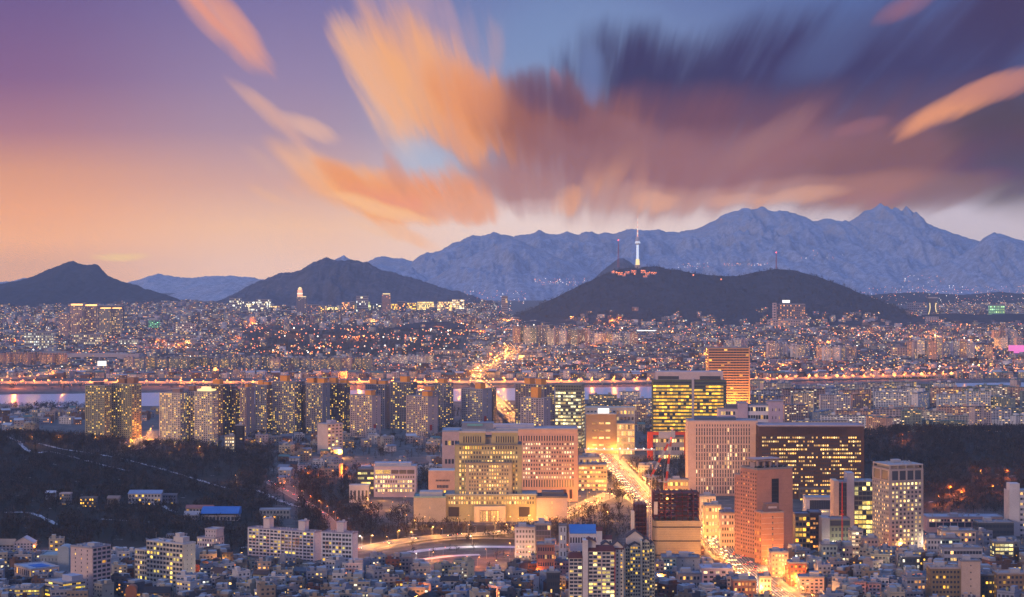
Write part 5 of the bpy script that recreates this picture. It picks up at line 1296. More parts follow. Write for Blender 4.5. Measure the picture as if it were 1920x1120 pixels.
# ------------------------------------------------------------------ apartment towers between the hill and the river
TC = (1.0, .40, .07)             # terracotta roof houses
def apt(label, pxl, pxc, pxr, pyt, Y, d, side, floors, bays, col, boxcol=TC, lit=.25, boxes=((.5, 0),), plain_side=True, litcol=(1, .74, .14), group=None, sbays=4, fw=.6, crown=False, band=None, cap=True):
    B = cornered('apartment_tower', label, 'apartment tower', pxl, pxc, pxr, pyt, Y, d, side, group=group)
    w, d, h = B.w, B.d, B.h
    sp = dict(n=floors, m=sbays, fw=fw, fh=.5, proud=.4)
    pl = dict(n=floors, m=1, fw=.06, fh=.4, proud=.15, bands=False, piers=False)
    B.block(-w / 2, w / 2, -d / 2, d / 2, -2, h, col, front=dict(n=floors, m=bays, fw=fw, fh=.52, proud=.6, mx=.4), **{'right' if side == 'R' else 'left': pl if plain_side else sp}, lit=lit, litcol=litcol, roofcol=(.36, .33, .36), parapet=1.2)
    mb = MB()
    for j in range(0, bays + 1, 3): x = -w / 2 + .4 + (w - .8) * j / bays; mb.box(x - .7, x + .7, -d / 2 - 1.3, -d / 2 - .66, -1, h + .8)
    B.part('pilaster', mb, PAINT, tuple(min(1, c * 1.15) for c in col))
    for cx, up in boxes:
        x = (cx - .5) * w; s = min(6.5, w * .22)
        B.box('roof_house', x - s, x + s, -d * .22, d * .30, h, h + 8.5 + up, boxcol)
        if cap: B.box('roof_house_cap', x - s - 1.2, x + s + 1.2, -d * .22 - 1.2, d * .30 + 1.2, h + 8.5 + up, h + 9.4 + up, (.40, .34, .34))
    if crown:
        mb = MB(); mb.box(-w * .40, w * .40, -d * .40, d * .4, h + 1.4, h + 4.6, skip=''); B.part('lit_crown', mb, G_YEL); mb = MB(); mb.box(-w * .22, w * .22, -d * .2, d * .2, h + 4.6, h + 8); B.part('lit_crown_top', mb, G_YEL)
    if band: q = band; B.box('red_banner', w / 2 + .2, w / 2 + .5, -d * .35, -d * .1, h * .18, h * .32, (.55, .05, .03), skip='')
    return B
GRN, PPK, BRN, GRY = (.36, .32, .20), (.56, .42, .38), (.17, .11, .10), (.27, .25, .29)
def apartments():
    L = LAND.append
    B = apt('greenish cream tower standing first in the row of apartment towers, by the open river', 158, 196, 204, 724, 3300, 22, 'R', 28, 9, GRN, BRN, .26, ((.5, -3),), False, cap=False); L((B.x, B.y, 'the greenish cream towers'))
    apt('greenish cream tower with an orange brown roof house, second in the row from the left', 205, 247, 260, 721, 3320, 26, 'R', 28, 10, GRN, (.40, .20, .10), .28, ((.35, 0), (.8, 2)), False, cap=False)
    B = apt('pale pink tower with red lit stairwell windows, left of the tower with the glowing crown', 297, 338, 347, 738, 3140, 20, 'R', 26, 10, (.60, .52, .46), (.34, .22, .2), .42, ((.7, -2),), False)
    apt('pale pink slim tower wedged behind the tower with the glowing crown', 345, 366, 372, 735, 3170, 20, 'R', 26, 5, (.56, .48, .44), (.4, .2, .1), .40, ((.5, 0),), False)
    B = apt('pale pink tower topped by a glowing yellow crown', 364, 398, 405, 736, 3130, 20, 'R', 26, 8, (.62, .53, .45), (.7, .5, .2), .34, (), False, crown=True); L((B.x, B.y, 'the glowing crown tower'))
    apt('dark brown tower with an orange roof house directly right of the glowing crown', 386, 418, 428, 722, 3380, 24, 'R', 27, 8, BRN, TC, .25, ((.45, 0),), False, cap=False)
    apt('dark brown narrow tower third right of the glowing crown tower', 424, 442, 450, 731, 3400, 22, 'R', 27, 5, BRN, (.3, .16, .14), .25, ((.5, -4),), False)
    apt('tower showing a tall blank pink side wall right of the dark brown pair', 450, 462, 474, 728, 3360, 26, 'R', 27, 4, (.36, .27, .27), TC, .35, ((.6, -2),), True)
    apt('dark blue grey tower in the row, left of the broad grey tower', 478, 500, 508, 723, 3430, 22, 'R', 27, 6, (.22, .22, .28), TC, .3, ((.3, 0), (.8, -3)), False)
    B = apt('broad grey tower with many yellow windows and a central orange roof house', 510, 553, 562, 717, 3410, 22, 'R', 27, 12, (.28, .26, .28), TC, .36, ((.4, 2),), False); L((B.x, B.y, 'the broad grey tower'))
    apt('dark narrow tower between the broad grey tower and the one with a blank side', 561, 569, 573, 722, 3450, 18, 'R', 27, 3, BRN, BRN, .2, ((.5, -3),), False)
    apt('tower with a blank lavender side wall, right of the broad grey tower', 573, 605, 617, 720, 3400, 24, 'R', 27, 9, (.30, .27, .28), TC, .36, ((.1, 0), (.75, 0)), True)
    apt('dark brown tower with tall yellow stairwell lights, right of the blank lavender side wall', 617, 646, 654, 720, 3440, 24, 'R', 27, 8, BRN, TC, .28, ((.1, 1), (.8, -2)), False)
    B = apt('near pale pink tower with a small red banner, left of the two alike', 655, 698, 713, 743, 3330, 22, 'R', 22, 10, PPK, TC, .24, ((.68, 0),), True, band=1); L((B.x, B.y, 'the red banner tower'))
    apt('grey tower behind the left pale pink tower with a red banner', 684, 722, 731, 722, 3520, 24, 'R', 26, 9, GRY, TC, .14, ((.3, 0), (.75, -2)), True)
    apt('broad dark grey tower with an orange roof house, between the two banner towers', 731, 771, 781, 718, 3500, 24, 'R', 27, 9, (.18, .16, .19), TC, .26, ((.55, 2),), False)
    apt('near pale pink tower with a small red banner, right of the two alike', 761, 803, 820, 745, 3330, 22, 'R', 22, 10, PPK, TC, .24, ((.72, 0),), True, band=1)
    apt('grey tower with an orange roof house behind the right pale pink banner tower', 780, 810, 822, 735, 3460, 22, 'R', 24, 8, GRY, TC, .2, ((.6, 0),), True)
    apt('dark tower with a lavender blank wall, right of the pale pink banner towers', 812, 836, 849, 720, 3540, 26, 'R', 27, 7, (.26, .24, .28), TC, .28, ((.45, 0),), False)
    B = apt('grey white tower with a pink side wall, left of the bright bridge road', 865, 905, 922, 731, 3520, 24, 'R', 22, 10, (.42, .38, .40), TC, .16, ((.65, 2),), True, band=1); L((B.x, B.y, 'the tower by the bridge'))
    apt('brown narrow tower behind the grey white tower by the bridge road', 920, 925, 930, 728, 3620, 16, 'R', 22, 2, BRN, TC, .2, (), False)
    apt('dark brown tower with a wide orange roof house, right of the bright bridge road', 967, 1020, 1040, 723, 3480, 26, 'R', 24, 11, (.30, .22, .22), TC, .26, ((.3, 2), (.7, 2)), False)
    B = apt('grey white tower with a tall orange roof house, right of the bridge road', 977, 1020, 1033, 748, 3300, 22, 'R', 20, 9, (.46, .38, .40), TC, .12, ((.5, 9),), True, cap=False); L((B.x, B.y, 'the orange topped grey tower'))
    # smaller blocks at their feet
    B = cornered('office_block', 'pale pink block with a blank left wall, before the left banner tower', 'office block', 593, 614, 640, 796, 3010, 24, 'L', land='the blank walled pink block')
    w, d, h = B.w, B.d, B.h
    B.block(-w / 2, w / 2, -d / 2, d / 2, -2, h, (.62, .50, .46), front=dict(n=10, m=4, fw=.6, fh=.5, proud=.4), lit=.45, litcol=(1, .85, .3), roofcol=(.4, .4, .46)); B.box('lift_head', -w * .1, w * .3, -d * .2, d * .2, h, h + 5, (.46, .42, .48))
    S = simple_block
    S('monument_block', 'narrow black slab standing before the dark brown towers', 'office block', 441, 456, 798, 2990, 12, (.02, .02, .03), 10, 2, .02)
    S('shop_block', 'low shop with a bright white sign, left of the narrow black slab', 'shop', 421, 440, 818, 3000, 16, (.40, .36, .30), 5, 4, .7, PALE)
    n = 0
    for (a, b, t, Y) in ((640, 668, 829, 2990), (668, 700, 826, 3010), (692, 722, 832, 2960), (722, 745, 822, 3020), (640, 660, 842, 2880), (660, 694, 846, 2860), (694, 712, 840, 2900), (726, 752, 832, 2920), (752, 766, 824, 3000), (764, 788, 815, 3040), (788, 806, 815, 3040), (700, 724, 850, 2830)):
        n += 1
        S('apartment_block', ['pinkish five storey block before the right banner tower', 'white low flats before the two banner towers', 'pale low flats with lit stair windows right of the pink block with a blank wall'][n % 3], 'apartment block', a, b, t, Y, 13, [(.56, .46, .46), (.54, .54, .60), (.58, .52, .50)][n % 3], 5, max(3, (b - a) // 5), .25, YEL, clutter=(n % 2 == 0))['group'] if False else None
apartments()
for o in [o for o in COL.objects if o.get('category') == 'apartment block' and o.get('label', '').startswith(('pinkish five', 'white low flats before', 'pale low flats with'))]: o['group'] = 'low flats before the apartment towers'

# ------------------------------------------------------------------ far landmarks
def far_things():
    # the hilltop tower
    Y = 9100; k = kk(Y); x = wx(1195.5, Y)
    zb = wz(502, Y) - 6
    B = Bld('hilltop_tower', 'tall slim lit observation tower with a banded pod, on the dark hill', 'tower', x, Y, zb, land='the hilltop tower')
    P = lambda py: wz(py, Y) - zb
    mb = MB(); mb.cyl(0, 0, -10, P(497), 14, 12, n=16); B.part('base_hall', mb, PAINT, (.5, .42, .36))
    mb = MB(); mb.cyl(0, 0, P(497), P(486), 9.5, 7.5, n=16); B.part('lit_foot', mb, G_YEL)
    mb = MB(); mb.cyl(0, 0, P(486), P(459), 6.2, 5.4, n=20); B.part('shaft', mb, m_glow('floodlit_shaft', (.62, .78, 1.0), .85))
    mb = MB()
    for z0, z1, r0, r1 in ((459, 457, 7, 11), (457, 454.5, 12, 12), (454, 452, 10, 10), (451.5, 449.5, 12, 11), (449, 446.5, 8.5, 7.5), (446.3, 444, 9, 6)): mb.cyl(0, 0, P(z0), P(z1), r0, r1, n=20)
    B.part('pod', mb, PAINT, (.55, .56, .62))
    mb = MB(); mb.cyl(0, 0, P(456.2), P(455.2), 12.4, 12.4, n=20); mb.cyl(0, 0, P(453.4), P(452.8), 10.4, n=20); B.part('pod_lights', mb, m_glow('pod_light', (.75, .85, 1), 1.6))
    a, b = MB(), MB()
    for i, (p0, p1, r) in enumerate(((444, 440, 3.6), (440, 436, 3.2), (436, 432, 2.9), (432, 428, 2.6), (428, 424, 2.2), (424, 420, 1.9), (420, 415, 1.6), (415, 410, 1.2), (410, 404.5, .8))): (a if i % 2 else b).cyl(0, 0, P(p0), P(p1), r, r * .9, n=8)
    m1 = B.part('aerial', a, m_glow('aerial_white', (1, .86, .66), .8)); B.part('aerial_band', b, m_glow('aerial_red', (1, .34, .16), .75), parent=m1)
    def mast(label, px, pyt, pyb, Y, s=5.0):
        x = wx(px, Y); z = wz(pyb, Y)
        M = Bld('lattice_mast', label, 'mast', x, Y, z - 6)
        h = wz(pyt, Y) - z + 6
        mb = MB()
        for q in range(4):
            t = math.pi / 4 + q * math.pi / 2; mb.beam((s * math.cos(t), s * math.sin(t), 0), (.5 * math.cos(t), .5 * math.sin(t), h), 1.0)
        for i in range(14):
            f0, f1 = i / 14, (i + 1) / 14
            for q in range(4):
                t0, t1 = math.pi / 4 + q * math.pi / 2, math.pi / 4 + (q + 1) * math.pi / 2; r0, r1 = s * (1 - f0) + .5 * f0, s * (1 - f1) + .5 * f1
                mb.beam((r0 * math.cos(t0), r0 * math.sin(t0), h * f0), (r1 * math.cos(t1), r1 * math.sin(t1), h * f1), .6)
        M.part('lattice', mb, PAINT, (.42, .12, .10)); mb = MB(); mb.ball(0, 0, h + 1, 2.4); M.part('warning_lamp', mb, G_RED)
    mast('red lattice mast left of the tall observation tower on the same hilltop', 1159.5, 451, 499, 9080)
    mast('short red lattice mast with a red lamp on the right summit of the dark hill', 1455.5, 474, 506, 9120, 3.5)
    # lookout buildings round the tower
    S = simple_block
    n = 0
    for px, py, w, h, mat in ((1150, 509, 6, 4, G_SODIUM), (1163, 512, 9, 5, None), (1176, 510, 8, 4, None), (1188, 508, 10, 5, None), (1206, 508, 9, 6, None), (1214, 512, 8, 4, G_SODIUM), (1225, 511, 8, 4, None), (1170, 515, 6, 2.5, G_SODIUM), (1210, 517, 8, 2.5, G_SODIUM)):
        Y = 9045 - (py - 505) * 18; x = wx(px, Y)
        B = Bld('lookout_lodge', 'small orange lit lodge around the foot of the observation tower', 'lodge', x, Y, wz(py + h / 2 + 1, Y), group='lodges round the observation tower')
        q = kk(Y); mb = MB(); mb.box(-w * q / 2, w * q / 2, 0, 14, -4, h * q); B.part('wall', mb, PAINT, (.42, .30, .26))
        rows = {}; mw = MB(); facade(mw, rows, (-w * q / 2, 0), (1, 0), w * q, 0, h * q, 2, max(3, int(w)), fw=.6, fh=.4, proud=0); B.rows(rows, (2.4, .55, .10), .9)
    def far(name, label, cat, px0, px1, pyt, pyb, Y, d, col, n, m, lit, litcol=WARM, top=None, land=None, fw=.6, fh=.5, roofcol=(.3, .3, .34), dark_roof=False):
        x = (wx(px0, Y) + wx(px1, Y)) / 2
        z = wz(pyb, Y)
        z = min(z, gz(x, Y))
        B = Bld(name, label, cat, x, Y, z, land=land, rad=(px1 - px0) * kk(Y) * .6 + 8)
        x0, x1, z0, z1 = B.px(px0, px1, pyt, None)
        B.block(x0, x1, 0, d, z0 - 4, z1, col, front=dict(n=n, m=m, fw=fw, fh=fh, proud=.0, mx=.5), left=dict(n=n, m=3, fw=.5, fh=.5, proud=0) if px0 > 900 else None, right=dict(n=n, m=3, fw=.5, fh=.5, proud=0) if px0 <= 900 else None, lit=lit, litcol=litcol, roofcol=roofcol, parapet=2)
        if top is not None:
            mb = MB(); mb.box(x0 + (x1 - x0) * .1, x1 - (x1 - x0) * .1, 1, d - 1, z1 + .1, z1 + top[0]); B.part('lit_top', mb, top[1])
        return B
    F = far
    ww = (.56, .44, .42)
    # left: the pair of tall towers and neighbours
    F('apartment_tower', 'tall pink twin tower with a glowing top, left of a pair across the river', 'apartment tower', 131, 153, 574, 648, 7400, 40, (.60, .42, .36), 30, 7, .25, top=(7, G_AMBER), land='the tall pink twin towers')
    F('apartment_tower', 'tall pink twin tower with a glowing top, right of a pair across the river', 'apartment tower', 158, 180, 575, 648, 7450, 40, (.62, .44, .36), 30, 7, .25, top=(7, G_AMBER))
    F('apartment_tower', 'green grey tower with a dark cap, right of the pink twin towers', 'apartment tower', 186, 206, 580, 652, 7350, 40, (.34, .34, .28), 30, 7, .3, top=(5, G_AMBER))
    F('apartment_tower', 'green grey tower with a dark cap standing outermost right of the pink twin towers', 'apartment tower', 209, 226, 580, 652, 7380, 40, (.32, .31, .28), 30, 6, .3, top=(5, G_AMBER))
    F('office_block', 'dark flat topped block bridging behind the green grey towers', 'office block', 178, 230, 574, 600, 7700, 30, (.10, .10, .14), 6, 12, .05)
    F('apartment_tower', 'pink brown tower just left of the pink twin towers', 'apartment tower', 110, 128, 588, 650, 7300, 40, (.42, .30, .30), 26, 6, .2)
    F('office_block', 'broad glass office with white and green lit floors, far left across the river', 'office block', 45, 96, 624, 660, 6500, 30, (.34, .34, .34), 8, 14, .55, COOL)
    F('office_block', 'grey office with yellow green floors under the pink twin towers', 'office block', 138, 188, 628, 656, 6700, 30, (.42, .38, .34), 7, 16, .5, (1, .9, .55))
    F('office_block', 'green lit tower block with a dark top, right of the tall towers across the river', 'office block', 278, 297, 601, 631, 8000, 30, (.08, .24, .20), 12, 6, .6, (.3, 1.0, .6), top=(8, PAINT))
    F('office_block', 'office with green and white floors, below the green lit tower block', 'office block', 222, 257, 638, 658, 6700, 30, (.24, .30, .30), 6, 10, .55, COOL)
    F('long_wall', 'very long blank pale wall of a low hall across the river', 'hall', 124, 260, 665, 681, 5900, 40, (.52, .44, .46), 1, 4, .0, roofcol=(.46, .44, .50))
    F('long_wall', 'blank pale hall end, left of the very long wall', 'hall', 76, 124, 661, 672, 6050, 40, (.44, .38, .42), 1, 2, .0)
    F('office_block', 'pale office with a bright white sign, right of the green lit tower block', 'office block', 325, 365, 608, 630, 7600, 30, (.48, .40, .40), 6, 10, .3, PALE)
    F('office_block', 'long low grey hall under the pale office with a white sign', 'hall', 300, 368, 630, 643, 7200, 30, (.30, .28, .34), 3, 14, .2)
    # billboard by the riverside road
    Y = 5200; x = wx(191, Y)
    B = Bld('riverside_billboard', 'glowing white billboard above a low orange lit building on the far river bank', 'billboard', x, Y, gz(x, Y)); q = kk(Y)
    mb = MB(); mb.box(-8 * q, 8 * q, 0, 2, 18 * q, 27 * q, skip=''); B.part('panel', mb, G_SIGN); mb = MB(); mb.box(-6 * q, -5 * q, .4, 1.6, -1, 18 * q); mb.box(5 * q, 6 * q, .4, 1.6, -1, 18 * q); B.part('post', mb, STEEL)
    F('depot', 'low red brown depot under the glowing white billboard', 'depot', 182, 236, 694, 706, 5250, 30, (.36, .16, .13), 3, 10, .2, ORG)
    F('office_tower', 'dark tower with a red lit round top, tallest of the far left downtown', 'office tower', 556, 574, 558, 607, 9200, 45, (.22, .20, .26), 24, 6, .15, top=(5, G_YEL), land='the red topped tower')
    x = wx(561.5, 9190); zt = wz(558, 9190); B = Bld('signal_turret', 'red and yellow glowing turret on top of the dark far tower', 'turret', x, 9212, zt); mb = MB(); mb.cyl(0, 0, 0, 34, 12, 11, n=12); B.part('drum', mb, m_glow('turret_glow', (1, .32, .12), 1.1)); mb = MB(); mb.ball(0, 0, 38, 9, 8); B.part('lamp_dome', mb, G_YEL); mb = MB(); mb.cyl(0, 0, 14, 20, 12.3, n=12); B.part('window_band', mb, m_glow('turret_window', (1, .8, .5), 1.3))
    F('office_tower', 'dark glass slab left of the dark tower with a red lit top', 'office tower', 524, 555, 583, 607, 9300, 40, (.12, .12, .18), 10, 8, .1)
    F('office_tower', 'dark stepped slab right of the dark tower with a red lit top', 'office tower', 574, 596, 572, 607, 9350, 40, (.18, .16, .24), 16, 8, .2, ORG)
    BRT = 1.7
    dt = [(480, 507, 562, (.5, .45, .5), .3, COOL), (508, 523, 574, (.5, .42, .36), .6, WARM), (597, 612, 574, (.5, .46, .5), .4, YEL), (612, 634, 576, (.5, .48, .36), .85, (1, .9, .4)), (641, 655, 567, (.58, .44, .38), .4, ORG), (657, 664, 566, (.58, .44, .38), .3, ORG), (667, 693, 566, (.34, .38, .30), .75, (.85, 1, .45)), (693, 716, 570, (.16, .2, .28), .2, COOL), (733, 745, 570, (.4, .38, .3), .6, YEL), (745, 761, 566, (.2, .18, .26), .2, ORG), (762, 780, 568, (.4, .42, .34), .6, YEL), (782, 813, 566, (.6, .5, .36), .9, (1, .84, .36)), (820, 848, 566, (.6, .48, .42), .6, WARM), (848, 870, 562, (.58, .50, .42), .7, PALE), (940, 952, 556, (.56, .44, .42), .2, WARM), (455, 480, 566, (.44, .42, .48), .4, COOL), (430, 452, 560, (.42, .42, .5), .25, COOL), (668, 690, 556, (.5, .46, .5), .1, COOL)]
    rc = ['pale', 'cream', 'grey', 'bright yellow lit', 'pink', 'slim pink', 'green lit', 'dark blue glass', 'yellow lit', 'dark violet', 'yellow green lit', 'golden floodlit', 'pink white', 'white lit', 'pink hillside', 'bluish', 'blue grey', 'plain grey']
    for i, (a, b, t, c, l, lc) in enumerate(dt):
        F('office_block', rc[i] + ' office block of the far downtown, ' + ('left' if a < 556 else 'right') + ' of the red topped tower', 'office block', a, b, t, 603, 9500 + (i % 4) * 60, 35, c, 12, max(3, (b - a) // 2), l, tuple(BRT * v for v in lc), fw=.8, fh=.7)
    F('office_tower', 'pink brown tower with a glowing yellow top rim in the far downtown row', 'office tower', 716, 732, 553, 605, 9300, 40, (.42, .28, .26), 22, 6, .2, ORG, top=(6, G_YEL), land='the yellow rimmed tower')
    # centre and right
    F('apartment_block', 'tall pale fluted block behind the riverside slabs', 'apartment tower', 812, 866, 658, 692, 6300, 25, (.60, .50, .46), 15, 14, .22, fw=.4)
    F('apartment_block', 'greenish block left of the pale fluted towers', 'apartment block', 787, 811, 665, 694, 6300, 25, (.30, .32, .30), 12, 6, .3)
    F('office_block', 'dark glass block with a light edge, up the slope right of the lit road', 'office block', 966, 1003, 626, 650, 7300, 30, (.16, .22, .28), 8, 10, .25)
    F('hotel', 'dark hotel slab sprinkled with orange windows below the dark hill', 'hotel', 1459, 1510, 571, 600, 8250, 30, (.20, .17, .2), 10, 16, .35, ORG, land='the dark hotel slab')
    F('hotel_shaft', 'pale blank shaft tower at the left end of the dark hotel slab', 'tower', 1449, 1456, 569, 601, 8230, 20, (.62, .48, .46), 10, 1, .0)
    F('hotel_podium', 'pale podium building with orange lights under the dark hotel slab', 'hotel', 1440, 1515, 601, 616, 8150, 40, (.58, .44, .40), 4, 16, .3, ORG)
    Y = 8300; x = wx(1474, Y); B = Bld('roof_sign', 'white glowing sign standing on the dark hotel slab', 'sign', x, Y, wz(571, Y)); q = kk(Y); mb = MB(); mb.box(-7 * q, 7 * q, 0, 2, 3 * q, 8 * q, skip=''); B.part('panel', mb, G_SIGN); mb = MB(); mb.box(-5 * q, -4.5 * q, .5, 1.5, 0, 3 * q); mb.box(4.5 * q, 5 * q, .5, 1.5, 0, 3 * q); B.part('post', mb, STEEL)
    Y = 9700; x = wx(1749, Y); B = Bld('curved_tower', 'dark flared tower edged with golden light, far right below the mountains', 'tower', x, Y, gz(x, Y)); k = kk(Y)
    mb = MB(); zt = wz(556, Y) - B.z; n = 12
    prof = [(9 - 3.2 * math.sin(math.pi * min(1, t * 1.15)) * 1) * k for t in np.linspace(0, 1, n)]
    for i in range(n - 1):
        z0, z1 = zt * i / (n - 1), zt * (i + 1) / (n - 1); a, b = prof[i], prof[i + 1]
        mb.quad((-a, 0, z0), (a, 0, z0), (b, 0, z1), (-b, 0, z1)); mb.quad((a, 0, z0), (a, 30, z0), (b, 30, z1), (b, 0, z1)); mb.quad((-a, 30, z0), (-a, 0, z0), (-b, 0, z1), (-b, 30, z1))
    mb.quad((-b, 0, zt), (b, 0, zt), (b, 30, zt), (-b, 30, zt)); B.part('wall', mb, PAINT, (.10, .09, .12))
    e = MB()
    for i in range(int(n * .6)):
        z0, z1 = zt * i / (n - 1), zt * (i + 1) / (n - 1); a, b = prof[i], prof[i + 1]
        for s in (-1, 1): e.quad((s * (a + .5), -.4, z0), (s * (a - 4), -.4, z0), (s * (b - 4), -.4, z1), (s * (b + .5), -.4, z1))
    B.part('edge_light', e, G_YEL); mb = MB(); mb.box(-prof[-1], prof[-1], -.3, 30, zt * .9, zt * .96); B.part('light_band', mb, PAINT, (.6, .55, .55))
    F('office_block', 'grey blocks left of the dark flared tower', 'office block', 1702, 1738, 569, 586, 9700, 30, (.30, .28, .36), 6, 10, .15)
    F('apartment_tower', 'pale lone tower before the dark ridge, far right', 'apartment tower', 1738, 1760, 595, 616, 8400, 30, (.56, .46, .48), 12, 5, .1)
    F('stadium_block', 'green floodlit block on the far right ridge', 'hall', 1856, 1884, 573, 588, 9300, 30, (.2, .5, .3), 5, 8, .9, (.5, 1.0, .5))
    Y = 6200; x = wx(1907, Y); B = Bld('magenta_billboard', 'glowing magenta billboard at the right edge across the river', 'billboard', x, Y, gz(x, Y)); q = kk(Y); zc = wz(655, Y) - B.z; mb = MB(); mb.box(-16 * q, 16 * q, 0, 2, zc - 7.5 * q, zc + 7.5 * q, skip=''); B.part('panel', mb, G_MAG); mb = MB(); mb.box(-10 * q, -9 * q, .3, 1.7, -1, zc - 7.5 * q); mb.box(9 * q, 10 * q, .3, 1.7, -1, zc - 7.5 * q); B.part('post', mb, STEEL)
    F('apartment_tower', 'brown gateway shaped block with an orange lit middle, across the river on the right', 'apartment tower', 1673, 1702, 652, 690, 6000, 25, (.58, .40, .34), 14, 6, .3)
    F('hall', 'pale low hall with three white floodlights, in the slope below the hilltop tower', 'hall', 1190, 1238, 622, 634, 7600, 25, (.52, .40, .38), 3, 8, .2, top=(5, G_SIGN))
far_things()
# ------------------------------------------------------------------ roads as lines on the land: (east, north) points
def gp(px, py): x, Y = ground_at(px, py); return (x, Y)
AVENUE = [gp(1118, 838), gp(1128, 850), gp(1143, 866), gp(1163, 888), gp(1184, 912), gp(1206, 936), gp(1240, 956), gp(1285, 974), gp(1322, 994), gp(1348, 1018), gp(1378, 1048), gp(1408, 1076), gp(1445, 1106), gp(1490, 1140)]
COURT_ROAD = [gp(668, 1034), gp(712, 1023), gp(760, 1014), gp(820, 1007), gp(885, 1003), gp(940, 999), gp(985, 990), gp(1040, 972), gp(1095, 948), gp(1150, 925)]
HILL_ROAD = [gp(500, 902), gp(532, 920), gp(566, 940), gp(598, 960), gp(622, 982), gp(630, 1004), gp(668, 1034)]
TOWER_ROAD = [gp(225, 846), gp(262, 838), gp(285, 822), gp(296, 806)]
def densify(pts, step):
    out = []
    P_ = [Vector((p[0], p[1], 0)) for p in pts]
    n = len(P_)
    for i in range(n - 1):
        a, b, c, d = P_[max(0, i - 1)], P_[i], P_[i + 1], P_[min(n - 1, i + 2)]
        k = max(1, int((c - b).length / step))
        for j in range(k):
            t = j / k
            out.append(.5 * ((2 * b) + (c - a) * t + (2 * a - 5 * b + 4 * c - d) * t * t + (3 * b - a - 3 * c + d) * t ** 3))
    out.append(P_[-1])
    return out
ROADS = {'avenue': (densify(AVENUE, 12), 17.0), 'court': (densify(COURT_ROAD, 12), 9.0), 'hill': (densify(HILL_ROAD, 12), 4.5), 'tower': (densify(TOWER_ROAD, 12), 7.0)}
ROADPTS = np.array([(p.x, p.y, w) for pts, w in ROADS.values() for p in pts])
def road_gap(x, y): return float((np.hypot(ROADPTS[:, 0] - x, ROADPTS[:, 1] - y) - ROADPTS[:, 2]).min())
def free(x, y, r):
    for a, b, q in FOOT:
        if abs(a - x) < q + r and abs(b - y) < q + r and (a - x) ** 2 + (b - y) ** 2 < (q + r) ** 2: return False
    return True
# plain names for colours, so that labels stay true
WALLS = [('pale grey', (.34, .33, .37)), ('cream', (.42, .37, .30)), ('pinkish', (.40, .31, .29)), ('brown brick', (.15, .085, .065)), ('white', (.55, .53, .55)), ('dark grey', (.09, .09, .11)), ('red brick', (.19, .075, .05)), ('tan', (.30, .23, .17)), ('slate', (.26, .28, .36))]
ROOFS = [('grey roof', (.11, .12, .15)), ('dark roof', (.03, .03, .042)), ('slate roof', (.15, .18, .25)), ('teal roof', (.08, .16, .16)), ('snowy roof', (.40, .43, .50)), ('brown roof', (.10, .055, .045)), ('blue roof', (.06, .17, .42))]
ORD = ['', 'second ', 'third ', 'fourth ', 'fifth ', 'sixth ', 'seventh ', 'eighth ', 'ninth ', 'tenth ', 'eleventh ', 'twelfth ', 'thirteenth ', 'fourteenth ', 'fifteenth ', 'sixteenth ']
NEAR_LAND = []
def where(x, y):
    best = min((l for l in LAND), key=lambda l: (l[0] - x) ** 2 + ((l[1] - y) * .7) ** 2)
    p0, p1 = CXP + FPX * best[0] / best[1], CXP + FPX * x / y
    dx, dy = (p1 - p0) * kk(best[1]), y - best[1]
    rel = ('right of ' if dx > 0 else 'left of ') if abs(dx) > abs(dy) * .8 else ('behind ' if dy > 0 else 'before ')
    return rel + best[2], math.hypot(dx, dy)
PENDING = []                     # (root, description, category, group, x, y)
def settle_labels():
    groups = {}
    for o, desc, cat, grp, x, y in PENDING:
        w, d = where(x, y)
        groups.setdefault((desc, w, cat, grp), []).append((d, o))
    for (desc, w, cat, grp), lst in groups.items():
        lst.sort(key=lambda t: t[0])
        for i, (d, o) in enumerate(lst):
            head = (ORD[i] if i < len(ORD) else 'far ') 
            tag(o, (head + desc + ', ' + w)[:200], cat, grp)
def dup(root, x, y, z, yaw, scale, wall, roof, lit, litc, first):
    """a copy of a thing with copies of its parts, in its own colours"""
    def paint(c):
        n = c.name.split('.')[0]
        if n == 'window': c.color = (*litc, lit)
        elif n in ('wall', 'gable_wall', 'parapet', 'stair_head', 'pilaster', 'end_wall'): c.color = (*wall, 1)
        elif n in ('roof', 'upper_roof'): c.color = (*roof, 1)
    if first: r = root
    else:
        r = root.copy(); COL.objects.link(r)
        for ch in root.children:
            c = ch.copy(); COL.objects.link(c); c.parent = r
    for c in r.children: paint(c)
    r.location = (x, y, z); r.rotation_euler = (0, 0, yaw); r.scale = scale
    return r
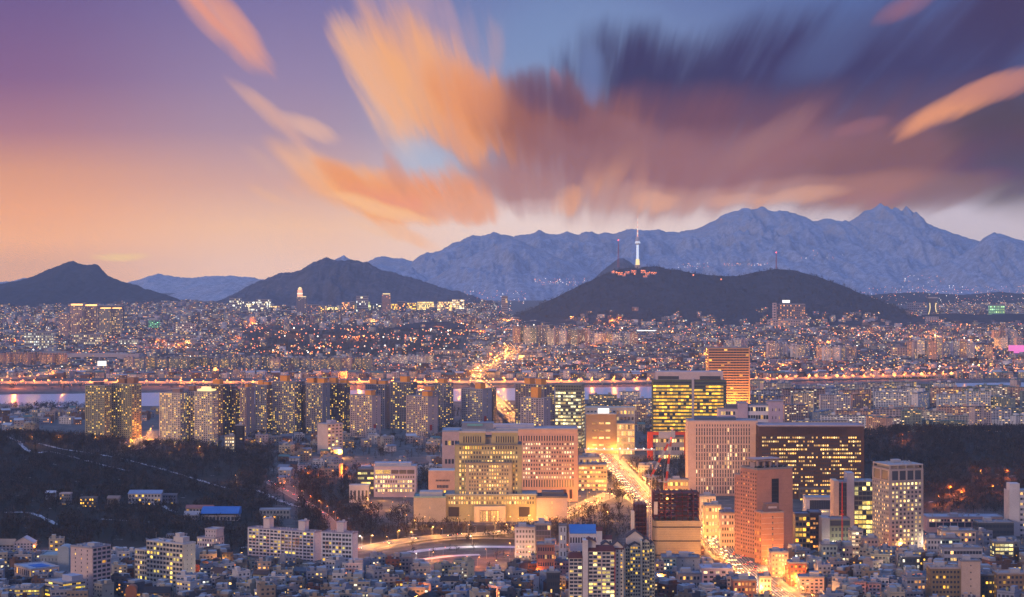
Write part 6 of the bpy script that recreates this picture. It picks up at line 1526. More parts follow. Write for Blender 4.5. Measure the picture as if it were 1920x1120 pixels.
def house_proto(name, w, d, floors, roof, seed, extras=True, wm=3):
    rg = random.Random(seed)
    B = Bld(name, None, None, 0, 0, 0); BLDS.remove(B)
    h = floors * 3.0 + .4
    mb = MB(); mb.box(-w / 2, w / 2, -d / 2, d / 2, -4, h, skip='dt')
    for f in range(1, floors): mb.box(-w / 2 - .12, w / 2 + .12, -d / 2 - .12, -d / 2, f * 3 - .1, f * 3 + .25, skip='b')
    if roof == 'gable': gwall(mb, -w / 2, w / 2, -d / 2, d / 2, h, 2.6, 'x' if w >= d else 'y')
    if rg.random() < .6:      # balcony
        for f in range(1, floors): x0 = -w * .45 if rg.random() < .5 else 0; mb.box(x0, x0 + w * .42, -d / 2 - 1.1, -d / 2 - .13, f * 3 - .1, f * 3 + .9, skip='b')
    B.part('wall', mb)
    rb = MB()
    if roof == 'gable': gable(rb, -w / 2, w / 2, -d / 2, d / 2, h, 2.6, .6, 'x' if w >= d else 'y')
    elif roof == 'step':
        rb.box(-w / 2, w / 2, -d / 2, d / 2, h - .2, h + .04)
    else: rb.box(-w / 2, w / 2, -d / 2, d / 2, h - .2, h + .04)
    B.part('roof', rb)
    if roof != 'gable':
        p = MB()
        for q in ((-w / 2 - .1, w / 2 + .1, -d / 2 - .1, -d / 2 + .15), (-w / 2 - .1, w / 2 + .1, d / 2 - .15, d / 2 + .1), (-w / 2 - .1, -w / 2 + .15, -d / 2 + .16, d / 2 - .16), (w / 2 - .15, w / 2 + .1, -d / 2 + .16, d / 2 - .16)): p.box(*q, h + .05, h + 1.0)
        B.part('parapet', p)
        sx = rg.choice((-1, 1)) * w * .22
        B.box('stair_head', sx - 1.7, sx + 1.7, -d * .05, d * .40, h + .05, h + 2.9, (.4, .4, .4))
        t = MB(); t.cyl(-sx * .9, d * .2, h + .05, h + 1.7, .9, n=8); B.part('water_tank', t, PAINT, rg.choice(((.10, .22, .40), (.42, .36, .12), (.45, .45, .48))))
        if roof == 'step':
            u = MB(); u.box(-w * .48 if sx > 0 else 0, 0 if sx > 0 else w * .48, -d * .28, d * .48, h + .06, h + 2.8); B.part('upper_floor', u, PAINT, (.3, .32, .36))
    for f in range(floors):
        for j in range(wm):
            if rg.random() < .12: continue
            x = -w / 2 + w * (j + .5) / wm; a = rg.uniform(.7, 1.1)
            m = MB(); m.quad((x - a, -d / 2 - .06, f * 3 + .9), (x + a, -d / 2 - .06, f * 3 + .9), (x + a, -d / 2 - .06, f * 3 + 2.3), (x - a, -d / 2 - .06, f * 3 + 2.3)); B.part('window', m, PANE)
        for sx in (-1, 1):
            if rg.random() < .5:
                y = rg.uniform(-d * .3, d * .3); m = MB(); X_ = sx * (w / 2 + .06); m.quad((X_, y - .7 * sx, f * 3 + 1), (X_, y + .7 * sx, f * 3 + 1), (X_, y + .7 * sx, f * 3 + 2.2), (X_, y - .7 * sx, f * 3 + 2.2)); B.part('window', m, PANE)
    return B.root
def low_town():
    kinds = {
        'villa_block': [house_proto('villa_block', w, d, f, r, s, wm=k) for w, d, f, r, s, k in ((13, 14, 4, 'flat', 1, 4), (15, 12, 4, 'flat', 2, 5), (12, 13, 5, 'flat', 3, 3), (16, 14, 4, 'step', 4, 5), (11, 15, 4, 'step', 5, 3))],
        'flat_house': [house_proto('flat_house', w, d, f, r, s, wm=k) for w, d, f, r, s, k in ((10, 10, 2, 'flat', 6, 3), (12, 10, 3, 'flat', 7, 3), (9, 11, 3, 'step', 8, 2), (11, 11, 2, 'step', 9, 3))],
        'gabled_house': [house_proto('gabled_house', w, d, f, 'gable', s, wm=k) for w, d, f, s, k in ((12, 9, 2, 10, 3), (10, 12, 3, 11, 3), (14, 10, 3, 12, 4))]}
    word = {'villa_block': 'walk-up block', 'flat_house': 'low house', 'gabled_house': 'gabled house'}
    cats = {'villa_block': 'apartment block', 'flat_house': 'house', 'gabled_house': 'house'}
    grp = {'villa_block': 'walk-up blocks of the near quarter', 'flat_house': 'low flat roofed houses of the near quarter', 'gabled_house': 'gabled houses of the near quarter'}
    used = {k: [0] * len(v) for k, v in kinds.items()}; count = {k: 0 for k in kinds}
    rg = random.Random(5)
    spots = []
    Y = 1648
    while Y < 2140:
        step = 15.5 if Y < 1850 else 18
        hw = 1010 * kk(Y)
        x = -hw + rg.uniform(0, 10)
        while x < hw:
            spots.append((x + rg.uniform(-2, 2), Y + rg.uniform(-3, 3)))
            x += step * rg.uniform(.92, 1.35)
        Y += 19 if Y < 1850 else 23
    for x, y in spots:
        px, py = pxy(x, y, gz(x, y))
        if float(woodness(x, y)) > .12: continue
        if not free(x, y, 6.5) or road_gap(x, y) < 9: continue
        if 660 < px < 1000 and y > 1880: continue          # the square and the park before the courthouse
        if 1040 < px < 1230 and y > 2010: continue
        if 560 < px < 700 and y > 1985: continue
        if 790 < px < 1000 and 1820 < y < 1900 and rg.random() < .25: continue
        right = px > 1430
        r = rg.random()
        k = 'villa_block' if r < (.62 if right else .45) else ('flat_house' if r < (.88 if right else .82) else 'gabled_house')
        if y > 1950 and not right: k = 'flat_house' if rg.random() < .7 else k
        if count[k] >= 292: continue
        i = rg.randrange(len(kinds[k]))
        if right: wl = rg.choice(WALLS[:5] + WALLS[7:] + WALLS[:2])
        else: wl = rg.choice(WALLS[:6] + WALLS[:2] + WALLS[4:6] + WALLS[7:] + WALLS[8:] + WALLS[6:7])
        rf = rg.choice(ROOFS[:3] + ROOFS[:5]) if k != 'gabled_house' else rg.choice((ROOFS[1], ROOFS[5], ROOFS[0]))
        if rg.random() < .025: rf = ROOFS[6]
        lit = rg.choice((.04, .1, .16, .24, .4)) * (1.4 if right else 1)
        lc = rg.choice((WARM, YEL, PALE, PALE, ORG, COOL))
        s = rg.uniform(.9, 1.15); sh = rg.uniform(.85, 1.25) * (1.25 if right and rg.random() < .3 else 1)
        o = dup(kinds[k][i], x, y, gz(x, y), R(rg.choice((0, 0, 8, -12, 18, -22, 32, -35))), (s, s, sh), wl[1], rf[1], lit, lc, used[k][i] == 0)
        used[k][i] += 1; count[k] += 1
        PENDING.append((o, f'{wl[0]} {word[k]} with {rf[0]}', cats[k], grp[k], x, y))
    # low town between the courts and the apartment towers, and by the river
    protos = [house_proto('low_block', w, d, f, r, s, wm=k) for w, d, f, r, s, k in ((16, 14, 4, 'flat', 21, 4), (20, 13, 3, 'flat', 22, 5), (14, 12, 4, 'step', 23, 4), (13, 11, 3, 'gable', 24, 3))]
    us = [0] * 4; n = 0
    for (p0, p1, y0, y1, c) in ((345, 640, 2600, 2990, 90), (440, 650, 3000, 3280, 40), (660, 960, 3060, 3300, 36), (640, 840, 2660, 2840, 22), (-10, 165, 3560, 3960, 52), (262, 300, 3500, 3900, 8), (1092, 1230, 2620, 3050, 16), (960, 1240, 3250, 4050, 70), (0, 60, 3380, 3500, 6)):
        for _ in range(c):
            Y = rg.uniform(y0, y1); px = rg.uniform(p0, p1); x = wx(px, Y)
            if float(woodness(x, Y)) > .25 or not free(x, Y, 9) or road_gap(x, Y) < 10: continue
            i = rg.randrange(4); wl = rg.choice(WALLS[:5] + WALLS[7:]); rf = rg.choice(ROOFS[:5])
            s = rg.uniform(.9, 1.25)
            o = dup(protos[i], x, Y, gz(x, Y), R(rg.choice((0, 10, -15, 30))), (s, s, rg.uniform(.8, 1.3)), wl[1], rf[1], rg.choice((.05, .15, .3)), rg.choice((WARM, YEL, ORG)), us[i] == 0)
            us[i] += 1; n += 1; FOOT.append((x, Y, 8))
            PENDING.append((o, f'{wl[0]} low block with {rf[0]}', 'building', 'low blocks beyond the courts', x, Y))
low_town()

# ------------------------------------------------------------------ slab apartments: right side of the near bank, and the rows across the river
def slab_proto(name, w, d, floors, m, seed, style):
    rg = random.Random(seed)
    B = Bld(name, None, None, 0, 0, 0); BLDS.remove(B)
    h = floors * 2.9
    mb = MB(); mb.box(-w / 2, w / 2, -d / 2, d / 2, -4, h, skip='dt'); rows = {}
    facade(mb, rows, (-w / 2, -d / 2), (1, 0), w, 0, h, floors, m, fw=.72, fh=.52, proud=.5 if style else 0, mx=.5)
    r2 = {}; facade(mb, r2, (w / 2, -d / 2), (0, 1), d, 0, h, floors, 2, fw=.16, fh=.4, proud=0, mx=2)
    r2b = {}; facade(mb, r2b, (-w / 2, d / 2), (0, -1), d, 0, h, floors, 2, fw=.16, fh=.4, proud=0, mx=2)
    B.part('wall', mb)
    g = MB()
    for q in (rows, r2, r2b):
        for k in q:
            for f, r in zip(q[k].f, q[k].r): g.quad(*[q[k].v[i] for i in f], 0, r)
    o = B.part('window', g, PANE); o['kind'] = 'stuff'
    rb = MB(); rb.box(-w / 2 - .3, w / 2 + .3, -d / 2 - .9, d / 2 + .3, h, h + .9); B.part('roof', rb)
    p = MB(); n = max(2, m // 6)
    for j in range(n + 1): x = -w / 2 + w * j / n; p.box(x - .9, x + .9, -d / 2 - 1.0, -d / 2 - .56, -2, h + 1.2)
    B.part('pilaster', p)
    sh = MB()
    for j in range(n): x = -w / 2 + w * (j + .5) / n; sh.box(x - 3, x + 3, -d * .1, d * .45, h + .9, h + 4.6)
    B.part('stair_head', sh)
    return B.root
def slabs():
    rg = random.Random(9)
    P5 = [slab_proto('apartment_slab', 66, 12, 13, 13, 1, 1), slab_proto('apartment_slab', 48, 12, 14, 10, 2, 1), slab_proto('apartment_slab', 84, 12, 12, 16, 3, 1), slab_proto('apartment_slab', 30, 14, 16, 7, 4, 1), slab_proto('apartment_slab', 40, 12, 5, 9, 5, 1)]
    used = [0] * 5
    def put(i, px, Y, yaw, sc, wl, rf, lit, lc, grp, desc):
        x = wx(px, Y)
        o = dup(P5[i], x, Y, gz(x, Y), R(yaw), sc, wl[1], rf[1], lit, lc, used[i] == 0); used[i] += 1
        PENDING.append((o, desc.format(wl[0], rf[0]), 'apartment block', grp, x, Y))
        return x
    G1 = 'apartment slabs on the right near the river'
    A_ = [(n_, tuple(v * 1.45 for v in c_)) for n_, c_ in WALLS[:3]] + [('white', (.72, .70, .70)), ('salmon', (.68, .40, .28)), ('greenish', (.26, .29, .24))]
    for Y, t0, t1, stp in ((3260, 1640, 1960, 62), (3400, 1520, 1970, 58), (3560, 1480, 1970, 52), (3900, 1400, 1980, 46), (4080, 1395, 1980, 42), (4240, 1400, 1980, 44)):
        px = t0 + rg.uniform(0, 20)
        while px < t1:
            yaw = rg.choice((-8, 6, -20, 25, 62, -64, 0, 4))
            i = rg.choice((0, 0, 1, 1, 2, 3))
            put(i, px, Y + rg.uniform(-40, 40), yaw, (rg.uniform(.85, 1.1), 1, rg.uniform(.70, 1.0) if Y < 3600 else rg.uniform(.8, 1.05)), rg.choice(A_), rg.choice(ROOFS[:4]), rg.uniform(.14, .28), rg.choice((WARM, YEL, PALE)), G1, '{} slab with {}')
            px += stp * rg.uniform(.75, 1.35)
    for px, Y, yaw in ((1105, 3650, 10), (1150, 3700, -12), (1190, 3600, 30), (1215, 3750, 0), (1130, 3900, 0), (1180, 3950, 8)):
        put(rg.choice((0, 1)), px, Y, yaw, (.8, 1, .9), rg.choice(A_), ROOFS[0], .28, WARM, 'apartment slabs left of the yellow glass tower', '{} slab with {}')
    G2 = 'riverside slabs across the river'
    px = 243
    while px < 700:
        put(3, px, 5330 + rg.uniform(-20, 60), rg.choice((-16, -20, -14)), (.82, 1, .80 * rg.uniform(.95, 1.05)), rg.choice((('greenish', (.22, .25, .22)), ('slate', (.22, .25, .30)), ('pinkish', (.5, .38, .36)))), ROOFS[0], .30, rg.choice((YEL, WARM)), G2, '{} riverside slab with {}')
        px += rg.uniform(17, 22)
    for px in np.arange(4, 122, 11.5): put(3, px, 5560 + rg.uniform(-40, 40), -20, (.55, 1, .82), ('salmon', (.62, .36, .26)), ROOFS[0], .35, ORG, 'orange lit slabs at the far left bank', '{} slab with {}')
    for px in np.arange(740, 812, 16): put(3, px, 5650 + rg.uniform(-40, 40), 15, (.7, 1, .62), rg.choice(A_[:4]), ROOFS[0], .3, PALE, G2, '{} riverside slab with {}')
    for i, px in enumerate(np.arange(968, 1196, 11)): put(3, px, 6750 + rg.uniform(-60, 60), rg.choice((-18, 14)), (.72, 1.2, (1.42 if px < 1030 else 1.22 if px < 1110 else .98)), rg.choice(A_), ROOFS[0], .25, rg.choice((WARM, PALE)), 'pale towers on the slope across the river', '{} slope tower with {}')
    for (a, b, st, Y, hs) in ((1362, 1400, 13, 6500, .8), (1438, 1478, 13, 5900, 1.15), (1484, 1516, 11, 5950, 1.0), (1534, 1572, 10, 5850, .95), (1574, 1604, 10, 5850, .95), (1704, 1722, 9, 5950, 1.25), (1722, 1764, 11, 5850, 1.35), (1768, 1800, 14, 6050, 1.0), (1788, 1830, 13, 5900, 1.2), (1850, 1862, 9, 5900, .95), (1864, 1915, 13, 6500, .9), (1262, 1300, 15, 6900, .7), (1860, 1912, 12, 7100, .9)):
        for px in np.arange(a + st / 2, b, st): put(3, px, Y + rg.uniform(-50, 50), rg.choice((-18, -25, 16)), (.66, 1.1, hs * rg.uniform(.9, 1.05)), rg.choice(A_[:5]), ROOFS[0], .25, rg.choice((WARM, YEL, ORG)), 'pale towers across the river on the right', '{} right bank tower with {}')
slabs()

# ------------------------------------------------------------------ the far city: three hundred of the nearest houses each on its own, the rest one mass
HILL_LAMPS = []
def far_city():
    rg = random.Random(31)
    pts = []
    Y = 5080.0
    while Y < 11600:
        px = -40 + rg.uniform(0, 20)
        sx = 17 + (Y - 5000) / 6600 * 8
        while px < 1960:
            y = Y + rg.uniform(-16, 16); x = wx(px, y)
            ok = y > river_far(x, y) + 60
            w = float(woodness(x, y))
            if w > .3 and rg.random() < .93: ok = False
            if px > 960 and y > 8500 and px < 1750: ok = False
            if px >= 1690 and y > 8450 and y < 9500: ok = False
            if y > 9600 and px > 930 and px < 1600: ok = False
            if ok: pts.append((x, y, px))
            px += sx / kk(y) / 1.0 * rg.uniform(.7, 1.5) if True else 0
        Y += 30 + (Y - 5000) * .006
    hill = next(o for o in COL.objects if o.name.startswith('hill') and o.get('crest'))
    co = np.empty(len(hill.data.vertices) * 3, np.float32); hill.data.vertices.foreach_get('co', co); G_ = co.reshape(-1, int(hill['crest']), 3)
    up = {}
    low = G_[:int(G_.shape[0] * .6)].reshape(-1, 3); low = low[(low[:, 2] > 44) & (low[:, 2] < 100)]
    for k in rg.sample(range(len(low)), min(len(low), 900)):
        x, y, z_ = (float(v) for v in low[k])
        if rg.random() < (100 - z_) / 50 and mnoise.noise(Vector((x * .004, z_ * .02, 7))) > -.15: pts.append((x + rg.uniform(-8, 8), y, 0)); up[pts[-1][:2]] = z_; HILL_LAMPS.append((x, y, z_ + 9))
    near = sorted(pts, key=lambda p: p[1])
    # single ones
    protos = [house_proto('distant_house', w, d, f, r, s, wm=k) for w, d, f, r, s, k in ((15, 12, 3, 'flat', 41, 3), (13, 13, 4, 'flat', 42, 3), (18, 12, 3, 'gable', 43, 4))]
    for r in protos:
        for c in list(r.children):
            if c.name.split('.')[0] in ('water_tank', 'stair_head', 'parapet', 'upper_floor'): bpy.data.objects.remove(c)
    us = [0] * 3
    for x, y, px in near[:290]:
        i = rg.randrange(3); wl = rg.choice(WALLS[:5]); rf = rg.choice(ROOFS[:5])
        o = dup(protos[i], x, y, gz(x, y), R(rg.choice((0, 15, -20))), (1.2, 1.2, rg.uniform(.8, 1.7)), wl[1], rf[1], .3, rg.choice((WARM, ORG, YEL)), us[i] == 0); us[i] += 1
        PENDING.append((o, f'small {wl[0]} bank house with {rf[0]}', 'house', 'houses along the far bank', x, y))
    rest = near[290:]
    n = len(rest)
    A = np.array([(p[0], p[1]) for p in rest]); rn = np.random.default_rng(4)
    w = rn.uniform(9, 22, n) * (1 + (A[:, 1] - 5000) / 9000); d = rn.uniform(9, 16, n)
    h = rn.choice([7, 9, 11, 13, 16, 20], n, p=[.16, .24, .26, .2, .1, .04]) * rn.uniform(.85, 1.2, n)
    down = (A[:, 1] > 8000) & (A[:, 0] < -100) ; h = np.where(down & (rn.random(n) < .40), rn.uniform(18, 38, n), h)
    yaw = rn.uniform(-.5, .5, n)
    z = ground(A[:, 0], A[:, 1]); z = np.array([up.get(p[:2], q) for p, q in zip(rest, z)])
    cs, sn = np.cos(yaw), np.sin(yaw)
    lx = np.array([-1, 1, 1, -1]) * .5; ly = np.array([-1, -1, 1, 1]) * .5
    cx = A[:, 0:1] + (lx * w[:, None]) * cs[:, None] - (ly * d[:, None]) * sn[:, None]
    cy = A[:, 1:2] + (lx * w[:, None]) * sn[:, None] + (ly * d[:, None]) * cs[:, None]
    V = np.zeros((n, 8, 3)); V[:, :4, 0] = cx; V[:, :4, 1] = cy; V[:, 4:, 0] = cx; V[:, 4:, 1] = cy; V[:, :4, 2] = z[:, None] - 3; V[:, 4:, 2] = (z + h)[:, None]
    fq = np.array([(4, 5, 6, 7), (0, 1, 5, 4), (1, 2, 6, 5), (3, 0, 4, 7)])
    Fq = (np.arange(n)[:, None, None] * 8 + fq[None]).reshape(-1, 4)
    pal = np.array([w_[1] for w_ in WALLS[:5]] + [(.30, .19, .15), (.20, .18, .23), (.12, .11, .15)]); wc = pal[rn.integers(0, len(pal), n)] * rn.uniform(.35, 1.0, (n, 1)) ** 1.3
    rp = np.array([r_[1] for r_ in ROOFS[:6]]); rc = rp[rn.integers(0, 6, n)] * rn.uniform(.6, 1.2, (n, 1)) * np.where(A[:, 1:2] > 0, 1.0, 1)
    tint = np.repeat(wc[:, None, :], 4, 1); tint[:, 0] = rc
    me = np_mesh('distant_houses', V.reshape(-1, 3), Fq, [TINT], tint.reshape(-1, 3))
    tag(link('distant_houses', me), None, None, kind='stuff')
    # their windows
    VV, T_, RN = [], [], []
    lc = np.array([WARM, ORG, ORG, YEL, PALE, COOL, (1, .62, .3)])
    for i in range(n):
        fl = max(2, int(h[i] / 3.4)); m = 3
        ux, uy = cs[i], sn[i]; nx, ny = sn[i], -cs[i]
        for f in range(fl):
            for j in range(m):
                if rn.random() > .42: continue
                c = (j + .5) / m - .5; a = w[i] / m * .30
                zx = z[i] + h[i] * (f + .55) / fl; b = h[i] / fl * .25
                ox, oy = A[i, 0] + ux * c * w[i] + nx * (d[i] / 2 + .15), A[i, 1] + uy * c * w[i] + ny * (d[i] / 2 + .15)
                VV += [(ox - ux * a, oy - uy * a, zx - b), (ox + ux * a, oy + uy * a, zx - b), (ox + ux * a, oy + uy * a, zx + b), (ox - ux * a, oy - uy * a, zx + b)]
                T_.append(lc[rn.integers(0, 7)] * 1.0); RN.append(rn.random())
    VV = np.array(VV); k = len(RN)
    me = np_mesh('distant_windows', VV, np.arange(k * 4).reshape(-1, 4), [PANEF], np.array(T_), np.array(RN))
    o = link('distant_windows', me); o.color = (1, 1, 1, .55); tag(o, None, None, kind='stuff')
far_city()
for b in BLDS: b.glaze()
# ------------------------------------------------------------------ trees: bare winter crowns of many twigs
def tree_arrays(seed, kind='bare', n=46, hgt=10.0, rad=3.6):
    rg = np.random.default_rng(seed); V, Fq, T = [], [], []
    def quad(a, b, c, d, t): 
        i = len(V); V.extend([a, b, c, d]); Fq.append((i, i + 1, i + 2, i + 3)); T.append(t)
    bark = np.array((.032, .025, .021))
    def limb(p, q, r0, r1, t):
        p, q = np.array(p), np.array(q); dd = q - p; s = np.cross(dd, (0, 0, 1.0)); L = np.linalg.norm(s); s = s / L if L > 1e-6 else np.array((1.0, 0, 0)); u = np.cross(dd, s); u = u / (np.linalg.norm(u) + 1e-9)
        for e in (s, u): quad(p - e * r0, p + e * r0, q + e * r1, q - e * r1, t)
    top = hgt * (.55 if kind == 'bare' else .95)
    limb((0, 0, -1), (0, 0, top), .28, .12, bark)
    nt = len(T)
    if kind == 'bare':
        tips = []
        for k in range(6):
            t = 2 * math.pi * k / 6 + rg.uniform(-.4, .4); z0 = top * rg.uniform(.5, .95); q = (rad * .6 * math.cos(t), rad * .6 * math.sin(t), z0 + hgt * rg.uniform(.2, .38)); limb((0, 0, z0), q, .12, .05, bark); tips.append(q)
        for k in range(n):
            b = tips[rg.integers(0, 6)] if rg.random() < .75 else (0, 0, hgt * .75)
            c = np.array(b) + rg.normal(0, 1, 3) * np.array((rad * .36, rad * .36, hgt * .14)); s = rg.uniform(.35, .95)
            dv = np.array((c[0] * .35 + rg.normal(0, .4), c[1] * .35 + rg.normal(0, .4), 1.3)); dv /= np.linalg.norm(dv); sd_ = np.cross(dv, rg.normal(0, 1, 3)); sd_ /= np.linalg.norm(sd_) + 1e-9
            col = np.array((.036, .026, .020)) * rg.uniform(.45, 1.6)
            quad(c - sd_ * s * .5, c + sd_ * s * .5, c + sd_ * s * .3 + dv * s * 2.2, c - sd_ * s * .2 + dv * s * 2.0, col)
    else:
        for k in range(n):
            f = rg.uniform(.12, 1) ; r = rad * .75 * (1 - f) + .25; t = rg.uniform(0, 2 * math.pi); z = hgt * f
            c = np.array((r * math.cos(t) * rg.uniform(.5, 1), r * math.sin(t) * rg.uniform(.5, 1), z)); s = rg.uniform(.5, 1.0) * (1.2 - f * .6)
            o = np.array((math.cos(t), math.sin(t), -.5)); sd_ = np.array((-math.sin(t), math.cos(t), .1 * rg.normal()))
            col = np.array((.012, .019, .015)) * rg.uniform(.5, 1.5)
            quad(c - sd_ * s * .8, c + sd_ * s * .8, c + o * s * 1.3 + sd_ * s * .4, c + o * s * 1.3 - sd_ * s * .4, col)
    return np.array(V), np.array(Fq), np.array(T), nt
BARE = [tree_arrays(s, 'bare', 46, 9.5 + s % 3, 3.4 + .3 * (s % 4)) for s in range(5)]
PINE = [tree_arrays(20 + s, 'pine', 50, 10 + s, 3.2) for s in range(2)]
def forest(name, pts, pine=.15, seed=1):
    rn = np.random.default_rng(seed); Vs, Fs, Ts = [], [], []; off = 0
    protos = BARE + PINE
    ch = np.where(rn.random(len(pts)) < pine, 5 + rn.integers(0, 2, len(pts)), rn.integers(0, 5, len(pts)))
    P_ = np.array(pts)
    for k, (V, Fq, T, _) in enumerate(protos):
        idx = np.where(ch == k)[0]
        if not len(idx): continue
        a = rn.uniform(0, 6.28, len(idx)); s = rn.uniform(.7, 1.25, len(idx))
        c, sn = np.cos(a) * s, np.sin(a) * s
        W = np.zeros((len(idx), len(V), 3))
        W[:, :, 0] = V[None, :, 0] * c[:, None] - V[None, :, 1] * sn[:, None] + P_[idx, 0:1]
        W[:, :, 1] = V[None, :, 0] * sn[:, None] + V[None, :, 1] * c[:, None] + P_[idx, 1:2]
        W[:, :, 2] = V[None, :, 2] * s[:, None] + P_[idx, 2:3]
        Vs.append(W.reshape(-1, 3)); Fs.append((Fq[None] + (np.arange(len(idx)) * len(V))[:, None, None]).reshape(-1, 4) + off); off += len(idx) * len(V)
        tone = rn.uniform(.45, 1.0, (len(idx), 1, 1)) ** 1.8 * 1.7 * np.array((1, 1, 1))
        Ts.append((T[None] * tone).reshape(-1, 3))
    me = np_mesh(name, np.concatenate(Vs), np.concatenate(Fs), [TINT], np.concatenate(Ts))
    return tag(link(name, me), None, None, kind='stuff')
PATHS = [[(-20, 829), (40, 836), (100, 849), (150, 862), (205, 876), (240, 884)], [(60, 831), (110, 842), (170, 851), (230, 862), (290, 877), (345, 893), (395, 908), (430, 917), (480, 921), (520, 938), (560, 952)], [(10, 963), (60, 964), (105, 985)], [(20, 900), (40, 905)], [(300, 948), (330, 962)], [(190, 975), (240, 978)]]
def paths():
    pts = []
    m, nt, b = newmat('trodden_snow'); geo = nt.nodes.new('ShaderNodeNewGeometry'); n1 = nz(nt, X(nt, geo.outputs['Position']), .25, 3, .6)
    c = n1.ramp([(.38, (.06, .05, .045)), (.52, (.26, .27, .31)), (.8, (.42, .44, .50))]); nt.links.new(c.sock, b.inputs['Base Color']); b.inputs['Roughness'].default_value = .9
    for q in PATHS:
        line = densify([gp(*p) for p in q], 9)
        V, Fq = [], []
        for i, p in enumerate(line):
            t = (line[min(i + 1, len(line) - 1)] - line[max(0, i - 1)]).normalized(); s = Vector((-t.y, t.x, 0)) * (3.2 + 1.2 * math.sin(i * 1.7))
            for e in (1, -1): w = p + s * e; V.append((w.x, w.y, gz(w.x, w.y) + .9))
            pts.append((p.x, p.y))
        for i in range(len(line) - 1): Fq.append((2 * i, 2 * i + 1, 2 * i + 3, 2 * i + 2))
        tag(link('path', np_mesh('path', np.array(V), np.array(Fq), [m])), None, None, kind='structure')
    return np.array(pts)
PATHPTS = paths()
def woods():
    rn = np.random.default_rng(3); rg = random.Random(3)
    def scatter(n, p0, p1, y0, y1, test):
        out = []
        for _ in range(n):
            y = math.sqrt(rg.uniform(y0 ** 2, y1 ** 2)); px = rg.uniform(p0, p1); x = wx(px, y)
            if not test(x, y, px): continue
            if np.hypot(PATHPTS[:, 0] - x, PATHPTS[:, 1] - y).min() < 6.5: continue
            if any(abs(a - x) < q * .9 and abs(b - y) < q * .9 for a, b, q in FOOT): continue
            out.append((x, y, gz(x, y)))
        return out
    clr = lambda x, y: mnoise.noise(Vector((x * .012, y * .012, 5))) > -.28
    left = scatter(6200, -60, 600, 1930, 3200, lambda x, y, px: rg.random() < float(woodness(x, y)) and clr(x, y) and road_gap(x, y) > 3)
    forest('left_hill_forest', left, .14, 5)
    right = scatter(3600, 1560, 2000, 2240, 3250, lambda x, y, px: rg.random() < float(woodness(x, y)) and (clr(x, y) or y > 2700))
    forest('right_hill_forest', right, .08, 6)
    g1 = scatter(500, 1140, 1292, 2420, 2950, lambda x, y, px: road_gap(x, y) > 4) + scatter(260, 720, 856, 2480, 2800, lambda x, y, px: True) + scatter(360, 560, 700, 2080, 2760, lambda x, y, px: road_gap(x, y) > 3)
    forest('grove_forest', g1, .1, 7)
    bank = scatter(500, -20, 240, 3850, 4130, lambda x, y, px: y < river_far(x, y) - 490) + scatter(700, -20, 1960, 4250, 5500, lambda x, y, px: river_far(x, y) < y - 10 < river_far(x, y) + 200) + scatter(500, 1380, 1960, 3200, 4400, lambda x, y, px: y < river_far(x, y) - 500) + scatter(1500, 300, 1230, 2950, 3950, lambda x, y, px: True)
    forest('river_bank_trees', bank, .3, 8)
    farw = scatter(2600, 425, 905, 5900, 8700, lambda x, y, px: rg.random() < float(woodness(x, y)) * .9)
    forest('barracks_wood', farw, .2, 9)
    hill = next(o for o in COL.objects if o.name.startswith('hill') and o.get('crest'))
    co = np.empty(len(hill.data.vertices) * 3, np.float32); hill.data.vertices.foreach_get('co', co); G_ = co.reshape(-1, int(hill['crest']), 3)
    pts = []
    for _ in range(7000):
        j, i = rn.integers(0, int(G_.shape[0] * .72)), rn.integers(0, G_.shape[1] - 1); f = rn.random(); g2 = rn.random()
        p = (G_[j, i] * (1 - f) + G_[j, i + 1] * f) * (1 - g2) + (G_[j + 1, i] * (1 - f) + G_[j + 1, i + 1] * f) * g2
        if p[2] > 62: pts.append(tuple(p))
    forest('tower_hill_forest', pts, .25, 10)
    # park and street trees that stand apart: each its own
    protos = []
    for k, (V, Fq, T, nt) in enumerate(BARE[:4] + PINE[:1]):
        r = bpy.data.objects.new('bare_tree' if k < 4 else 'pine_tree', None); COL.objects.link(r)
        for nm, sl in (('trunk', slice(0, nt)), ('crown', slice(nt, None))):
            F2 = Fq[sl]; used, inv = np.unique(F2, return_inverse=True)
            o = link(nm, np_mesh(nm, V[used], inv.reshape(F2.shape), [TINT], T[sl])); o.parent = r
        protos.append(r)
    first = [True] * 5; n = 0
    def plant(x, y, k, s, grp, desc, cat='tree'):
        r = protos[k]
        if not first[k]:
            r2 = r.copy(); COL.objects.link(r2)
            for c in r.children: q = c.copy(); COL.objects.link(q); q.parent = r2
            r = r2
        first[k] = False
        r.location = (x, y, gz(x, y)); r.rotation_euler = (0, 0, rg.uniform(0, 6.28)); r.scale = (s, s, s * rg.uniform(.9, 1.15))
        PENDING.append((r, desc, cat, grp, x, y))
    G = 'park trees before the courthouse'
    for _ in range(900):
        px, py = rg.uniform(640, 1185), rg.uniform(958, 1014)
        x, y = ground_at(px, py)
        if not free(x, y, 2) or road_gap(x, y) < 2.5: continue
        if n >= 285: break
        n += 1; k = 4 if rg.random() < .2 else rg.randrange(4)
        plant(x, y, k, rg.uniform(.75, 1.15), G, 'small dark pine in the park' if k == 4 else 'bare brown park tree')
    for i in range(0, len(ROADS['avenue'][0]) - 1, 2):
        pts = ROADS['avenue'][0]; p, t = pts[i], (pts[i + 1] - pts[i]).normalized()
        for sd_ in (-1, 1):
            q = p + Vector((-t.y, t.x, 0)) * sd_ * 20.5
            if free(q.x, q.y, 1): plant(q.x, q.y, rg.randrange(4), rg.uniform(.7, 1), 'street trees along the avenue', 'bare street tree by the avenue')
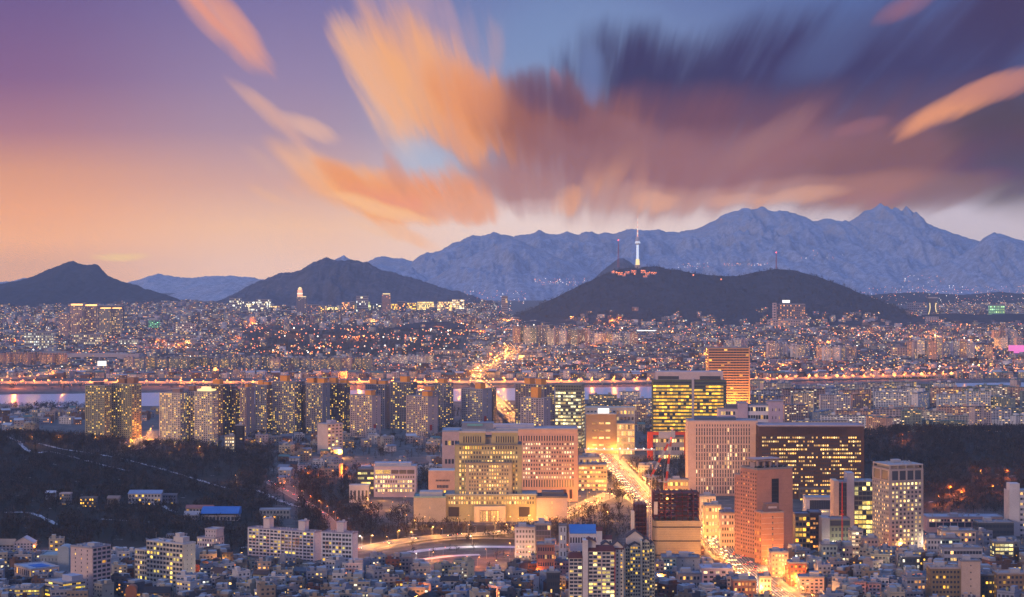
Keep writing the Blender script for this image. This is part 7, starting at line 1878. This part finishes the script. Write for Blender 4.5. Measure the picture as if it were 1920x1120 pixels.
    for _ in range(70):
        y = rg.uniform(1680, 2050); x = wx(rg.uniform(20, 1900), y)
        if free(x, y, 3) and road_gap(x, y) > 3: plant(x, y, rg.randrange(5), rg.uniform(.6, .9), 'garden trees of the near quarter', 'garden tree among the low houses')
woods()
# ------------------------------------------------------------------ roads, bridge, lamps, cars
def strip(name, line, w, mat, dz, z=None, edge=None):
    V, Fq = [], []
    for i, p in enumerate(line):
        t = (line[min(i + 1, len(line) - 1)] - line[max(0, i - 1)]).normalized(); s = Vector((-t.y, t.x, 0))
        o = edge or 0
        zz = (gz(p.x, p.y) if z is None else z(p)) + dz
        for e in (1, -1): q = p + s * (o + e * w); V.append((q.x, q.y, zz))
    for i in range(len(line) - 1): Fq.append((2 * i, 2 * i + 1, 2 * i + 3, 2 * i + 2))
    return tag(link(name, np_mesh(name, np.array(V), np.array(Fq), [mat])), None, None, kind='structure')
def roads():
    for k, (line, w) in ROADS.items():
        strip('pavement', line, w + (1.5 if k == 'hill' else 4), CONCRETE, .30)
        strip('road', line, w, ASPHALT, .45)
        if k == 'avenue':
            for e in (-12.6, -9.4, -6.2, -3, -.4, .4, 3, 6.2, 9.4, 12.6): strip('road_marking', line, .12 if abs(e) > 1 else .16, MARKING, .50, edge=e)
    # snow covered square before the park
    mb = MB(); line = densify([gp(770, 1036), gp(830, 1029), gp(900, 1026), gp(995, 1027)], 8)
    m = m_plain('snow_sheet', (.34, .36, .40), .8, 0, .12, .45)
    strip('snow_field', line, 7, m, .35)
    line = densify([gp(790, 1050), gp(850, 1043), gp(900, 1041)], 8); strip('snow_field', line, 5, m, .35)
    line = densify([gp(672, 1040), gp(740, 1027), gp(830, 1014), gp(900, 1010), gp(985, 1012)], 8); strip('road', line, 4.5, ASPHALT, .40)
roads()
# river crossing and the riverside expressway
def deck(name, label, cat, pts, w, zf, step=14, piers=70, rail=(.42, .40, .40)):
    line = densify(pts, step); c = line[len(line) // 2]
    B = Bld(name, label, cat, c.x, c.y, 0); BLDS.remove(B)
    L_, R_ = [], []
    for i, p in enumerate(line):
        t = (line[min(i + 1, len(line) - 1)] - line[max(0, i - 1)]).normalized(); s = Vector((-t.y, t.x, 0)); z = zf(i / (len(line) - 1))
        L_.append((p.x - c.x + s.x * w, p.y - c.y + s.y * w, z)); R_.append((p.x - c.x - s.x * w, p.y - c.y - s.y * w, z))
    d, r, t_ = MB(), MB(), MB()
    dn = lambda q, k: (q[0], q[1], q[2] + k)
    for i in range(len(line) - 1):
        t_.quad(R_[i], R_[i + 1], L_[i + 1], L_[i]) if False else t_.quad(L_[i], R_[i], R_[i + 1], L_[i + 1])
        for a, b in ((L_[i], L_[i + 1]), (R_[i], R_[i + 1])):
            d.quad(dn(a, -2.6), dn(b, -2.6), dn(b, -.05), dn(a, -.05)); r.quad(dn(a, 0), dn(b, 0), dn(b, 1.7), dn(a, 1.7))
        d.quad(dn(L_[i], -2.6), dn(R_[i], -2.6), dn(R_[i + 1], -2.6), dn(L_[i + 1], -2.6))
    B.part('carriageway', t_, ASPHALT); B.part('girder', d, PAINT, rail); B.part('railing', r, PAINT, (.5, .46, .44))
    acc = 0
    for i in range(1, len(line) - 1):
        acc += (line[i] - line[i - 1]).length
        if acc > piers:
            acc = 0; x, y = line[i].x - c.x, line[i].y - c.y; mb = MB(); mb.box(x - 1.6, x + 1.6, y - w * .6, y + w * .6, -1, zf(i / (len(line) - 1)) - 2.65); B.part('pier', mb, PAINT, (.36, .34, .34))
    return line
BRIDGE = deck('river_bridge', 'long bright road bridge crossing the river, left of the orange topped tower', 'bridge', [(wx(968, 3600), 3600), (wx(945, 3900), 3900), (wx(914, 4400), 4400), (wx(891, 4880), 4880)], 13, lambda t: 9 + 7 * math.sin(math.pi * min(1, t * 1.2) * .5))
FAR_ROAD = deck('far_road', 'lit road climbing the far slope from the head of the bridge', 'road', [(wx(889, 4900), 4900), (wx(905, 5200), 5200), (wx(932, 5600), 5600), (wx(958, 6150), 6150), (wx(950, 6600), 6600)], 13, lambda t: 17 + t * 6, piers=120)
EXPRESS = deck('riverside_expressway', 'long raised expressway glowing orange along the far river bank', 'road', [(wx(px, Y), Y) for px, Y in ((-60, 4760), (200, 4765), (600, 4775), (900, 4785), (1150, 4805), (1400, 4885), (1600, 4990), (1800, 5090), (2000, 5170))], 10, lambda t: 14, 26, 90)
RAMP = deck('riverside_ramp', 'yellow lit curved ramp road at the far left river bank', 'road', [(wx(-30, 4900), 4900), (wx(50, 4980), 4980), (wx(110, 5120), 5120), (wx(165, 5330), 5330)], 8, lambda t: 14, 20, 80)
UPPER = deck('upper_expressway', 'second expressway deck above the right far bank', 'road', [(wx(px, Y), Y) for px, Y in ((1400, 5180), (1480, 5230), (1600, 5230), (1760, 5300), (2000, 5340))], 8, lambda t: 15, 26, 90)

def lamp_proto(h=9.0, arm=1.8, mat=G_AMBER, r=.45, name='street_lamp'):
    o = bpy.data.objects.new(name, None); COL.objects.link(o)
    mb = MB(); mb.cyl(0, 0, -1, h, .14, .09, n=6); mb.beam((0, 0, h - .1), (arm, 0, h + .3), .12); link('pole', mb.mesh('pole', [STEEL]), o)
    mb = MB(); mb.ball(arm + .3, 0, h + .25, r, 6, sz=.6); link('lamp_head', mb.mesh('lamp_head', [mat]), o)
    return o
LAMPS = {'amber': lamp_proto(), 'sodium': lamp_proto(mat=G_SODIUM), 'white': lamp_proto(mat=G_WHITE)}
LAMPS_BIG = {k: lamp_proto(12, 2.5, m, 1.3, 'highway_lamp') for k, m in (('amber', G_AMBER), ('sodium', G_SODIUM), ('white', G_WHITE))}
FIRST = {}
LCOL = {'amber': (1, .38, .06), 'sodium': (1, .22, .02), 'white': (1, .80, .52)}
NL = [0]
def lamp(kind, x, y, z, yaw, power, desc, grp, big=False, every=1):
    src = (LAMPS_BIG if big else LAMPS)[kind]; key = (kind, big)
    if key in FIRST:
        o = src.copy(); COL.objects.link(o)
        for c in src.children:
            if c.type == 'MESH': q = c.copy(); COL.objects.link(q); q.parent = o
    else: o = src; FIRST[key] = 1
    o.location = (x, y, z); o.rotation_euler = (0, 0, yaw)
    PENDING.append((o, desc, 'highway lamp' if big else 'street lamp', grp, x, y))
    if power > 0:
        NL[0] += 1
        if key not in LIGHTS:
            LIGHTS[key] = {}
        if power not in LIGHTS[key]:
            l = bpy.data.lights.new('lamp_light', 'POINT'); l.energy = power; l.color = LCOL[kind]; l.shadow_soft_size = .4; LIGHTS[key][power] = l
        lo = bpy.data.objects.new('lamp_light', LIGHTS[key][power]); COL.objects.link(lo); lo.parent = o
        lo.location = ((3.2, 0, 10.4) if big else (2.1, 0, 8.2)); lo.visible_camera = False
LIGHTS = {}
def along(line, step, off, kind, power, desc, grp, big=False, zf=None, sides=(-1, 1), every=1, out=False):
    acc, n = 0, 0
    for i in range(1, len(line) - 1):
        acc += (line[i] - line[i - 1]).length
        if acc < step: continue
        acc = 0; n += 1
        t = (line[i + 1] - line[i - 1]).normalized()
        for s in sides:
            q = line[i] + Vector((-t.y, t.x, 0)) * off * s
            z = gz(q.x, q.y) + .3 if zf is None else zf(i / (len(line) - 1))
            lamp(kind, q.x, q.y, z, math.atan2(-s * t.x, s * t.y) + (math.pi if out else 0), power if n % every == 0 else 0, desc, grp, big)
along(ROADS['avenue'][0], 34, 18.5, 'amber', 62000, 'avenue lamp', 'street lamps along the avenue')
along(ROADS['court'][0], 30, 10.5, 'amber', 46000, 'park road lamp', 'street lamps on the park road')
along(ROADS['hill'][0], 42, 7, 'sodium', 13000, 'hill road lamp', 'street lamps on the hill road', sides=(1,))
along(ROADS['tower'][0], 40, 8, 'amber', 22000, 'lamp below the apartment towers', 'street lamps below the towers', sides=(1,))
along(BRIDGE, 70, 12.5, 'amber', 90000, 'bridge lamp', 'street lamps on the bridge', True, lambda t: 9 + 7 * math.sin(math.pi * min(1, t * 1.2) * .5))
along(FAR_ROAD, 75, 12.5, 'amber', 120000, 'far slope road lamp', 'street lamps on the far slope road', True, lambda t: 17 + t * 6)
along(EXPRESS, 44, 10.4, 'sodium', 90000, 'expressway lamp', 'street lamps on the expressway', True, lambda t: 12, sides=(-1,), out=True)
along(RAMP, 60, 7.5, 'amber', 90000, 'ramp lamp', 'street lamps on the ramp', True, lambda t: 14, sides=(1,))
along(UPPER, 70, 8.4, 'sodium', 100000, 'upper deck lamp', 'street lamps on the upper deck', True, lambda t: 13, sides=(-1,), out=True)
def town_lamps():
    rg = random.Random(12); n = 0
    for px, py, kd, pw in ((955, 976, 'amber', 12000), (838, 976, 'amber', 10000), (690, 948, 'amber', 26000), (734, 957, 'amber', 30000), (757, 946, 'amber', 24000), (720, 940, 'amber', 22000), (905, 978, 'amber', 7000), (925, 984, 'amber', 7000), (880, 982, 'amber', 7000), (860, 988, 'amber', 7000), (800, 985, 'amber', 7000), (780, 992, 'amber', 7000), (760, 982, 'amber', 7000), (960, 985, 'amber', 7000), (1010, 978, 'amber', 7000), (1040, 985, 'amber', 7000), (693, 958, 'sodium', 24000), (1120, 955, 'amber', 20000), (1085, 965, 'amber', 24000), (1140, 975, 'amber', 22000), (650, 893, 'sodium', 60000), (826, 858, 'amber', 26000), (990, 1052, 'amber', 26000), (1050, 1020, 'sodium', 30000), (1060, 1040, 'sodium', 26000), (1048, 1103, 'sodium', 26000), (880, 1062, 'sodium', 14000), (895, 1064, 'sodium', 14000), (655, 1100, 'sodium', 30000), (870, 1086, 'sodium', 24000), (60, 1040, 'sodium', 22000), (105, 1036, 'amber', 14000), (1780, 928, 'sodium', 42000), (1762, 946, 'sodium', 42000), (1890, 897, 'sodium', 26000), (1861, 925, 'sodium', 42000), (1840, 895, 'sodium', 26000), (1800, 935, 'sodium', 42000), (1692, 828, 'sodium', 30000), (60, 832, 'amber', 12000), (112, 833, 'amber', 14000), (444, 905, 'amber', 14000), (248, 836, 'amber', 60000), (285, 822, 'sodium', 60000), (330, 850, 'amber', 30000), (372, 850, 'amber', 30000), (180, 832, 'amber', 26000), (470, 838, 'amber', 26000), (540, 838, 'sodium', 26000), (400, 1083, 'sodium', 18000), (430, 1082, 'sodium', 18000), (1660, 1030, 'amber', 30000), (1645, 1008, 'amber', 30000), (1690, 1035, 'amber', 20000), (1530, 1010, 'amber', 26000), (1550, 1060, 'white', 18000), (1575, 1040, 'white', 14000), (1460, 1060, 'amber', 26000), (1475, 1085, 'amber', 26000), (1500, 1100, 'amber', 26000), (1440, 1072, 'amber', 26000), (1255, 1075, 'amber', 50000), (1270, 1095, 'amber', 50000), (1340, 1000, 'amber', 40000), (1345, 970, 'amber', 50000), (1330, 955, 'amber', 50000), (975, 950, 'amber', 9000), (1075, 935, 'amber', 60000), (1030, 938, 'amber', 50000), (1000, 936, 'amber', 50000), (985, 936, 'amber', 50000), (828, 930, 'amber', 9000), (1120, 880, 'amber', 40000), (1112, 850, 'amber', 6000), (1240, 845, 'amber', 50000), (1270, 912, 'amber', 40000), (1300, 905, 'amber', 26000), (640, 858, 'amber', 60000), (620, 860, 'amber', 60000), (690, 872, 'sodium', 40000), (760, 868, 'sodium', 30000), (595, 905, 'sodium', 26000), (580, 900, 'sodium', 26000), (1000, 1090, 'sodium', 20000), (1016, 1064, 'sodium', 18000), (1230, 1100, 'amber', 50000)):
        x, y = ground_at(px, py); lamp(kd, x, y, gz(x, y), rg.uniform(0, 6.28), pw * 1.6, 'bright ' + {'amber': 'amber', 'sodium': 'orange red', 'white': 'white'}[kd] + ' street lamp', 'street lamps among the buildings')
    for px in (1345, 1366, 1388): x = wx(px, 3770); lamp('amber', x, 3770, gz(x, 3770), 0, 420000, 'bright lamp', 'street lamps at the foot of the striped tower')  # added out of sight to throw orange light up the striped tower
    for _ in range(400):
        y = rg.uniform(1680, 2100); px = rg.uniform(380, 1900); x = wx(px, y)
        if n >= 75: break
        if not free(x, y, 1) or float(woodness(x, y)) > .3: continue
        n += 1; lamp(rg.choice(('sodium', 'sodium', 'amber', 'white')), x, y, gz(x, y), rg.uniform(0, 6.28), 22000, 'lane lamp', 'street lamps in the lanes')
town_lamps()
def far_lamps():
    """the countless lamps of the far city and added glow on the decks: one mass"""
    rg = random.Random(77); rn = np.random.default_rng(8)
    mats = [G_SODIUM, G_AMBER, G_WHITE, G_RED]
    O = np.array([(1, 0, 0), (-1, 0, 0), (0, 1, 0), (0, -1, 0), (0, 0, 1), (0, 0, -1.0)]); Ft = np.array([(0, 2, 4), (2, 1, 4), (1, 3, 4), (3, 0, 4), (2, 0, 5), (1, 2, 5), (3, 1, 5), (0, 3, 5)])
    P_, M_, S_ = [], [], []
    def add(px, Y, kd, s, z=None):
        x = wx(px, Y); P_.append((x, Y, (gz(x, Y) + rg.uniform(7, 13)) if z is None else z)); M_.append(kd); S_.append(s)
    for _ in range(4600):
        Y = math.exp(rg.uniform(math.log(5050), math.log(8700))); px = rg.uniform(-20, 1940)
        if Y < river_far(wx(px, Y), Y) + 60: continue
        dens = mnoise.noise(Vector((px * .012, Y * .0016, 2))) 
        if dens < -.05 and rg.random() < .75: continue
        if px < 900 and rg.random() < .45: continue
        add(px, Y, rg.choices((0, 1, 2), (.76, .17, .07))[0], Y * .00028 * rg.uniform(.5, 1.6))
    for _ in range(700):
        Y = rg.uniform(8200, 11300); px = rg.uniform(-20, 960); add(px, Y, rg.choices((0, 1, 2), (.3, .35, .35))[0], Y * .00017 * rg.uniform(.6, 1.3))
    # lanes of orange light on the far slopes
    for (pa, ya, pb, yb, n) in ((960, 5900, 1330, 5650, 60), (980, 5300, 1220, 5160, 46), (1380, 5500, 1930, 5450, 60), (1010, 7900, 1290, 7600, 40), (880, 5300, 1010, 7400, 60), (1500, 7600, 1680, 7300, 34), (1730, 7300, 1850, 6900, 50), (1800, 6700, 1860, 6100, 40), (300, 6800, 700, 6500, 40), (480, 6300, 620, 6200, 24), (690, 5750, 760, 5740, 30), (850, 9000, 870, 8200, 22), (600, 7300, 830, 7100, 24)):
        for i in range(n): t = (i + rg.uniform(0, 1)) / n; add(pa + (pb - pa) * t + rg.uniform(-7, 7), ya + (yb - ya) * t + rg.uniform(-60, 60), rg.choices((0, 1, 2), (.66, .26, .08))[0], 2.1 * rg.uniform(.6, 1.5) * ya / 6500)
    for px, n, Y, kd in ((1837, 26, 6450, 1), (945, 26, 5900, 1), (918, 20, 5500, 1), (1760, 20, 7150, 1)):
        for _ in range(n): add(px + rg.gauss(0, 12), Y + rg.gauss(0, 60), kd, 1.6)
    # villages on the mountain feet
    def spread(n, p0, p1, q0, q1, Y, tilt=0):
        for _ in range(n):
            px, py = rg.uniform(p0, p1), rg.uniform(q0, q1) + tilt * 0
            add(px, Y, rg.choices((0, 1, 2), (.35, .4, .25))[0], Y * .00015 * rg.uniform(.5, 1.2), wz(py, Y))
    spread(150, 1615, 1800, 536, 572, 10400); spread(150, 1790, 1940, 536, 575, 10500); spread(60, 1000, 1100, 522, 535, 11300); spread(26, 1270, 1330, 492, 505, 12700); spread(34, 1355, 1440, 494, 498, 12700); spread(22, 1690, 1790, 516, 530, 12100); spread(60, 870, 985, 545, 572, 10200); spread(12, 1500, 1580, 470, 486, 13600)
    for px, py in ((1150, 509), (1156, 511), (1166, 513), (1172, 514), (1190, 514), (1209, 517), (1215, 515), (1222, 512), (1230, 512), (1218, 511), (1300, 516), (1352, 524), (1095, 545), (1101, 552), (1360, 540), (1520, 544)): add(px, 8975, 0, 4.2, wz(py, 8975))
    for line, z0, st in ((EXPRESS, 15.6, 1), (EXPRESS, 18, 2), (UPPER, 16.6, 1), (RAMP, 15.6, 1)):  # glowing beads added so each deck reads as a band of orange light
        for p in line[::st]: P_.append((p.x + rg.uniform(-6, 6), p.y - 9 + rg.uniform(-2, 2), z0 + rg.uniform(0, 3))); M_.append(rg.choices((0, 1), (.8, .2))[0]); S_.append(rg.uniform(1.6, 3.0) * (1.7 if p.x > 150 else 1.15))
    for _ in range(150):
        px = rg.uniform(-10, 1000); Y = rg.uniform(4640, 4760); x = wx(px, Y)
        if Y > river_far(x, Y) + 20: add(px, Y, 0, .9)
    for q in HILL_LAMPS:
        if rg.random() < .5: P_.append((q[0], q[1] - 12, q[2])); M_.append(rg.choices((0, 1), (.8, .2))[0]); S_.append(rg.uniform(1.0, 2.6))
    pool = [i for i in range(len(P_)) if M_[i] < 2 and P_[i][1] < 9000]
    for i in rg.sample(pool, 90):        # a random few get an added unseen light to turn nearby walls orange
        l = bpy.data.lights.new('lamp_light', 'POINT'); l.energy = 260000 * rg.uniform(.5, 1.6); l.color = LCOL['sodium' if M_[i] == 0 else 'amber']; l.shadow_soft_size = 2
        lo = bpy.data.objects.new('lamp_light', l); COL.objects.link(lo); lo.location = (P_[i][0], P_[i][1] - 5, P_[i][2] + 9); lo.visible_camera = False
    n = len(P_); P_ = np.array(P_); S_ = np.array(S_)
    V = (O[None] * S_[:, None, None] + P_[:, None, :]).reshape(-1, 3); Fq = (Ft[None] + (np.arange(n) * 6)[:, None, None]).reshape(-1, 3)
    tag(link('distant_lamps', np_mesh('distant_lamps', V, Fq, mats, mi=np.repeat(np.array(M_), 8))), None, None, kind='stuff')
far_lamps()
def cars():
    rg = random.Random(40)
    def proto(van=False):
        o = bpy.data.objects.new('parked_van' if van else 'car', None); COL.objects.link(o)
        L, W_, H_ = (5.0, 1.9, 2.0) if van else (4.6, 1.8, 1.45)
        prof = [(-L / 2, .35), (-L / 2, .85), (-L * .47, 1.0 if not van else 1.2), (-L * .36, H_), (L * .18 if not van else L * .28, H_), (L * .32 if not van else L * .42, .95), (L * .48, .82), (L / 2, .6), (L / 2, .35)]
        mb = MB()
        for s in (-1, 1): mb.poly([(s * W_ / 2, -x, z) for x, z in (prof if s > 0 else prof[::-1])])
        for a, b in zip(prof, prof[1:] + prof[:1]): mb.quad((-W_ / 2, -a[0], a[1]), (W_ / 2, -a[0], a[1]), (W_ / 2, -b[0], b[1]), (-W_ / 2, -b[0], b[1]))
        link('body', mb.mesh('body', [PAINT]), o)
        mb = MB(); mb.quad((-W_ * .42, -(L * .20), H_ - .03), (W_ * .42, -(L * .20), H_ - .03), (W_ * .45, -(L * .33), .98), (-W_ * .45, -(L * .33), .98))
        for v in range(0, 4): mb.v[v] = (mb.v[v][0], mb.v[v][1] - .06, mb.v[v][2] + .03)
        link('windscreen', mb.mesh('windscreen', [m_glass]), o)
        for x in (-L * .3, L * .3):
            for s in (-1, 1):
                mb = MB(); n = 10
                ring = [(s * (W_ / 2 + .02), -x + .33 * math.cos(2 * math.pi * k / n), .33 + .33 * math.sin(2 * math.pi * k / n)) for k in range(n)]; mb.poly(ring); mb.poly([(s * (W_ / 2 - .2), p[1], p[2]) for p in ring])
                for k in range(n): a, b = ring[k], ring[(k + 1) % n]; mb.quad(a, b, (s * (W_ / 2 - .2), b[1], b[2]), (s * (W_ / 2 - .2), a[1], a[2]))
                link('wheel', mb.mesh('wheel', [m_tyre]), o)
        for s in (-1, 1):
            mb = MB(); mb.box(s * W_ * .33 - .3, s * W_ * .33 + .3, -L / 2 - .06, -L / 2 + .02, .55, .95); link('headlight', mb.mesh('headlight', [G_HEAD]), o)
            mb = MB(); mb.box(s * W_ * .36 - .25, s * W_ * .36 + .25, L / 2 - .02, L / 2 + .06, .6, .95); link('tail_light', mb.mesh('tail_light', [G_TAIL]), o)
        return o
    m_glass = m_plain('car_glass', (.02, .02, .03), .1); m_tyre = m_plain('rubber', (.02, .02, .02), .9)
    src = proto(); first = [True]; n = [0]
    cols = [('white', (.7, .7, .7)), ('black', (.02, .02, .025)), ('silver', (.4, .41, .42)), ('grey', (.14, .14, .15)), ('dark blue', (.03, .05, .14)), ('orange', (.6, .2, .03))]
    def car(x, y, z, yaw, grp, w):
        if n[0] >= 298: return
        o = src
        if not first[0]:
            o = src.copy(); COL.objects.link(o)
            for c in src.children: q = c.copy(); COL.objects.link(q); q.parent = o
        first[0] = False; n[0] += 1
        cn, c = rg.choice(cols)
        for q in o.children:
            if q.name.startswith('body'): q.color = (*c, 1)
        o.location = (x, y, z); o.rotation_euler = (0, 0, yaw)
        PENDING.append((o, f'{cn} car {w}', 'car', grp, x, y))
    def lane(line, off, dirn, gap, grp, w, zf=None, skip=.2):
        acc = rg.uniform(0, gap)
        for i in range(1, len(line) - 1):
            acc += (line[i] - line[i - 1]).length
            if acc < gap: continue
            acc = rg.uniform(-6, 6)
            if rg.random() < skip: continue
            t = (line[i + 1] - line[i - 1]).normalized(); q = line[i] + Vector((-t.y, t.x, 0)) * off
            z = gz(q.x, q.y) + .46 if zf is None else zf(i / (len(line) - 1)) + .02
            a = math.atan2(t.y, t.x) + math.pi / 2          # heading so that the nose (-y) looks along the line
            car(q.x, q.y, z, a if dirn > 0 else a + math.pi, grp, w)
    av = ROADS['avenue'][0]       # runs from the far end towards the lookout
    for off in (-2, -5, -8, -11): lane(av, off, 1, 24, 'cars coming down the avenue', 'coming down the avenue')
    for off in (2, 5, 8, 11): lane(av, off, -1, 30, 'cars going up the avenue', 'going up the avenue')
    for off in (-3, 3): lane(ROADS['court'][0], off, 1 if off > 0 else -1, 40, 'cars on the park road', 'on the park road')
    lane(ROADS['hill'][0], 2, -1, 26, 'cars on the hill road', 'on the hill road')
    for off in (-4, -8): lane(BRIDGE, off, -1, 52, 'cars on the bridge', 'on the bridge', lambda t: 9 + 7 * math.sin(math.pi * min(1, t * 1.2) * .5))
    for off in (4, 8): lane(BRIDGE, off, 1, 52, 'cars on the bridge', 'on the bridge', lambda t: 9 + 7 * math.sin(math.pi * min(1, t * 1.2) * .5))
cars()
for q in list(LAMPS.values()) + list(LAMPS_BIG.values()):
    if q.get('label') is None and not any(q is p[0] for p in PENDING):
        for c in list(q.children): bpy.data.objects.remove(c)
        bpy.data.objects.remove(q)
settle_labels()
# ------------------------------------------------------------------ the evening air
def haze():
    mb = MB(); mb.box(-15000, 15000, -600, HAZE_END, -3.0, HAZE_TOP)
    m = bpy.data.materials.new('evening_haze'); m.use_nodes = True
    nt = m.node_tree; nt.nodes.clear()
    o = nt.nodes.new('ShaderNodeOutputMaterial'); v = nt.nodes.new('ShaderNodeVolumePrincipled')
    v.inputs['Color'].default_value = (.49, .71, 1.0, 1); v.inputs['Density'].default_value = HAZE_DENSITY
    v.inputs['Anisotropy'].default_value = 0.0
    nt.links.new(v.outputs[0], o.inputs['Volume'])
    tag(link('haze', mb.mesh('haze', [m])), None, None, kind='stuff')
haze()
